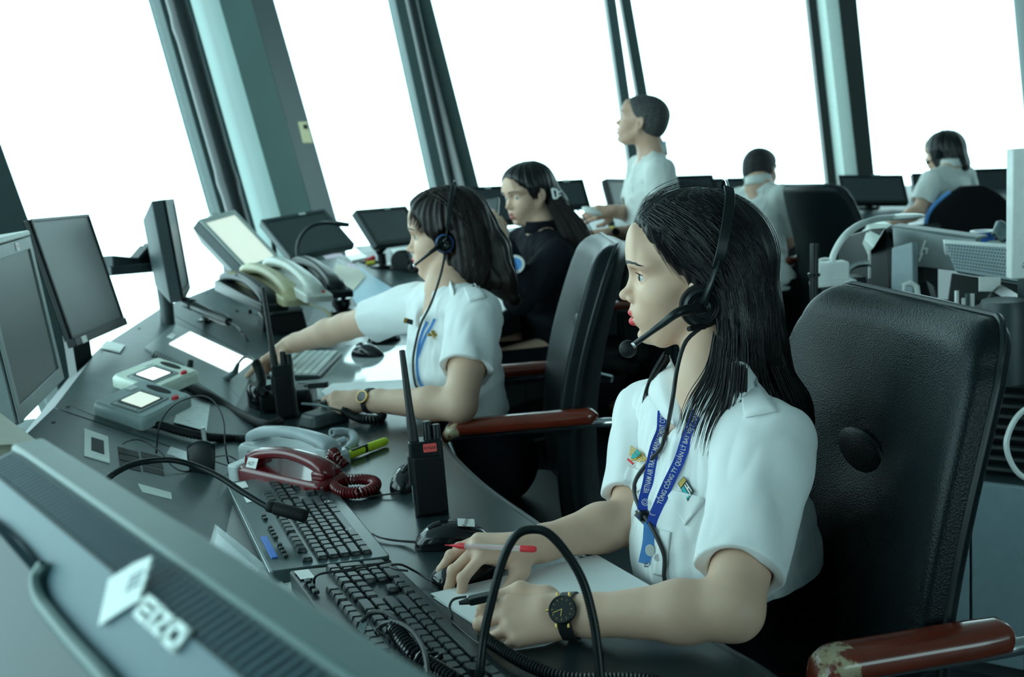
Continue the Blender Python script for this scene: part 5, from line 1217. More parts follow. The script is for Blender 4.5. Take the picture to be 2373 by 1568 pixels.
# ================================================================== organic surfaces: blended tapered limbs and ellipsoids turned into one continuous mesh
def rotm(ax, ay, az):  # columns = axes
    return np.array([list(ax), list(ay), list(az)], float)
class Body:
    def __init__(s): s.pr = []
    def cone(s, a, b, ra, rb, k=.012, op='u', col=None):
        a, b = np.array(a, float), np.array(b, float); s.pr.append(('c', a, b, ra, rb, k, op, col, (a+b)/2, np.linalg.norm(b-a)/2+max(ra, rb))); return s
    def chain(s, pts, rs, k=.012, op='u', col=None):
        for i in range(len(pts)-1): s.cone(pts[i], pts[i+1], rs[i], rs[i+1], k, op, col)
        return s
    def ell(s, c, r, R=None, k=.012, op='u', col=None):
        c = np.array(c, float); R = np.eye(3) if R is None else R
        s.pr.append(('e', c, np.array(r, float), R, None, k, op, col, c, max(r))); return s
    def plane(s, c, n, k=.002, op='s', lim=None):
        """removes what lies beyond the plane (along +n), only within lim metres of c"""
        n = np.array(n, float); n /= np.linalg.norm(n); s.pr.append(('p', np.array(c, float), n, lim, None, k, op, None, np.array(c, float), lim or 9)); return s
    def rcyl(s, a, b, r, k=.002, op='s'):
        a, b = np.array(a, float), np.array(b, float); s.pr.append(('y', a, b, r, None, k, op, None, (a+b)/2, np.linalg.norm(b-a)/2+r)); return s
    def d1(s, q, P_):
        t = q[0]
        if t == 'c':
            a, b, ra, rb = q[1:5]; ab = b-a; L2 = ab@ab+1e-12; pa = P_-a; h = np.clip((pa@ab)/L2, 0, 1)
            return np.linalg.norm(pa-h[:, None]*ab, axis=1)-(ra+(rb-ra)*h)
        if t == 'e':
            c, r, R = q[1:4]; p = (P_-c)@R.T; k0 = np.linalg.norm(p/r, axis=1); k1 = np.linalg.norm(p/(r*r), axis=1)+1e-9
            return k0*(k0-1)/k1
        if t == 'p':
            d = -((P_-q[1])@q[2])
            if q[3]: d = np.maximum(d, np.linalg.norm(P_-q[1], axis=1)-q[3])
            return d
        if t == 'y':
            a, b, r = q[1:4]; ab = b-a; L = np.linalg.norm(ab); n = ab/L; pa = P_-a; h = pa@n; rad = np.linalg.norm(pa-h[:, None]*n, axis=1)-r
            return np.maximum(rad, np.maximum(-h, h-L))
    def ev(s, P_, prs=None):
        d = np.full(len(P_), .5)
        for q in (s.pr if prs is None else prs):
            e = s.d1(q, P_); k = q[5]
            if q[6] == 'u':
                h = np.maximum(k-np.abs(d-e), 0)/k; d = np.minimum(d, e)-h*h*k*.25
            else:
                h = np.maximum(k-np.abs(d+e), 0)/k; d = np.maximum(d, -e)+h*h*k*.25
        return d
    def mesh(s, h, disp=None, pad=.01):
        B = 16; bs = B*h; U = [q for q in s.pr if q[6] == 'u']
        ids = set()
        for q in U:
            c, r = q[8], q[9]+pad; lo = np.floor((c-r)/bs).astype(int); hi = np.floor((c+r)/bs).astype(int)
            if q[0] == 'c':
                a, b = q[1], q[2]; m = max(q[3], q[4])+pad; lo = np.floor((np.minimum(a, b)-m)/bs).astype(int); hi = np.floor((np.maximum(a, b)+m)/bs).astype(int)
            for i in range(lo[0], hi[0]+1):
                for j in range(lo[1], hi[1]+1):
                    for k in range(lo[2], hi[2]+1): ids.add((i, j, k))
        ids = np.array(sorted(ids)); cen = (ids+.5)*bs
        dc = s.ev(cen)
        ids = ids[np.abs(dc) < bs*1.15+pad]; g1 = np.arange(B+1)*h
        gx, gy, gz = np.meshgrid(g1, g1, g1, indexing='ij'); G = np.stack([gx.ravel(), gy.ravel(), gz.ravel()], 1)
        VK = []; VP = []; E = []; OFF = 1 << 20
        def key(c): return ((c[..., 0]+8192).astype(np.int64) << 28) | ((c[..., 1]+8192).astype(np.int64) << 14) | (c[..., 2]+8192).astype(np.int64)
        corner = np.array([[i, j, k] for i in (0, 1) for j in (0, 1) for k in (0, 1)])
        eds = [(a, b) for a in range(8) for b in range(a+1, 8) if np.abs(corner[a]-corner[b]).sum() == 1]
        for bi in ids:
            o = bi*bs; cb = o+bs/2; R = bs*.87
            prs = [q for q in s.pr if (q[0] == 'p' and not q[3]) or np.linalg.norm(q[8]-cb)-q[9] < R+q[5]*1.5+pad]
            if not prs: continue
            pts = G+o; f = s.ev(pts, prs)
            if disp is not None: f = disp(pts, f)
            if f.min() > 0 or f.max() < 0: continue
            F = f.reshape(B+1, B+1, B+1); ins = F < 0
            cs = [F[c[0]:c[0]+B, c[1]:c[1]+B, c[2]:c[2]+B] for c in corner]
            si = sum((c < 0).astype(int) for c in cs); act = (si > 0) & (si < 8); idx = np.argwhere(act)
            if len(idx):
                vals = np.stack([c[act] for c in cs], 1); acc = np.zeros((len(idx), 3)); cnt = np.zeros(len(idx))
                for a, b in eds:
                    va, vb = vals[:, a], vals[:, b]; m = (va < 0) != (vb < 0)
                    t = np.where(m, va/np.where(m, va-vb, 1), 0)
                    p = corner[a]+(corner[b]-corner[a])*t[:, None]; acc += p*m[:, None]; cnt += m
                VP.append((idx+acc/cnt[:, None])*h+o); VK.append(key(idx+bi*B))
            for ax in range(3):
                sl0 = F[:B, :B, :B]; sl1 = [F[1:, :B, :B], F[:B, 1:, :B], F[:B, :B, 1:]][ax]
                m = (sl0 < 0) != (sl1 < 0); id2 = np.argwhere(m)
                if len(id2): E.append(np.concatenate([id2+bi*B, np.full((len(id2), 1), ax), (sl0[m] < 0)[:, None]], 1))
        VK = np.concatenate(VK); VP = np.concatenate(VP); so = np.argsort(VK); VK = VK[so]; VP = VP[so]; E = np.concatenate(E)
        ax = E[:, 3]; c = E[:, :3]; e1 = np.eye(3, dtype=int)[(ax+1) % 3]; e2 = np.eye(3, dtype=int)[(ax+2) % 3]
        qs = [c, c-e1, c-e1-e2, c-e2]; I = []; ok = np.ones(len(c), bool)
        for q in qs:
            k = key(q); i = np.searchsorted(VK, k); i = np.clip(i, 0, len(VK)-1); ok &= VK[i] == k; I.append(i)
        Q = np.stack(I, 1); fl = E[:, 4] == 0
        Q[fl] = Q[fl][:, ::-1]; Q = Q[ok]
        return VP, Q
    def colour(s, V, base, width=.0022, extra=None):
        C = np.tile(np.array([*base, 1.0]), (len(V), 1))
        for q in s.pr:
            if q[7] is None: continue
            w_ = q[7][3] if len(q[7]) > 3 else width
            near = np.linalg.norm(V-q[8], axis=1) < q[9]+w_*2
            if not near.any(): continue
            d = s.d1(q, V[near]); w = np.clip(1-d/w_, 0, 1)[:, None]; w = w*w*(3-2*w)
            C[near, :3] = C[near, :3]*(1-w)+np.array(q[7][:3])*w
        return C
def np_obj(name, V, Q, m, parent, loc, col=None, smooth=True):
    me = bpy.data.meshes.new(name); n = len(V); V = V-np.array(loc)
    me.vertices.add(n); me.vertices.foreach_set('co', V.astype(np.float32).ravel()); nq = len(Q)
    me.loops.add(nq*4); me.loops.foreach_set('vertex_index', Q.astype(np.int32).ravel())
    me.polygons.add(nq); me.polygons.foreach_set('loop_start', np.arange(0, nq*4, 4, dtype=np.int32)); me.polygons.foreach_set('loop_total', np.full(nq, 4, dtype=np.int32))
    me.polygons.foreach_set('use_smooth', np.ones(nq, bool)); me.materials.append(MAT[m] if isinstance(m, str) else m)
    me.update(calc_edges=True); me.validate()
    if col is not None:
        a = me.color_attributes.new('col', 'FLOAT_COLOR', 'POINT'); a.data.foreach_set('color', col.astype(np.float32).ravel())
    o = bpy.data.objects.new(name, me); COL.objects.link(o); o.parent = parent; return o
def lap(V, Q, it=1, w=.5):
    for _ in range(it):
        A = np.zeros_like(V); c = np.zeros(len(V))
        for i in range(4):
            j = (i+1) % 4
            np.add.at(A, Q[:, i], V[Q[:, j]]); np.add.at(c, Q[:, i], 1); np.add.at(A, Q[:, j], V[Q[:, i]]); np.add.at(c, Q[:, j], 1)
        V = V*(1-w)+w*A/np.maximum(c, 1)[:, None]
    return V
def vnoise(P_, sc, seed=0):
    """cheap smooth noise: a few sine waves in random directions"""
    r = np.random.default_rng(seed); out = np.zeros(len(P_))
    for i in range(6):
        d = r.normal(size=3); d /= np.linalg.norm(d); out += np.sin(P_@d*sc*(1+.35*i)+r.uniform(0, 6.3))/(1+.3*i)
    return out/3
def NV(v): return np.array(v, float)
class Fr:
    """local frame: x forward, y left, z up, with scale"""
    def __init__(s, o, f, u=(0,0,1), sc=1.0):
        s.o = NV(o); f = NV(f); f /= np.linalg.norm(f); u = NV(u); l = np.cross(u, f); l /= np.linalg.norm(l); u = np.cross(f, l); s.A = np.stack([f, l, u]); s.sc = sc
    def p(s, x, y, z): return s.o+(NV((x, y, z))*s.sc)@s.A
    def v(s, x, y, z): return NV((x, y, z))@s.A
    @property
    def R(s): return s.A
LIP = (.62, .06, .07, .0020)
def head(b, F, sex='f', lips=(.55,.05,.06), fat=1.0, mouth=True, eyes=True):
    s = F.sc; k = .016*s; R = F.R
    E = lambda c, r, k=.014, op='u', col=None, RR=None: b.ell(F.p(*c), [q*s for q in r], R if RR is None else RR, k*s, op, col)
    Cn = lambda a, c, ra, rb, k=.010, op='u', col=None: b.cone(F.p(*a), F.p(*c), ra*s, rb*s, k*s, op, col)
    E((-.012,0,.042),(.094,.073,.078)); E((.030,0,.028),(.063,.060,.074))
    E((.034,0,-.022),(.056,.058*fat,.062)); E((.040,0,-.055),(.046,.044*fat,.040))
    for g in (1,-1):
        Cn((-.004,g*.052*fat,-.030),(.052,g*.020,-.086),.017,.014,.022)
        E((.052,g*.034,-.018),(.028,.024,.026),.02); E((.070,g*.014,-.050),(.018,.020,.022),.018)
        E((.066,g*.030,.032),(.026,.030,.014),.014)
    E((.072,0,-.083),(.0175,.018,.0145),.014); E((.078,0,-.048),(.0165,.020,.020),.014)
    E((.084,0,.058),(.012,.034,.03),.03)
    # nose
    Cn((.083,0,.016),(.099,0,-.014),.0075,.0078,.010); E((.1035,0,-.0185),(.0110,.0095,.0088),.006)
    for g in (1,-1):
        E((.0925,g*.0105,-.024),(.0105,.0068,.0070),.005); E((.097,g*.0062,-.0305),(.0062,.0030,.0040),.002,'s')
    Cn((.089,0,-.028),(.0925,0,-.044),.0055,.006,.008)
    if mouth:
        lc = (*lips, .0016)
        E((.0925,0,-.0465),(.0105,.0130,.0062),.003,col=lc)
        for g in (1,-1): Cn((.0945,g*.005,-.0470),(.0820,g*.0235,-.0530),.0055,.0020,.003,col=lc)
        E((.0915,0,-.0605),(.0108,.0140,.0078),.003,col=lc)
        for g in (1,-1): Cn((.0930,g*.005,-.0600),(.0820,g*.0225,-.0540),.0060,.0020,.003,col=lc)
        E((.100,0,-.0532),(.0125,.024,.0011),.0015,'s')
        E((.0935,0,-.0735),(.009,.016,.0045),.006,'s')
    if eyes:
        for g in (1,-1):
            E((.090,g*.031,.0125),(.014,.0185,.0115),.012,'s')
            E((.0705,g*.0315,.0120),(.0140,.0150,.0130),.004)
            q = Fr(F.p(.0845,g*.0338,.0118), F.v(1,g*.45,0), F.v(0,g*.10,1)); b.ell(q.o, [.010*s,.0145*s,.0050*s], q.R, .0012*s, 's')
    for g in (1,-1):
        q = Fr(F.p(-.006,g*.0745,.0), F.v(.25,g*1,0), F.v(-.18,0,1)); b.ell(q.o, [.0075*s,.0165*s,.030*s], q.R, .005*s)
        b.ell(q.p(.0065*s,0,.004*s), [.006*s,.0095*s,.019*s], q.R, .004*s, 's'); b.ell(q.p(.003*s,.004*s if g<0 else -.004*s,-.004*s), [.006*s,.004*s,.008*s], q.R, .004*s)
    # neck
def face_parts(F, parent, loc, iris='iris', brow='hair', lashes=True, brow_w=1.0, bv=None, gaze=.28):
    s = F.sc
    def sx(x, y, z):
        if bv is None: return F.p(x, y, z)
        o = F.p(.2, y, z); r = bv.ray_cast(Vector(o), Vector(F.v(-1,0,0)))
        return NV(r[0])+F.v(.0008,0,0) if r[0] is not None else F.p(x, y, z)
    for g in (1,-1):
        c = F.p(.0712,g*.0315,.0118); mb = MB(); mb.ball(c, .0128*s, n=24, m=16); ey = mb.build('eye', 'eye_white', parent, world=True, ang=180)
        d = F.v(1,gaze,-.02); d /= np.linalg.norm(d)
        for r, m, h in ((.0058,iris,.0115),(.0026,'pupil',.01215)):
            mb = MB(); M = MF(Vector(c+d*h*s), Vector(F.v(0,1,0)), Vector(d)); mb.lathe([(r*s,0),(r*s*.7,.0009*s),(0,.0012*s)], 18, M=M); o = mb.build('iris' if m == iris else 'pupil', m, ey, ang=180); 
            o.data.transform(Matrix.Translation(-Vector(loc)))
        # eyebrow: short hairs
        if brow:
            mb = MB(); r = random.Random(5)
            for i in range(110):
                t = i/109; yy = g*(.011+.043*t); zz = .0315+.0070*math.sin(t*2.3)-.004*t+r.uniform(-.0026,.0026)*(1-.6*t); x0 = sx(.09, yy, zz); x1 = sx(.09, yy+g*.0050, zz+.0022-.0035*t+r.uniform(-.001,.001))
                mb.tube([Vector(x0), Vector(x1)], [.00055*s*brow_w, .0002*s], 3)
            mb.build('eyebrow', brow, parent, world=True)
        if lashes:
            mb = MB()
            for i in range(16):
                t = i/15; a = F.p(.0842-.009*abs(t-.35)**1.3, g*(.0215+.0235*t), .0155+.0012*math.sin(t*3.14)); bb = a+F.v(.0055-.004*t, g*.003*(t-.3), .0028)*s
                mb.tube([Vector(a), Vector(bb)], [.0004*s, .0001], 3)
            a = [Vector(F.p(.0846-.010*abs(t-.35)**1.3, g*(.0205+.0255*t), .0155+.0012*math.sin(t*3.14))) for t in np.linspace(0,1,9)]
            mb.tube(a, .0006*s, 4); mb.build('eyelashes', 'hair', parent, world=True)
def hand(b, F, side, curl=(30,35,25), spread=6, thumb=((.022,.034,-.012),(.05,.052,-.02),(.078,.055,-.028)), nails=None, curls=None, s=.92, k=.005):
    """F: origin wrist, x towards fingers, z back of the hand; side +1 if the thumb is on +y"""
    P_ = lambda x, y, z: F.p(x*s, y*side*s, z*s)
    b.cone(F.p(-.01,0,0), P_(.03,.006,-.002), .0225*s, .024*s, .012)
    ky = [.027,.009,-.010,-.027]; kx = [.086,.090,.085,.076]; ln = [(.040,.025,.020),(.045,.029,.021),(.041,.027,.020),(.032,.019,.018)]; rr = [.0092,.0094,.0088,.0078]
    tips = []
    for i in range(4):
        kn = P_(kx[i]-.006, ky[i], .0035 if i in (1,2) else .001)
        b.cone(P_(.020, ky[i]*.55, -.002), kn, .0150*s, .0105*s, .012)
        c3_ = (curls[i] if curls else curl); a = 0; p = kn; sp = math.radians(spread*(1.2-i*.8)); pts = [kn]
        for j in range(3):
            a += math.radians(c3_[j]); L = ln[i][j]*s
            dv = F.v(math.cos(a)*math.cos(sp), side*math.sin(sp), -math.sin(a)); p = p+dv*L; pts.append(p)
        r = rr[i]*s*.93; b.chain(pts, [r*1.04, r*.97, r*.88, r*.76], k)
        b.ell(pts[1], [r*1.08]*3, None, .003); 
        tips.append((pts[-1], (pts[-1]-pts[-2])/np.linalg.norm(pts[-1]-pts[-2]), F.v(math.sin(a)*1.0, 0, math.cos(a)), r))
    b.cone(P_(.03,.0,-.012), P_(.068,-.004,-.010), .019*s, .015*s, .014)
    t = [P_(.012,.018,-.008)]+[P_(*q) for q in thumb]; b.chain(t, [.0165*s,.0135*s,.0105*s,.0088*s], .008)
    td = (t[-1]-t[-2]); td /= np.linalg.norm(td); nn_ = F.v(-.3, side*.35, .85); nn_ = nn_-td*(nn_@td); nn_ /= np.linalg.norm(nn_)
    tips.append((t[-1], td, nn_, .0105*s)); return tips
def add_nails(tips, parent, mats):
    for (p, d, n, r), m in zip(tips, mats):
        if m is None: continue
        mb = MB(); M = MF(Vector(p+n*r*.52+d*r*.25), Vector(d), Vector(n))
        mb.ball((0,0,0), (r*1.15, r*.72, r*.42), M=M, n=14, m=8); mb.build('fingernail', m, parent, world=True, ang=180)
def bvh_of(V, Q): return BVHTree.FromPolygons([tuple(v) for v in V], [tuple(int(i) for i in q) for q in Q])
def hit(bv, x, y, dflt=None):
    d = ray(x, y).normalized(); r = bv.ray_cast(CAM, d)
    if r[0] is None:
        return (D(x, y, dflt), -d) if dflt else (None, None)
    return r[0], r[1]
def subdiv_poly(px, it):
    import bmesh
    bm = bmesh.new(); vs = [bm.verts.new((x, y, 0)) for x, y in px]; bm.faces.new(vs)
    bmesh.ops.triangulate(bm, faces=bm.faces[:])
    bmesh.ops.subdivide_edges(bm, edges=bm.edges[:], cuts=it, use_grid_fill=True)
    bmesh.ops.triangulate(bm, faces=bm.faces[:])
    bm.verts.index_update(); V = [tuple(v.co) for v in bm.verts]; Fc = [tuple(v.index for v in f.verts) for f in bm.faces]; bm.free(); return V, Fc
def cloth_patch(name, bv, px, m, parent, off=.002, t=.0015, it=5, dflt=None, bulge=0, label=None):
    """flat garment piece laid on the cloth surface: its outline is measured in the photo, its shape follows the surface"""
    V, Fc = subdiv_poly(px, it); out = []; last = None; cx = sum(p[0] for p in px)/len(px); cy = sum(p[1] for p in px)/len(px)
    deps = []
    for x, y, _ in V:
        p, n = hit(bv, x, y, dflt); deps.append((p, n))
    for (x, y, _), (p, n) in zip(V, deps):
        if p is None: p = D(x, y, dflt or 1.4); n = -_fw
        if n.dot(ray(x, y)) > 0: n = -n
        out.append(p+n*off)
    mb = MB(); mb.add(out, Fc); o = mb.build(name, m, parent, world=parent is not None, ang=50)
    n0 = sum((o.data.polygons[i].normal for i in range(len(o.data.polygons))), Vector())
    if n0.dot(_fw) > 0: o.data.flip_normals()
    md = o.modifiers.new('solid', 'SOLIDIFY'); md.thickness = t; md.offset = 1
    return o
def strands(name, guides, n, r0, m, parent, bv=None, off=.002, jit=4.0, seed=1, depth=None, taper=True, lift=None, cut=.25, sm=5, sides=3):
    """locks of hair: guide paths (pixel, pixel[, distance]) interpolated side by side"""
    rnd = random.Random(seed); G = []
    K = max(len(g) for g in guides)
    for g in guides:
        q = smooth_path([Vector((p[0], p[1], p[2] if len(p) > 2 else (depth or 1.4))) for p in g], sm); L = [0]
        for a, b_ in zip(q, q[1:]): L.append(L[-1]+(b_-a).length)
        rs = []
        for i in range(15):
            t = L[-1]*i/14; j = 0
            while j < len(L)-2 and L[j+1] < t: j += 1
            u = (t-L[j])/max(1e-9, L[j+1]-L[j]); rs.append(q[j].lerp(q[j+1], min(1, u)))
        G.append(rs)
    mb = MB()
    for s_ in range(n):
        g = rnd.random()*(len(G)-1); i = min(int(g), len(G)-2) if len(G) > 1 else 0; u = g-i if len(G) > 1 else 0
        jx, jy = rnd.gauss(0, jit), rnd.gauss(0, jit*.6); jd = rnd.gauss(0, .002); wob = rnd.uniform(-jit, jit)*.8; ph = rnd.uniform(0, 6)
        end = 15-int(rnd.random()**2*15*cut); pts = []
        for k in range(max(4, end)):
            t = k/14; a = G[i][k]; b_ = G[min(i+1, len(G)-1)][k]; q = a.lerp(b_, u)
            x = q.x+jx*(.35+.65*t)+wob*math.sin(t*4+ph)*t; y = q.y+jy
            d_ = q.z+jd
            if bv is not None:
                p, nn_ = hit(bv, x, y)
                if p is not None and abs(dep(p)-d_) < .12:
                    if nn_.dot(ray(x, y)) > 0: nn_ = -nn_
                    pts.append(p+nn_*(off+rnd.uniform(0, .0012))); continue
            pts.append(D(x, y, d_))
        rr = r0*rnd.uniform(.6, 1.25); N_ = len(pts)
        mb.tube(pts, [rr*(1-.85*(k/(N_-1))**2.5) if taper else rr for k in range(N_)], sides, caps=False)
    return mb.build(name, m, parent, world=parent is not None, ang=180)
# ================================================================== people
SKIN = (.66,.43,.31)
def figure(name, label, hd, shL, shR, hip, arms, legs, sex='f', g=1.0, vox=.0025, shirt='shirt', low='trousers', skin=SKIN, lips=(.5,.10,.09), sleeve=.72, slr=(.058,.068), torso_k=1.0, hand_vox=None, wrink=.0030, long_sleeve=False, skirt=False, collar=True, eyes=True, sleeves=('L','R'), hipup=None, belly=1.0, bust=None, legskin=False, hfat=1.0, waist_z=None, lapit=0, nbu=.055, nbx=-.018, xs=()):
    shL, shR, hip = NV(shL), NV(shR), NV(hip); mid = (shL+shR)/2
    loc = (hip[0], hip[1], 0); th = thing(name, label, 'person', loc=loc)
    up = mid-hip; HT = np.linalg.norm(up); up /= HT; l = shL-shR; WS = np.linalg.norm(l); l /= WS; l = l-up*(l@up); l /= np.linalg.norm(l); f = np.cross(l, up)
    TF = Fr(mid, f, up); kx = WS/.31; R = TF.R
    b = Body(); head(b, hd, sex, lips, hfat, eyes=eyes)
    nk = .0455 if sex == 'f' else .056
    nb = TF.p(nbx,0,nbu); b.cone(hd.p(-.030,0,-.038), nb, nk*hd.sc, nk*1.0, .018)
    b.cone(nb, TF.p(.0,0,-.02), nk*1.0, nk*1.3, .04)
    for s_, sh in ((1, shL), (-1, shR)): b.cone(nb-up*.015, sh+up*.004, .034, .040, .035)
    hz = HT/.42
    def torso(B_, inf, k=.04):
        B_.ell(TF.p(.008,0,-.115*hz), [(.092*torso_k+inf), .150*kx+inf, .150*hz+inf], R, k)
        B_.ell(TF.p(.012,0,-.27*hz), [(.090*torso_k*belly+inf), .135*kx*torso_k+inf, .15*hz+inf], R, k)
        B_.ell(TF.p(-.005,0,-.40*hz), [(.110*torso_k+inf), .165*torso_k+inf, .10*hz+inf], R, k)
        B_.cone(shL-up*.01, shR-up*.01, .046+inf, .046+inf, k)
        bs = bust if bust is not None else (.05 if sex == 'f' else 0)
        if bs:
            for s_ in (1,-1): B_.ell(TF.p(.062,s_*.068*kx,-.155*hz), [bs+inf*.6, .062+inf, .065+inf], R, .045)
    torso(b, -.012)
    tips = {}
    for sd, sh in (('L', shL), ('R', shR)):
        a = arms[sd]; el, wr = NV(a['elbow']), NV(a['wrist']); m = el.copy()*.7+wr*.3
        b.chain([sh, sh*.5+el*.5, el], [.046*g,.043*g,.0375*g], .02); b.chain([el, m, wr*.85+el*.15, wr], [.0375*g,.0385*g,.0265*g,.0235*g], .014)
        if a.get('hand') is not None:
            h = dict(a['hand']); fwd, upn = h.pop('f'), h.pop('u'); FH = Fr(wr, fwd, upn); a['FH'] = FH
            tips[sd] = hand(b, FH, (-1 if sd == 'L' else 1), **h)
    for kn, an in legs:
        sg = 1 if (NV(kn)-hip)@l > 0 else -1; hj = hip+l*sg*.085
        b.chain([hj, NV(kn), NV(an)], [.072,.050,.034], .02)
        if legskin: b.ell(NV(an)+f*.05-NV((0,0,.03)), [.10,.035,.03], Fr(an, f).R, .02)
        else: b.ell(NV(an)+f*.05-NV((0,0,.03)), [.11,.04,.035], Fr(an, f).R, .02)
    V, Q = b.mesh(vox)
    if lapit: V = lap(V, Q, lapit)
    sk = skin
    C = b.colour(V, sk)
    body = np_obj('body', V, Q, 'skin', th, loc, C)
    # shirt torso
    sb = Body(); torso(sb, .010)
    for kn, an in legs:
        pass
    sb.cone(nb-up*.022, shL+up*.0, .048, .056, .03); sb.cone(nb-up*.022, shR+up*.0, .048, .056, .03)
    sb.cone(nb+up*.10+f*.0, nb-up*.010, nk*1.12+.004, nk*1.10+.002, .010, 's')
    for (c_, r_) in xs: sb.ell(NV(c_), r_, R, .05)
    if collar: sb.cone(nb+f*.075+up*.03, nb+f*.085-up*.10, .030, .010, .014, 's')
    wz = waist_z if waist_z is not None else hip[2]+.02
    def disp(P_, F_):
        q = (P_-mid)@TF.A.T if False else (P_-mid)@np.stack([f, l, up]).T
        w = vnoise(q*NV((1.2,1.4,2.6)), 26, 3)*wrink-np.abs(vnoise(q*NV((1,2.2,.8))+.1*np.sin(q*9), 42, 5))*wrink*.9+wrink*.3
        low_ = np.clip((-q[:, 2]-.22*hz)/.15, 0, 1)
        w2 = np.abs(vnoise(q*NV((.6,.6,3.2)), 30, 11))*-.007*low_
        return np.maximum(F_+w+w2, (hip[2]-.02+.0*F_)-P_[:, 2]) if not hipup else np.maximum(F_+w+w2, hipup-P_[:, 2])
    V2, Q2 = sb.mesh(vox*1.15, disp, pad=.012)
    sh_o = np_obj('shirt' if shirt != 'jacket' else 'jacket', V2, Q2, shirt, th, loc); bv = bvh_of(V2, Q2); sbv = [bv]
    # sleeves
    for sd, sh in (('L', shL), ('R', shR)):
        if sd not in sleeves: continue
        a = arms[sd]; el, wr = NV(a['elbow']), NV(a['wrist']); ax = (el-sh)/np.linalg.norm(el-sh); s1 = Body()
        st = sh+up*.0
        if long_sleeve:
            s1.chain([st, el, el*.12+wr*.88], [.060,.054,.042], .03)
        else:
            hem = sh*(1-sleeve)+el*sleeve
            s1.cone(st, hem+ax*.03, slr[0], slr[1]+.001, .03); s1.cone(st+l*(-.03 if sd == 'L' else .03)-up*.01, st+ax*.05, .055, .050, .03)
            s1.plane(hem, ax, .0025); ro = lambda t: slr[0]+(slr[1]-slr[0])*t/sleeve-.0090; s1.cone(sh*.60+el*.40, sh*-.3+el*1.3, ro(.40), ro(1.3), .003, 's')
        sd_ = 1 if sd == 'L' else 2
        ur = np.cross(ax, NV((0,0,1))); ur /= np.linalg.norm(ur)
        def dsp(P_, F_, ax=ax, sh=sh, sd_=sd_):
            q = P_-sh; t = q@ax; rad = q-np.outer(t, ax)
            w = -np.abs(vnoise(np.stack([t*.9+1,rad@ur*2,rad@np.cross(ax, ur)*2], 1), 30, 40+sd_))*wrink*.7-.001+vnoise(np.stack([t*1.0, rad@ur*2.2, rad@np.cross(ax, ur)*2.2], 1), 24, 20+sd_)*wrink*1.2
            return F_+w
        V3, Q3 = s1.mesh(vox*1.15, dsp, pad=.012); np_obj('sleeve', V3, Q3, shirt, th, loc); sbv.append(bvh_of(V3, Q3))
        if not long_sleeve:   # stitched hem band
            pass
    # trousers or skirt
    tb = Body()
    if hipup: tb.ell(TF.p(.012,0,-.27*hz), [.090*torso_k*belly+.006, .135*kx*torso_k+.006, .17*hz], R, .03); tb.ell(TF.p(-.005,0,-.40*hz), [(.110*torso_k+.004), .165*torso_k+.004, .12*hz], R, .03)
    tb.ell(hip+up*.02, [.120*torso_k+.004, .172*torso_k+.004, .115], R, .03)
    for kn, an in legs:
        kn, an = NV(kn), NV(an); sg = 1 if (kn-hip)@l > 0 else -1; hj = hip+l*sg*.085
        if skirt: e = hj*.12+kn*.88; tb.cone(hj, e, .098, .082, .06)
        else: tb.chain([hj, kn, an], [.090,.066,.062], .03)
    V4, Q4 = tb.mesh(.006, lambda P_, F_: np.maximum(F_+vnoise(P_, 30, 9)*.003, P_[:, 2]-((hipup or hip[2])+.035)), pad=.01); np_obj('skirt' if skirt else 'trousers', V4, Q4, low, th, loc)
    if not legskin:
        for kn, an in legs:
            mb = MB(); p = Vector(NV(an)+f*.05); p.z = .035; mb.ball((0,0,0), (.125,.045,.042), M=MF(p, f)); mb.build('shoe', 'black_gloss', th, world=True)
    sbv.append(bvh_of(V, Q))
    return dict(th=th, loc=loc, TF=TF, hd=hd, sbv=sbv, nb=nb, tips=tips, V=V, Q=Q, arms=arms, mid=mid, f=f, l=l, up=up)
def hair_mesh(b, vox, m, G, disp=None, amp=.0015, name='hair'):
    F = G['hd']
    def dd(P_, F_):
        q = (P_-F.o)@F.R.T; th_ = np.arctan2(q[:, 1], q[:, 0]+.01)
        return F_+amp*np.sin(th_*38+vnoise(q, 20, 2)*2.5+q[:, 2]*14)*np.clip(np.hypot(q[:,0],q[:,1])/.05,0,1)+amp*.9*np.sin(th_*17+vnoise(q, 14, 4)*3)
    V, Q = b.mesh(vox, dd, pad=.008); np_obj(name, V, Q, m, G['th'], G['loc']); return bvh_of(V, Q)
def multi_bvh_hit(bvs, x, y): 
    best = None
    for bv in bvs:
        p, n = hit(bv, x, y)
        if p is not None and (best is None or dep(p) < dep(best[0])): best = (p, n)
    return best
class MultiBV:
    def __init__(s, bvs): s.b = bvs
    def ray_cast(s, o, d):
        best = (None, None, None, None)
        for bv in s.b:
            r = bv.ray_cast(o, d)
            if r[0] is not None and (best[0] is None or r[3] < best[3]): best = r
        return best
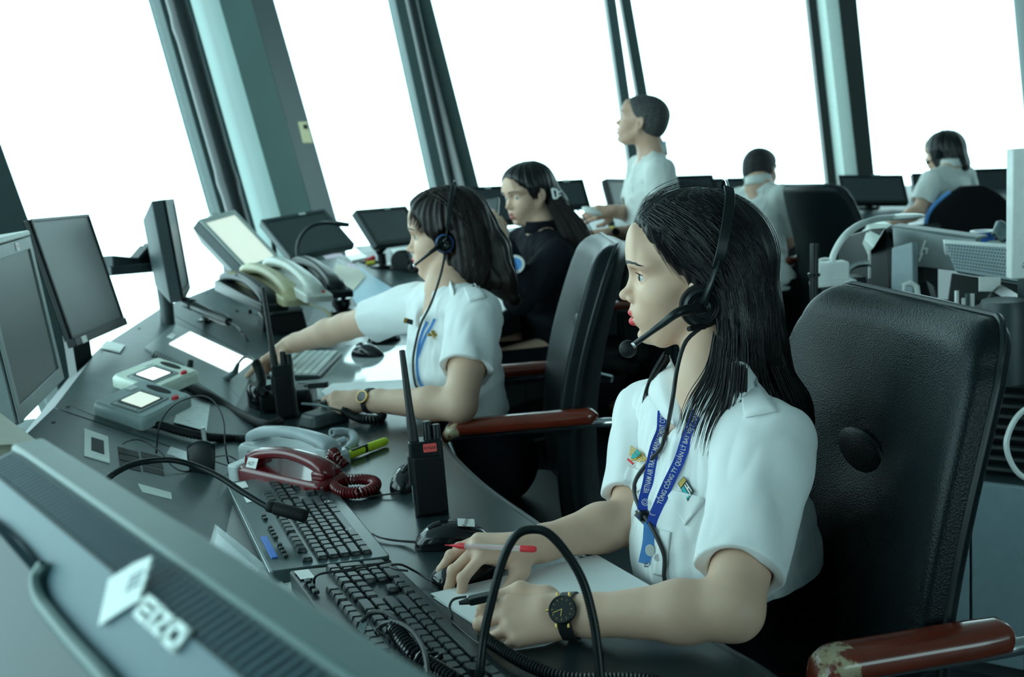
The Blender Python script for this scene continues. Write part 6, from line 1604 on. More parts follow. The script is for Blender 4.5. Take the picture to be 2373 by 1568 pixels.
# ------------------------------------------------------------------ the front woman
hd1 = Fr(D(1606,645,1.52), (-1,.12,-.0), (0,0,1), .955)
W1 = figure('person', 'person in white shirt with loose long black hair and headset, forearms resting on the worktop', hd1,
    D(1775,1030,1.36), D(1512,968,1.63), (.315,1.47,.53),
    {'L': dict(elbow=D(1697,1412,1.175), wrist=D(1318,1427,1.245), hand=dict(f=(-1,.06,-.04), u=(.05,-.62,.80), curls=[(22,52,28),(30,60,30),(38,62,32),(44,60,32)], spread=3, thumb=((.028,.036,-.008),(.064,.050,-.008),(.098,.044,-.012)), s=.90, k=.003)),
     'R': dict(elbow=D(1462,1205,1.53), wrist=D(1222,1267,1.455), hand=dict(f=(-.93,-.28,.16), u=(.16,-.12,1), curls=[(48,40,18),(46,36,16),(30,34,16),(30,32,16)], spread=9, k=.003, thumb=((.020,.036,-.018),(.042,.058,-.040),(.062,.066,-.058)), s=.93))},
    [((-.12,1.30,.56),(-.10,1.32,.10)), ((-.10,1.52,.56),(-.08,1.54,.10))], vox=.0019, wrink=.0040, g=.90, nbu=.066, nbx=-.030, sleeve=.80, slr=(.060,.047), xs=[(D(1770,1290,1.48),(.085,.07,.12)), (D(1640,1310,1.47),(.10,.11,.14))], lips=(.62,.05,.06), torso_k=.94, bust=.046, hipup=.715)
face_parts(hd1, W1['th'], W1['loc'], bv=W1['sbv'][-1])
add_nails(W1['tips']['L'], W1['th'], [None,None,None,None,'nail_dark']); add_nails(W1['tips']['R'], W1['th'], ['nail_dark','nail_dark','nail_dark','nail_dark','nail_bare'])
# ------------------------------------------------------------------ the pointing woman
hd2 = Fr(D(1040,551,2.58), (-1,.06,-.02), (0,0,1), .96)
W2_ = figure('person', 'person in white shirt with fringe and ponytail, pointing at the touch screen', hd2,
    D(1102,728,2.42), D(975,708,2.66), (-.10,2.53,.55),
    {'L': dict(elbow=D(1066,938,2.27), wrist=D(848,928,2.40), hand=dict(f=(-1,.05,.0), u=(.0,-.6,.8), curls=[(35,50,30),(45,55,30),(50,55,30),(52,55,30)], spread=3, thumb=((.028,.030,-.012),(.062,.036,-.014),(.092,.030,-.012)), s=.92)),
     'R': dict(elbow=D(800,757,2.85), wrist=D(668,800,2.98), hand=dict(f=(-.80,-.25,-.42), u=(-.5,.2,1), curls=[(8,8,4),(50,55,30),(55,55,30),(58,50,30)], spread=6, thumb=((.025,.032,-.018),(.050,.040,-.035),(.072,.036,-.052)), s=.95))},
    [((-.38,2.46,.58),(-.36,2.46,.10)), ((-.36,2.66,.58),(-.34,2.66,.10))], vox=.0032, wrink=.0042, sleeve=.62, slr=(.058,.058), lips=(.60,.10,.13), g=.98, torso_k=.98, hfat=1.06, hipup=.70)
face_parts(hd2, W2_['th'], W2_['loc'], lashes=True, bv=W2_['sbv'][-1])
# ------------------------------------------------------------------ the woman in the black jacket
hd3 = Fr(D(1226,455,3.95), (-.82,-.55,-.12), (.0,.03,1), 1.0)
W3_ = figure('person', 'person in black jacket and skirt with pale hair clip, holding up a phone', hd3,
    D(1290,590,3.80), D(1215,560,4.12), (.17,3.98,.56),
    {'L': dict(elbow=D(1205,690,3.72), wrist=D(1166,560,3.72), hand=dict(f=(-.35,-.1,.95), u=(.6,-.8,.1), curls=[(30,45,30)]*4, spread=4, s=.95)),
     'R': dict(elbow=D(1130,610,4.2), wrist=D(1120,560,4.15), hand=dict(f=(-.6,-.2,.7), u=(0,-.9,.3), curls=[(30,45,30)]*4, s=.95))},
    [((-.22,3.78,.53),(-.02,3.72,.12)), ((-.20,4.0,.53),(.0,3.95,.12))], vox=.0045, nbu=.072, shirt='jacket', long_sleeve=True, skirt=True, legskin=True, lips=(.42,.13,.12), wrink=.004, g=1.0, collar=False)
face_parts(hd3, W3_['th'], W3_['loc'], lashes=False, bv=W3_['sbv'][-1])
# ------------------------------------------------------------------ the standing man
hdm = Fr(D(1487,288,4.70), (-.86,.30,.30), (.26,-.05,1), 1.05)
M1 = figure('person', 'person standing in white shirt with cropped grey hair, holding a white handset', hdm,
    D(1528,400,4.55), D(1484,392,4.92), (.68,4.72,.78),
    {'L': dict(elbow=D(1545,535,4.55), wrist=D(1404,543,4.45), hand=dict(f=(-1,-.05,.05), u=(0,-.3,.9), curls=[(35,40,30)]*4, spread=4, s=1.0)),
     'R': dict(elbow=D(1475,497,4.85), wrist=D(1422,489,4.7), hand=dict(f=(-1,-.08,.0), u=(0,-.9,.4), curls=[(25,35,25)]*4, spread=4, s=1.0))},
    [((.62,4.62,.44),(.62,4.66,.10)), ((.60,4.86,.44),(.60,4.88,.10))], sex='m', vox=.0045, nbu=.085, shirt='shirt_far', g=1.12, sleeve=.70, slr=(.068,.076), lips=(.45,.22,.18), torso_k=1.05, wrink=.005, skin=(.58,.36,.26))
face_parts(hdm, M1['th'], M1['loc'], lashes=False, bv=M1['sbv'][-1])
# ------------------------------------------------------------------ the seated man
hd4 = Fr(D(1762,402,5.3), (.62,.78,-.04), (0,0,1), 1.02)
M2 = figure('person', 'person with short black hair seated in white shirt, seen from behind', hd4,
    D(1716,463,5.35), D(1812,458,5.15), (1.28,5.18,.56),
    {'L': dict(elbow=D(1708,560,5.5), wrist=D(1730,560,5.75), hand=None), 'R': dict(elbow=D(1820,560,5.3), wrist=D(1830,552,5.6), hand=None)},
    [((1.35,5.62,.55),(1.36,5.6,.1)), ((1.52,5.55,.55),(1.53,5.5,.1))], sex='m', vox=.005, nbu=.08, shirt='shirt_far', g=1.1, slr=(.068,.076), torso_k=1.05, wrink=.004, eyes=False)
# ------------------------------------------------------------------ the woman with bobbed hair
hd6 = Fr(D(2188,356,5.9), (-.72,.62,-.10), (0,0,1), 1.0)
W6 = figure('person', 'person in white top with dark bobbed hair, leaning over the far console', hd6,
    D(2160,418,5.75), D(2236,410,5.95), (2.52,5.80,.60),
    {'L': dict(elbow=D(2132,487,5.75), wrist=D(2068,520,5.75), hand=dict(f=(-1,.1,-.1), u=(0,0,1), curls=[(20,20,20)]*4)), 'R': dict(elbow=D(2250,500,6.1), wrist=D(2230,500,6.3), hand=None)},
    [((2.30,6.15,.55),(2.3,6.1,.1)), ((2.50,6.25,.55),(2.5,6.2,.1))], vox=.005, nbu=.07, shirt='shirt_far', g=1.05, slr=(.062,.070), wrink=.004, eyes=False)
# ================================================================== hair
def hs(b, F, pts, rs, k=.03): b.chain([F.p(*p) for p in pts], [r*F.sc for r in rs], k)
# front woman
F = hd1; b = Body()
b.ell(F.p(-.016,0,.046), [.104*F.sc,.083*F.sc,.088*F.sc], F.R, .02)
b.ell(F.p(.012,0,.066), [.080*F.sc,.066*F.sc,.062*F.sc], F.R, .03)
hs(b, F, [(-.045,0,.02),(-.052,0,-.075),(-.060,.005,-.15)], [.082,.076,.062], .03)
hs(b, F, [(-.034,.052,.03),(-.060,.058,-.07),(-.064,.068,-.15),(-.050,.082,-.21)], [.030,.034,.028,.012], .03)
hs(b, F, [(-.085,.03,-.13),(-.125,.055,-.20),(-.165,.060,-.262)], [.050,.034,.010], .03)
hs(b, F, [(-.030,-.062,.03),(-.045,-.066,-.07),(-.035,-.070,-.16)], [.030,.032,.018], .03)
b.plane(F.p(.047,0,.047), F.v(.80,0,-.60), .012)
b.ell(F.p(.055,0,-.05), [.058*F.sc,.078*F.sc,.075*F.sc], F.R, .02, 's')
HB1 = hair_mesh(b, .0024, 'hair', W1, amp=.0012)
g_near = [[(1492,512),(1535,560),(1580,615),(1640,650),(1668,740),(1668,850),(1640,950),(1630,1040)],
 [(1512,490),(1575,530),(1640,590),(1690,680),(1700,800),(1690,900),(1650,1000)],
 [(1550,470),(1630,515),(1700,600),(1730,700),(1735,820),(1730,920),(1700,985)],
 [(1600,458),(1690,520),(1750,610),(1770,720),(1775,840),(1800,930),(1840,1000)],
 [(1650,462),(1740,530),(1785,640),(1795,760),(1808,860),(1852,945),(1882,1040)]]
strands('hair_locks', g_near, 620, .0013, 'hair', W1['th'], HB1, off=.0012, jit=7, seed=3, depth=1.43, cut=.35)
strands('hair_tips', [[(1655,770),(1640,850),(1600,920),(1572,1000)],[(1672,800),(1660,880),(1622,960),(1600,1030)],[(1690,830),(1680,920),(1650,1000),(1640,1056)],[(1730,850),(1722,930),(1690,1000),(1660,1040)]], 150, .0010, 'hair', W1['th'], None, jit=7, seed=4, depth=1.362, cut=.5)
strands('hair_tips', [[(1820,850),(1850,920),(1876,990),(1884,1045)],[(1790,850),(1825,930),(1862,1000),(1880,1060)]], 70, .0012, 'hair', W1['th'], None, jit=6, seed=5, depth=1.43, cut=.4)
strands('hair_front_lock', [[(1538,822),(1512,870),(1494,930),(1498,975)],[(1552,830),(1520,880),(1506,940),(1512,990)]], 46, .0012, 'hair', W1['th'], None, jit=5, seed=6, depth=1.555, cut=.5)
strands('flyaway_hair', [[(1490,510),(1520,470),(1570,445),(1630,440),(1690,462)],[(1480,520),(1500,460),(1560,425),(1600,422),(1650,440)],[(1500,500),(1540,440),(1600,428),(1660,436),(1720,480)]], 55, .00030, 'hair', W1['th'], None, jit=9, seed=7, depth=1.50, cut=.6)
strands('temple_hair', [[(1500,520),(1512,560),(1535,600),(1562,640)],[(1520,540),(1545,590),(1575,635),(1590,660)]], 60, .00035, 'hair', W1['th'], W1['bvh_face'] if 'bvh_face' in W1 else None, jit=7, seed=8, depth=1.445, cut=.7)
# pointing woman: fringe, half-up hair, ponytail
F = hd2; b = Body()
b.ell(F.p(-.012,0,.044), [.106*F.sc,.086*F.sc,.090*F.sc], F.R, .02); b.ell(F.p(.030,0,.060), [.074*F.sc,.072*F.sc,.060*F.sc], F.R, .03)
hs(b, F, [(-.030,.03,.0),(-.040,.040,-.08),(-.030,.055,-.16),(-.015,.070,-.215)], [.070,.058,.042,.016], .03)
hs(b, F, [(.062,.044,.065),(.050,.062,.025)], [.020,.016], .02); hs(b, F, [(.085,0,.062),(.088,.0,.040)], [.024,.014], .02)
hs(b, F, [(-.10,0,.02),(-.115,0,-.04),(-.125,.02,-.12),(-.150,.03,-.17)], [.030,.038,.036,.018], .02)
hs(b, F, [(-.03,-.05,0),(-.02,-.06,-.10)], [.03,.02], .02)
b.plane(F.p(.053,0,.030), F.v(.86,0,-.50), .012); b.ell(F.p(.060,0,-.045), [.050*F.sc,.090*F.sc,.080*F.sc], F.R, .015, 's'); b.ell(F.p(.0,.09,-.01), [.026*F.sc,.022*F.sc,.036*F.sc], F.R, .01, 's')
HB2 = hair_mesh(b, .0036, 'hair_brown', W2_, amp=.0018)
strands('hair_locks', [[(1000,445),(1040,470),(1085,530),(1095,610),(1060,680),(1020,725)],[(1040,436),(1090,470),(1120,540),(1125,620),(1090,690),(1040,735)],[(1050,440),(1088,475),(1112,530),(1122,600),(1115,660),(1092,705)]], 220, .0017, 'hair_brown', W2_['th'], HB2, off=.0015, jit=7, seed=9, depth=2.5)
strands('fringe', [[(985,455),(962,470),(950,500),(946,526)],[(1010,448),(985,475),(970,505),(962,530)],[(1020,455),(1010,490),(990,520),(978,545)]], 110, .0014, 'hair_brown', W2_['th'], None, jit=4, seed=10, depth=2.52, cut=.3)
strands('ponytail', [[(1128,515),(1150,560),(1165,620),(1180,670),(1215,692)],[(1135,515),(1172,570),(1190,630),(1195,680),(1200,700)],[(1126,520),(1140,600),(1150,670),(1170,700)]], 230, .0020, 'hair_brown', W2_['th'], None, jit=7, seed=11, depth=2.62, cut=.4)
strands('hair_ends', [[(1180,640),(1190,680),(1205,695),(1222,690)],[(1170,660),(1180,690),(1190,705)]], 60, .0014, 'hair_tips', W2_['th'], None, jit=7, seed=12, depth=2.6, cut=.4)
strands('hair_front_lock', [[(1022,640),(1000,660),(985,680)],[(1030,650),(1010,668),(990,682)]], 24, .0016, 'hair_brown', W2_['th'], None, jit=3, seed=13, depth=2.72)
mb = MB(); p = D(1131,513,2.62); mb.lathe([(.012,-.006),(.017,-.003),(.017,.003),(.012,.006)], 14, M=T(p.x,p.y,p.z,ry=70)); mb.build('hair_band', 'orange', W2_['th'], world=True)
# black-jacket woman
F = hd3; b = Body()
b.ell(F.p(-.014,0,.046), [.102,.082,.086], F.R, .02); b.ell(F.p(.03,0,.065), [.068,.066,.055], F.R, .03); hs(b, F, [(-.07,0,.0),(-.09,.02,-.05),(-.105,.04,-.12),(-.13,.06,-.26),(-.14,.07,-.36)], [.06,.050,.045,.040,.02], .03)
hs(b, F, [(.030,.066,.04),(.030,.068,-.02)], [.014,.007], .02)
b.plane(F.p(.056,0,.038), F.v(.84,0,-.54), .012); b.ell(F.p(.060,0,-.045), [.052,.080,.080], F.R, .015, 's')
HB3 = hair_mesh(b, .0045, 'hair', W3_, amp=.0018)
strands('ponytail', [[(1285,470),(1320,510),(1350,570),(1372,630),(1375,690)],[(1290,462),(1335,500),(1372,560),(1388,620),(1380,680)],[(1275,480),(1300,540),(1320,600),(1340,660)]], 200, .0024, 'hair_brown', W3_['th'], None, jit=9, seed=14, depth=3.86)
mb = MB(); 
for q in ([(1279,437),(1284,460)],[(1279,437),(1291,440)],[(1291,440),(1293,458)],[(1284,460),(1293,458)],[(1291,446),(1300,444)],[(1291,454),(1300,452)]): mb.tube([D(x,y,3.84) for x,y in q], .0035, 6)
tag(mb.build('hair_clip', 'white_plastic'), 'cream claw hair clip on the head of the person in black jacket', 'hair clip')
# men
for F, G, m, k in ((hdm, M1, 'hair_grey', .004), (hd4, M2, 'hair_short', .0045)):
    b = Body(); b.ell(F.p(-.016,0,.046), [.096*F.sc,.0775*F.sc,.082*F.sc], F.R, .02); b.ell(F.p(.030,0,.062), [.062*F.sc,.060*F.sc,.046*F.sc], F.R, .03); b.ell(F.p(-.045,0,.0), [.060*F.sc,.066*F.sc,.052*F.sc], F.R, .03)
    b.plane(F.p(.050,0,.055), F.v(.80,0,-.60), .01); b.ell(F.p(.03,0,-.035), [.055*F.sc,.090*F.sc,.070*F.sc], F.R, .02, 's'); b.ell(F.p(-.002,.08,-.005), [.022,.03,.034], F.R, .01, 's'); b.ell(F.p(-.002,-.08,-.005), [.022,.03,.034], F.R, .01, 's')
    hair_mesh(b, k, m, G, amp=.0006)
F = hd6; b = Body(); b.ell(F.p(-.01,0,.042), [.108,.090,.090], F.R, .02); hs(b, F, [(-.03,0,.0),(-.035,0,-.07),(-.03,0,-.10)], [.092,.090,.075], .03); hs(b, F, [(.03,.06,.03),(.03,.06,-.06)], [.03,.025], .02); hs(b, F, [(.03,-.06,.03),(.03,-.06,-.06)], [.03,.025], .02)
b.plane(F.p(.065,0,.02), F.v(.9,0,-.35), .01); b.plane(F.p(0,0,-.115), F.v(0,0,-1), .01); b.ell(F.p(.075,0,-.03), [.045,.055,.085], F.R, .015, 's')
hair_mesh(b, .005, 'hair', W6, amp=.0015)

# ================================================================== headsets, lanyards, badges, watches
def headset(label, F, cup, band_top, mic, via, ring='black_plastic', big=1.0, txt=None):
    th = thing('headset', label, 'headset', loc=F.p(*cup)); s = F.sc
    cx, cy, cz = cup
    M = MF(Vector(F.p(cx, cy, cz)), Vector(F.v(1,0,0)), Vector(F.v(0,1,0)))     # z points out of the ear
    mb = MB(); mb.lathe([(.018*big,-.014),(.029*big,-.013),(.032*big,-.006),(.030*big,.002),(.020*big,.003)], 32, M=M); mb.build('ear_cushion', 'black_matte', th, world=True)
    mb = MB(); mb.lathe([(.026*big,.0),(.0262*big,.005),(.022*big,.009),(.0195*big,.0075),(.0185*big,.0095),(.016*big,.008),(.0145*big,.010),(.010*big,.009),(0,.009)], 32, M=M); mb.build('ear_cup', 'black_plastic', th, world=True, ang=25)
    if ring != 'black_plastic':
        mb = MB(); mb.lathe([(.026*big,.001),(.0272*big,.003),(.0262*big,.0055),(.024*big,.006)], 32, M=M, cap=False); mb.build('coloured_ring', ring, th, world=True)
    # boom
    p0 = Vector(F.p(cx+.004, cy+.012*big, cz)); pts = [Vector(F.p(cx-.008, cy+.012*big, cz+.004)), p0]+via+[mic]
    ps = smooth_path(pts, 8); n = len(ps)
    mb = MB(); mb.tube(ps, [(.0088*big*(1-.66*min(1, (i/n)*1.35))+.0009) for i in range(n)], 12); mb.build('microphone_boom', 'black_plastic', th, world=True, ang=180)
    mb = MB(); d = (mic-via[-1]).normalized(); mb.ball((0,0,0), (.013*big,.0115*big,.0125*big), M=MF(mic+d*.006, d), n=20, m=14); mb.build('foam_tip', 'black_matte', th, world=True, ang=180)
    mb = MB(); mb.lathe([(.0045,0),(.0045,.0018),(.0025,.0022),(0,.0022)], 14, M=MF(mic-d*.004+Vector((0,-.003*big,.0)), d, (0,-1,.3))); mb.build('microphone_screw', 'steel', th, world=True)
    mb = MB(); mb.prism(ell(.0115*big, .0075*big, 24), .0095, .0125, M=M @ Matrix.Rotation(math.radians(-28 if False else 28),4,'Z')); mb.build('cup_emblem', 'mid_grey', th, world=True, bevel=.0006)
    mb = MB(); mb.lathe([(.0010,.0127),(.0010,.0131),(0,.0131)], 10, M=M); mb.lathe([(.0028,.0127),(.0028,.0131),(.0034,.0131),(.0034,.0127)], 16, M=M, cap=False); mb.build('cup_mark', 'label_white', th, world=True)
    # fork and head band over the head
    R_ = band_top
    def arc(t): 
        a = math.radians(lerp(-34, 214, t)); zc = .046; ry, rz = cy*1.06+.014*max(0, math.cos(a))**6, R_[1]-zc+.004; q = min(1, max(0, (math.sin(a)+.72)/1.5)); return Vector(F.p(cx+(R_[0]-cx)*q**.8, ry*math.cos(a), zc+rz*math.sin(a)))
    band = [arc(t) for t in np.linspace(.03, .97, 60)]
    def flatband(mb, ps, w, t, nr):
        vs = []
        for i, p in enumerate(ps):
            tg = (ps[min(i+1, len(ps)-1)]-ps[max(0, i-1)]).normalized(); c = Vector(F.p(-.0,0,.0)); out = (p-c); out = (out-tg*out.dot(tg)).normalized(); sd = tg.cross(out)
            ww = w[i] if isinstance(w, list) else w
            vs += [p-sd*ww+out*t, p+sd*ww+out*t, p+sd*ww-out*t*.2, p-sd*ww-out*t*.2]
        fs = [(i*4+j, i*4+(j+1)%4, (i+1)*4+(j+1)%4, (i+1)*4+j) for i in range(len(ps)-1) for j in range(4)]+[(3,2,1,0), tuple(range(len(vs)-4, len(vs)))]
        mb.add(vs, fs); return vs
    mb = MB(); flatband(mb, band[22:], .0022*big, .0015, 0); mb.build('head_band', 'chrome' if txt else 'black_plastic', th, world=True)
    k = 24; mb = MB(); flatband(mb, band[4:k], .0072*big, .0032, 0); sl = mb.build('slider', 'black_plastic', th, world=True, bevel=.001)
    mb = MB(); mb.tube([Vector(F.p(cx, cy+.006, cz+.006)), band[1], band[6]], [.018*big, .0105*big, .007*big], 10, flat=.35); mb.build('yoke', 'black_plastic', th, world=True, ang=180)
    if txt:
        a, b_ = band[9], band[19]; mid_ = (a+b_)/2; out = (mid_-Vector(F.p(0,0,0))); dr = (b_-a).normalized(); out = (out-dr*out.dot(dr)).normalized()
        o = lettering('slider_text', txt, .0048, MF(mid_+out*.0052, dr, out), 'label_white', None, h=.0, spacing=1.0); o.parent = th; o.location = -Vector(th['_loc'])
    return th, Vector(F.p(cx, cy+.004, cz-.028*big))
HS1, j1 = headset('large black headset worn by the person with loose long black hair', hd1, (-.006,.090,-.030), (-.055,.142), D(1462,803,1.43), [D(1575,722,1.392), D(1535,750,1.400), D(1498,777,1.412)], big=1.0, txt='PLANTRONICS')
HS2, j2 = headset('headset with blue-ringed ear piece worn by the person with the ponytail', hd2, (.002,.088,-.006), (-.030,.140), D(958,617,2.50), [D(1000,583,2.46), D(975,603,2.48)], ring='blue', big=.80)
HS6, j6 = headset('small dark headset on the person with bobbed hair', hd6, (.0,.098,.0), (-.02,.135), D(2152,375,5.75), [D(2165,368,5.75)], big=.8)
SH1 = MultiBV(W1['sbv']); SH2 = MultiBV(W2_['sbv'])
def surf_path(bv, px, dflt, off, sub=6):
    q = smooth_path([Vector((x, y, 0)) for x, y in px], sub); out = []; prev = None
    for v in q:
        p, n = hit(bv, v.x, v.y, None)
        if p is None or (prev is not None and abs(dep(p)-prev) > .05): d_ = prev if prev else dflt; p = D(v.x, v.y, d_); n = -_fw
        else:
            if n.dot(ray(v.x, v.y)) > 0: n = -n
        prev = dep(p); out.append(p+n*off)
    for _ in range(3): out = [out[0]]+[(out[i-1]+out[i]*2+out[i+1])/4 for i in range(1, len(out)-1)]+[out[-1]]
    return out
cab = [j1, D(1590,790,1.42), D(1570,850,1.415), D(1558,930,1.405)]+surf_path(SH1, [(1553,1000),(1535,1045),(1500,1085),(1478,1125),(1485,1165),(1500,1195),(1525,1235),(1546,1290),(1545,1340),(1540,1378)], 1.45, .006)
mb = MB(); mb.tube(smooth_path(cab, 4), .0030, 8); mb.build('cable', 'rubber', HS1, world=True, ang=180)
mb = MB(); mb.tube([j1+Vector((0,0,.012)), j1, D(1596,762,1.42)], [.0068,.0052,.0036], 10); mb.build('strain_relief', 'black_matte', HS1, world=True)
mb = MB(); mb.tube(smooth_path([j2, D(1020,640,2.42), D(1000,700,2.40)]+surf_path(SH2, [(985,740),(968,800),(963,860),(970,900)], 2.45, .008), 4), .0030, 6); mb.build('cable', 'rubber', HS2, world=True)
cable('thin_wire', 'thin black wire hanging at the waist of the person with the ponytail', [D(1045,958,2.25), D(1062,965,2.27), D(1080,980,2.3)], .003)
# lanyards
def ribbon(mb, pts, w, t=.0008, view=None):
    vs = []
    for i, p in enumerate(pts):
        tg = (pts[min(i+1, len(pts)-1)]-pts[max(0, i-1)]).normalized(); out = (CAM-p).normalized() if view is None else view; out = (out-tg*out.dot(tg)).normalized(); sd = tg.cross(out)
        vs += [p-sd*w+out*t, p+sd*w+out*t, p+sd*w-out*t, p-sd*w-out*t]
    fs = [(i*4+j, i*4+(j+1)%4, (i+1)*4+(j+1)%4, (i+1)*4+j) for i in range(len(pts)-1) for j in range(4)]+[(3,2,1,0), tuple(range(len(vs)-4, len(vs)))]
    mb.add(vs, fs)
def ribbon_text(name, pts, txt, size, m, parent, h=.0012, start=.006, view=None, flip=False):
    vs, fs = text_mesh(txt, size, 0.00012, 1.0, 'LEFT'); ps = pts[::-1] if flip else pts; L = [0]
    for a, b_ in zip(ps, ps[1:]): L.append(L[-1]+(b_-a).length)
    out = []; mx = max(v[0] for v in vs); sc = min(1, (L[-1]-start-.002)/mx)
    for x, y, _ in vs:
        s_ = start+x*sc; j = 0
        while j < len(L)-2 and L[j+1] < s_: j += 1
        u = (s_-L[j])/(L[j+1]-L[j]); p = ps[j].lerp(ps[j+1], u); tg = (ps[j+1]-ps[j]).normalized(); o_ = (CAM-p).normalized() if view is None else view; o_ = (o_-tg*o_.dot(tg)).normalized(); up_ = o_.cross(tg)
        out.append(p+up_*y+o_*h)
    mb = MB(); mb.add(out, fs); return mb.build(name, m, parent, world=True, ang=180)
LN = thing('lanyard', 'dark blue printed lanyard around the neck of the person with loose hair', 'lanyard', loc=W1['mid'])
s1 = surf_path(SH1, [(1541,955),(1532,1000),(1520,1060),(1508,1120),(1497,1175),(1497,1200)], 1.5, .0045); s2 = surf_path(SH1, [(1622,958),(1598,1015),(1572,1080),(1546,1138),(1527,1185),(1512,1225)], 1.45, .0045)
mb = MB(); ribbon(mb, s1, .0080); mb.build('strap', 'lanyard', LN, world=True)
mb = MB(); ribbon(mb, s2, .0075); mb.build('strap', 'lanyard', LN, world=True)
ribbon_text('strap_text', s1, 'VIETNAM AIR TRAFFIC MANAGEMENT CORP', .0108, 'label_white', LN, flip=True, start=.036)
ribbon_text('strap_text', s2, 'TỔNG CÔNG TY QUẢN LÝ BAY VIỆT NAM', .0092, 'label_white', LN, flip=True, start=.036)
for (x, y) in ((1502,1166),(1523,1188)):
    p, n = hit(SH1, x, y, 1.45); n = -n if n.dot(ray(x, y)) > 0 else n
    mb = MB(); mb.lathe([(.0042,0),(.0042,.0008),(.0050,.0008),(.0050,0)], 20, cap=False, M=MF(p+n*.0065, _rt, n)); mb.lathe([(.0020,0),(.0020,.0008),(.0026,.0008),(.0026,0)], 12, cap=False, M=MF(p+n*.0065, _rt, n)); mb.build('strap_emblem', 'label_white', LN, world=True)
s3 = surf_path(SH1, [(1511,1212),(1508,1250),(1503,1280),(1499,1304)], 1.45, .006)
mb = MB(); ribbon(mb, s3, .0078); mb.build('strap_end', 'blue_light', LN, world=True)
p, n = hit(SH1, 1504, 1271, 1.45); mb = MB(); mb.prism(ell(.0062,.0080,20), 0, .002, M=MF(p-_fw*.009, _rt, -_fw)); mb.build('strap_badge', 'label_white', LN, world=True)
mb = MB(); mb.tube([D(x,y,dep(p)-.012) for x,y in [(1495,1305),(1503,1303),(1502,1312),(1494,1312)]], .0012, 6, closed=True); mb.build('ring', 'steel', LN, world=True)
# cable clip on the shirt
p, n = hit(SH1, 1490, 1200, 1.45); dq = dep(p)-.012
CC = thing('cable_clip', 'metal crocodile clip holding the headset cable to the shirt front', 'clip', loc=p)
mb = MB(); mb.tube([D(1472,1190,dq), D(1500,1220,dq)], [.0028,.0022], 6); mb.tube([D(1474,1182,dq-.004), D(1504,1213,dq-.004)], [.003,.002], 6); mb.build('jaws', 'steel', CC, world=True)
mb = MB(); mb.box(.012,.010,.014,D(1492,1194,dq-.004)); mb.build('body', 'black_plastic', CC, world=True, bevel=.002)
# shirt pieces on the front woman
t1 = W1['th']
def cp(name, px, m='shirt', **k): return cloth_patch(name, SH1, px, m, t1, **k)
cp('shoulder_strap', [(1708,862),(1736,850),(1801,956),(1727,970)], off=.0018, t=.0022, dflt=1.4)
cp('pocket_flap', [(1550,1150),(1560,1136),(1632,1154),(1630,1166),(1610,1192),(1590,1218),(1570,1190)], off=.0016, t=.0020, dflt=1.42)
cp('pocket_flap', [(1448,1100),(1456,1080),(1496,1092),(1497,1130),(1478,1140),(1446,1122)], off=.0016, t=.0016, dflt=1.5)
cp('placket', [(1532,1225),(1556,1232),(1548,1300),(1540,1335),(1514,1330),(1520,1290)], off=.0010, t=.0012, dflt=1.45)
for (x, y) in ((1524,1290),(1566,1082)):
    p, n = hit(SH1, x, y, 1.45); n = -n if n.dot(ray(x, y)) > 0 else n
    mb = MB(); mb.lathe([(.0048,0),(.0048,.0012),(.0036,.0018),(.003,.0012),(0,.0012)], 18, M=MF(p+n*.003, _rt, n)); mb.build('button', 'label_white', t1, world=True)
# open collar: two shaped flaps standing off the neck
def flap(name, rows, parent, loc_off=0, m='shirt'):
    k = len(rows[0]); mb = MB(); pts = [[D(*p) for p in r] for r in rows]; R2 = [smooth_path(r, 6) for r in pts]; n = min(len(r) for r in R2)
    def f(u, v):
        i = u*(n-1); a = int(min(i, n-2)); w = i-a; cols = [r[a].lerp(r[a+1], w) for r in R2]; j = v*(len(cols)-1); b_ = int(min(j, len(cols)-2)); return cols[b_].lerp(cols[b_+1], j-b_)
    mb.grid(f, 24, 10); o = mb.build(name, m, parent, world=True, ang=60); md = o.modifiers.new('s', 'SOLIDIFY'); md.thickness = .0018; md.offset = 0; return o
flap('collar', [[(1552,824,1.60),(1574,880,1.505),(1578,960,1.46),(1577,1000,1.455)], [(1530,850,1.58),(1528,890,1.51),(1545,940,1.475),(1562,985,1.455)], [(1516,868,1.565),(1503,912,1.53),(1522,948,1.50),(1540,968,1.485)]], t1)
flap('collar', [[(1577,1000,1.455),(1590,940,1.43),(1640,880,1.39),(1700,838,1.40),(1745,850,1.45)], [(1580,985,1.448),(1622,952,1.405),(1668,920,1.375),(1715,880,1.375),(1752,872,1.43)], [(1590,962,1.44),(1655,974,1.385),(1692,955,1.365),(1726,915,1.36),(1758,890,1.42)]], t1)
# wing badge
p, n = hit(SH1, 1476, 1058, 1.5); n = -n if n.dot(ray(1476, 1058)) > 0 else n; n = (n-_fw*1.1).normalized()
h0, h1 = hit(SH1,1456,1040,1.5)[0], hit(SH1,1496,1074,1.5)[0]; xa = (h1-h0).normalized(); p = (h0+h1)/2; BM = MF(p+n*.007, xa, n)
BG = thing('wing_badge', 'gold winged badge with turquoise shield on the shirt pocket', 'badge', M=BM)
for sg in (1,-1):
    mb = MB()
    for i in range(5): 
        y0 = .0052-.0026*i; x1 = sg*(.0245-.0028*i)
        mb.box(abs(x1)-.004, .0021, .0014, ((x1+sg*.004)/2, y0, .0008+.0002*i))
    mb.build('wing', 'gold', BG, bevel=.0004)
mb = MB(); mb.prism([(-.0075,.008),(.0075,.008),(.008,0),(.0045,-.0075),(0,-.0105),(-.0045,-.0075),(-.008,0)], 0, .003); mb.build('shield_rim', 'gold', BG, bevel=.0005)
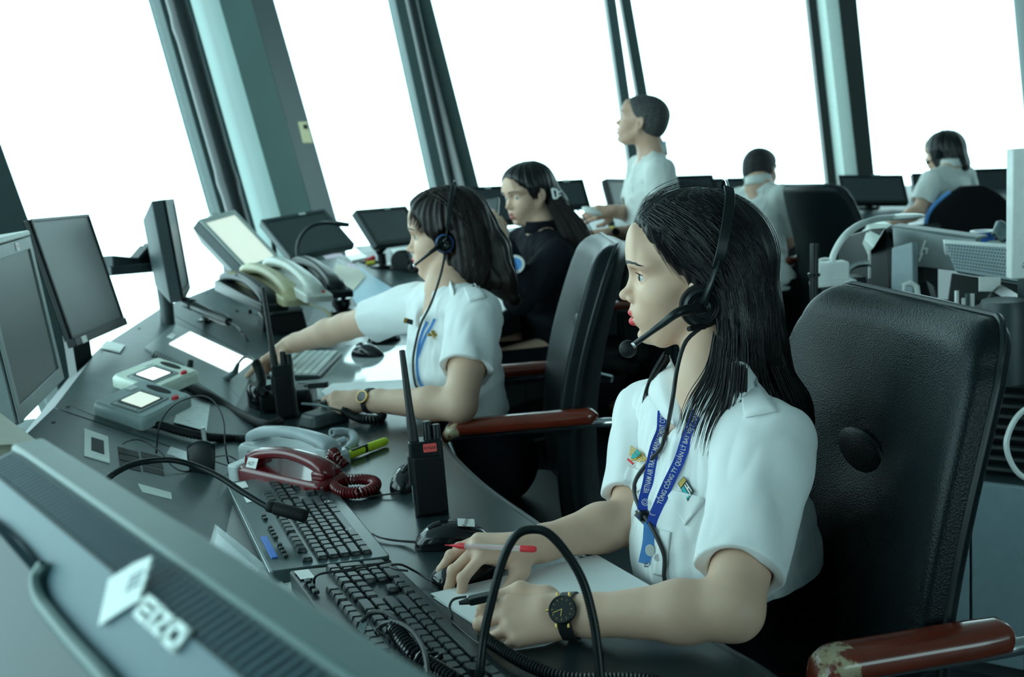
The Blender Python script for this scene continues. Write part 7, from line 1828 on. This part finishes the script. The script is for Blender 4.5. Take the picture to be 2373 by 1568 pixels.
mb = MB(); mb.prism([(-.006,.0066),(.006,.0066),(.0064,0),(.0036,-.006),(0,-.0085),(-.0036,-.006),(-.0064,0)], .003, .0038); mb.build('shield', 'teal_enamel', BG)
lettering('badge_letters', 'ATC', .0050, T(0,.0005,.0042), 'gold', BG)
mb = MB(); mb.box(.016,.0032,.002,(0,-.0125,.001)); mb.build('scroll', 'red', BG, bevel=.0004)
# name pin
q = [hit(SH1, x, y, 1.42)[0] for x, y in ((1573,1122),(1587,1105),(1611,1139),(1596,1163))]; nn_ = (q[1]-q[0]).cross(q[3]-q[0]).normalized(); nn_ = -nn_ if nn_.dot(_fw) > 0 else nn_
NP = thing('name_pin', 'small rectangular pin with gold and dark green fields above the near pocket', 'badge', loc=q[0])
def qd(name, u0, u1, v0, v1, m, h):
    g = lambda u, v: q[0].lerp(q[1], u).lerp(q[3].lerp(q[2], u), v)+nn_*h
    mb = MB(); a = [g(u0,v0), g(u1,v0), g(u1,v1), g(u0,v1)]; c_ = [x_-nn_*.0015 for x_ in a]; mb.add(a+c_, [(0,1,2,3),(7,6,5,4),(0,4,5,1),(1,5,6,2),(2,6,7,3),(3,7,4,0)]); mb.build(name, m, NP, world=True)
qd('plate', 0,1,0,1,'dark_grey',.004); qd('gold_field', .05,.95,.03,.28,'gold',.0045); qd('green_field', .06,.4,.34,.95,'teal_enamel',.0045); qd('white_mark', .5,.62,.36,.90,'label_white',.0048); qd('white_mark', .74,.84,.36,.90,'label_white',.0048); qd('white_mark', .5,.84,.58,.66,'label_white',.0050)
# watches
def watch(label, el, wr, t, nrm, r, rw, dial, strap, rim, big=False):
    el, wr = Vector(el), Vector(wr); ax = (el-wr).normalized(); c = wr.lerp(el, t); n = Vector(nrm); n = (n-ax*n.dot(ax)).normalized(); sd = ax.cross(n)
    th = thing('wristwatch', label, 'watch', M=MF(c, ax, n)); N = 48
    mb = MB(); vs = []
    for i in range(N):
        a = 2*math.pi*i/N; R_ = rw+.0012
        w = .0085 if big else .006
        y, z = math.sin(a), math.cos(a)
        for (dx, dr_) in ((-w,0),(w,0),(w,.0022),(-w,.0022)): vs.append((dx, y*(R_+dr_), z*(R_+dr_)))
    fs = [(i*4+j, i*4+(j+1)%4, ((i+1)%N)*4+(j+1)%4, ((i+1)%N)*4+j) for i in range(N) for j in range(4)]
    mb.add(vs, fs); mb.build('strap', strap, th, ang=50)
    Mz = T(0,0,rw+.003)
    mb = MB(); mb.lathe([(r*.9,0),(r,.001),(r,.0045),(r*.93,.006),(r*.87,.006),(r*.86,.0042)], 40, M=Mz, cap=False); mb.build('case', rim, th)
    mb = MB(); mb.lathe([(r*.88,.0),(r*.88,.0050),(0,.0050)], 36, M=Mz); dl = mb.build('dial', dial, th)
    if big:
        for i in range(12):
            a = math.pi*2*i/12; mb = MB(); mb.box(.0024,.0004,.0003,(r*.70,0,0), M=Mz @ T(0,0,.0053) @ Matrix.Rotation(a,4,'Z')); mb.build('hour_mark', 'gold', dl)
        mb = MB(); mb.box(r*.7,.0006,.0004,(r*.33,0,0), M=Mz @ T(0,0,.0057,rz=200)); mb.build('hand', 'gold', dl)
        mb = MB(); mb.box(r*.5,.0008,.0004,(r*.22,0,0), M=Mz @ T(0,0,.0056,rz=-95)); mb.build('hand', 'gold', dl)
        mb = MB(); mb.lathe([(.0016,-.002),(.0016,.002)], 10, M=Mz @ T(-r-.0012,0,.003,ry=90)); mb.build('crown', 'gold', th)
        for g in (1,-1):
            for h in (1,-1): mb = MB(); mb.box(.003,.006,.002,(h*.0075,g*(r+.001),rw+.004)); mb.build('lug', 'gold', th, bevel=.0006)
    return th
a1 = W1['arms']['L']
watch('black round wristwatch with thin gold hour marks on the near wrist', a1['elbow'], a1['wrist'], .015, (.05,-.78,.62), .0172, .0250, 'black_gloss', 'rubber', 'black_plastic', True)
a2 = W2_['arms']['L']
watch('small gold-rimmed watch on dark strap worn by the person with the ponytail', a2['elbow'], a2['wrist'], .05, (-.05,-.85,.45), .0150, .0265, 'black_gloss', 'rubber', 'gold')
am = M1['arms']['L']
watch('black watch with yellow-green edge on the standing person\'s wrist', am['elbow'], am['wrist'], .10, (-.05,-.9,.3), .018, .031, 'black_gloss', 'yellow', 'black_plastic')
# switch held in the hands, phone, handset
def held(label, a, b, w, name='hand_switch', m='black_plastic', cat='switch'):
    th = thing(name, label, cat, M=MF(a, b-a)); L = (b-a).length; mb = MB(); mb.prism(rrect(L, w, w*.3, 3, L/2, 0), -w*.35, w*.35); mb.build('body', m, th, bevel=.001)
    mb = MB(); mb.tube([(-.012,0,0),(0.002,0,0)], [.0025,.005], 8); mb.build('strain_relief', 'rubber', th); return th
held('small black push switch held between finger and thumb, cable going to the near keyboard', D(1086,1392,1.262), D(1150,1378,1.268), .013)
held('small black push switch in the second person\'s hand beside the amplifier', D(715,893,2.44), D(760,890,2.43), .018)
p = D(1138,497,4.0); PHN = thing('smartphone', 'black smartphone held up by the person in black jacket', 'phone', M=MF(p, (.5,-.3,.1), (-.3,-.6,.4)))
mb = MB(); mb.prism(rrect(.075,.13,.012), 0, .010); mb.build('body', 'black_gloss', PHN, bevel=.002)
mb = MB(); mb.prism(rrect(.068,.12,.01), .010, .0106); mb.build('screen', 'dark_grey', PHN)
a, b = D(1350,482,4.62), D(1392,497,4.6); PHH = thing('white_handset', 'white oval handset in the standing person\'s outstretched hand', 'handset', M=MF(a, b-a))
mb = MB(); mb.ball(((b-a).length/2,0,0), (.048,.024,.016)); mb.build('body', 'white_plastic', PHH, ang=180)
# second woman's shirt details
t2 = W2_['th']
def cq(name, px, m='shirt', **k): return cloth_patch(name, SH2, px, m, t2, **k)
cq('shoulder_strap', [(1075,672),(1100,655),(1128,690),(1088,702)], off=.002, t=.003, dflt=2.4)
L2_ = thing('lanyard', 'blue lanyard hanging on the shirt of the person with the ponytail', 'lanyard', loc=W2_['mid'])
for px in ([(1012,738),(995,770),(982,800),(972,830)], [(992,745),(982,775),(974,810),(972,845),(976,880),(985,905)]):
    mb = MB(); ribbon(mb, surf_path(SH2, px, 2.5, .006), .0032); mb.build('strap', 'blue_light', L2_, world=True)
flap('collar', [[(1010,668,2.56),(1030,700,2.47),(1022,724,2.45)], [(1040,640,2.5),(1052,680,2.42),(1042,712,2.42)]], t2)
flap('collar', [[(1008,672,2.58),(1012,700,2.52),(1016,722,2.48)], [(998,665,2.62),(990,690,2.58),(996,710,2.54)]], t2)
p, n = hit(SH2, 1003, 776, 2.4); n = -n if n.dot(_fw) > 0 else n
WB2 = thing('wing_badge', 'small gold badge on the shirt of the person with the ponytail', 'badge', M=MF(p+n*.004, _rt, n)); mb = MB(); mb.box(.024,.006,.003); mb.prism([(-.005,.010),(.006,.010),(.004,-.012)], -.001, .004); mb.build('wings', 'gold', WB2, bevel=.0008)
p, n = hit(SH2, 956, 746, 2.5); n = -n if n.dot(_fw) > 0 else n
NP2 = thing('name_pin', 'dark name pin with gold edge on the far shirt front of the ponytailed person', 'badge', M=MF(p+n*.004, _rt+_up*-.3, n)); mb = MB(); mb.box(.026,.013,.003); mb.build('plate', 'dark_grey', NP2, bevel=.0006); mb = MB(); mb.box(.008,.013,.0036,(-.014,0,0)); mb.build('gold_edge', 'gold', NP2)
# jacket patch, standing man's collar lanyard
p, n = hit(MultiBV(W3_['sbv']), 1193, 613, 3.7); n = -n if n.dot(_fw) > 0 else n
AP = thing('arm_patch', 'round white and blue emblem patch on the black jacket sleeve', 'patch', M=MF(p+n*.004, _rt, n)); mb = MB(); mb.lathe([(.034,0),(.034,.002),(.026,.003),(0,.003)], 24); mb.build('disc', 'label_white', AP)
mb = MB(); mb.lathe([(.024,.003),(.024,.0038),(0,.0038)], 24); mb.build('emblem', 'blue_light', AP)
SHm = MultiBV(M1['sbv'])
mb = MB(); F = M1['TF']; nb_ = M1['nb']; pts = [Vector(nb_+F.v(.066*math.cos(a), .064*math.sin(a), .012-.028*math.cos(a))) for a in np.linspace(-2.9, 2.9, 30)]
tag_l = thing('lanyard', 'blue lanyard under the collar of the standing person', 'lanyard', loc=nb_); ribbon(mb, pts, .007, .001); mb.build('strap', 'blue_light', tag_l, world=True)
for G, r in ((M1, .064), (M2, .064), (W6, .056), (W3_, .060)):
    F = G['TF']; nb_ = G['nb']; mb = MB()
    mb.grid(lambda u, v, F=F, nb_=nb_, r=r: Vector(nb_+F.v((r+.004*v)*math.cos((u-.5)*6.2+math.pi), (r+.002*v)*math.sin((u-.5)*6.2+math.pi), .034-.045*v+.006*math.cos((u-.5)*6.2+math.pi))), 32, 4)
    mb.build('collar', 'jacket' if G is W3_ else 'shirt_far', G['th'], world=True, solid=.003)
GROUPS = {'office_chair': 'black leather office chairs', 'console_unit': 'console units along the worktop', 'monitor': 'monitors on the consoles', 'desk_phone': 'desk phones', 'thin_wire': 'thin loose wires', 'keyboard': 'keyboards on the worktop', 'computer_mouse': 'black computer mice', 'keypad_display': 'keypad displays', 'handheld_radio': 'handheld radios', 'headset': 'telephone headsets', 'coiled_cord': 'coiled telephone cords', 'paper_sheet': 'loose paper sheets', 'wristwatch': 'wristwatches', 'lanyard': 'blue lanyards', 'person': 'people at work in the control tower', 'paper_label': 'white paper labels on the equipment', 'mouse_cable': 'mouse cables', 'gooseneck_microphone': 'gooseneck microphones', 'wing_badge': 'wing badges', 'name_pin': 'name pins', 'hand_switch': 'push switches held in the hand'}
for o in list(bpy.data.objects):
    if '_loc' in o: del o['_loc']
    k = o.name.split('.')[0]
    if o.parent is None and 'label' in o and k in GROUPS: o['group'] = GROUPS[k]
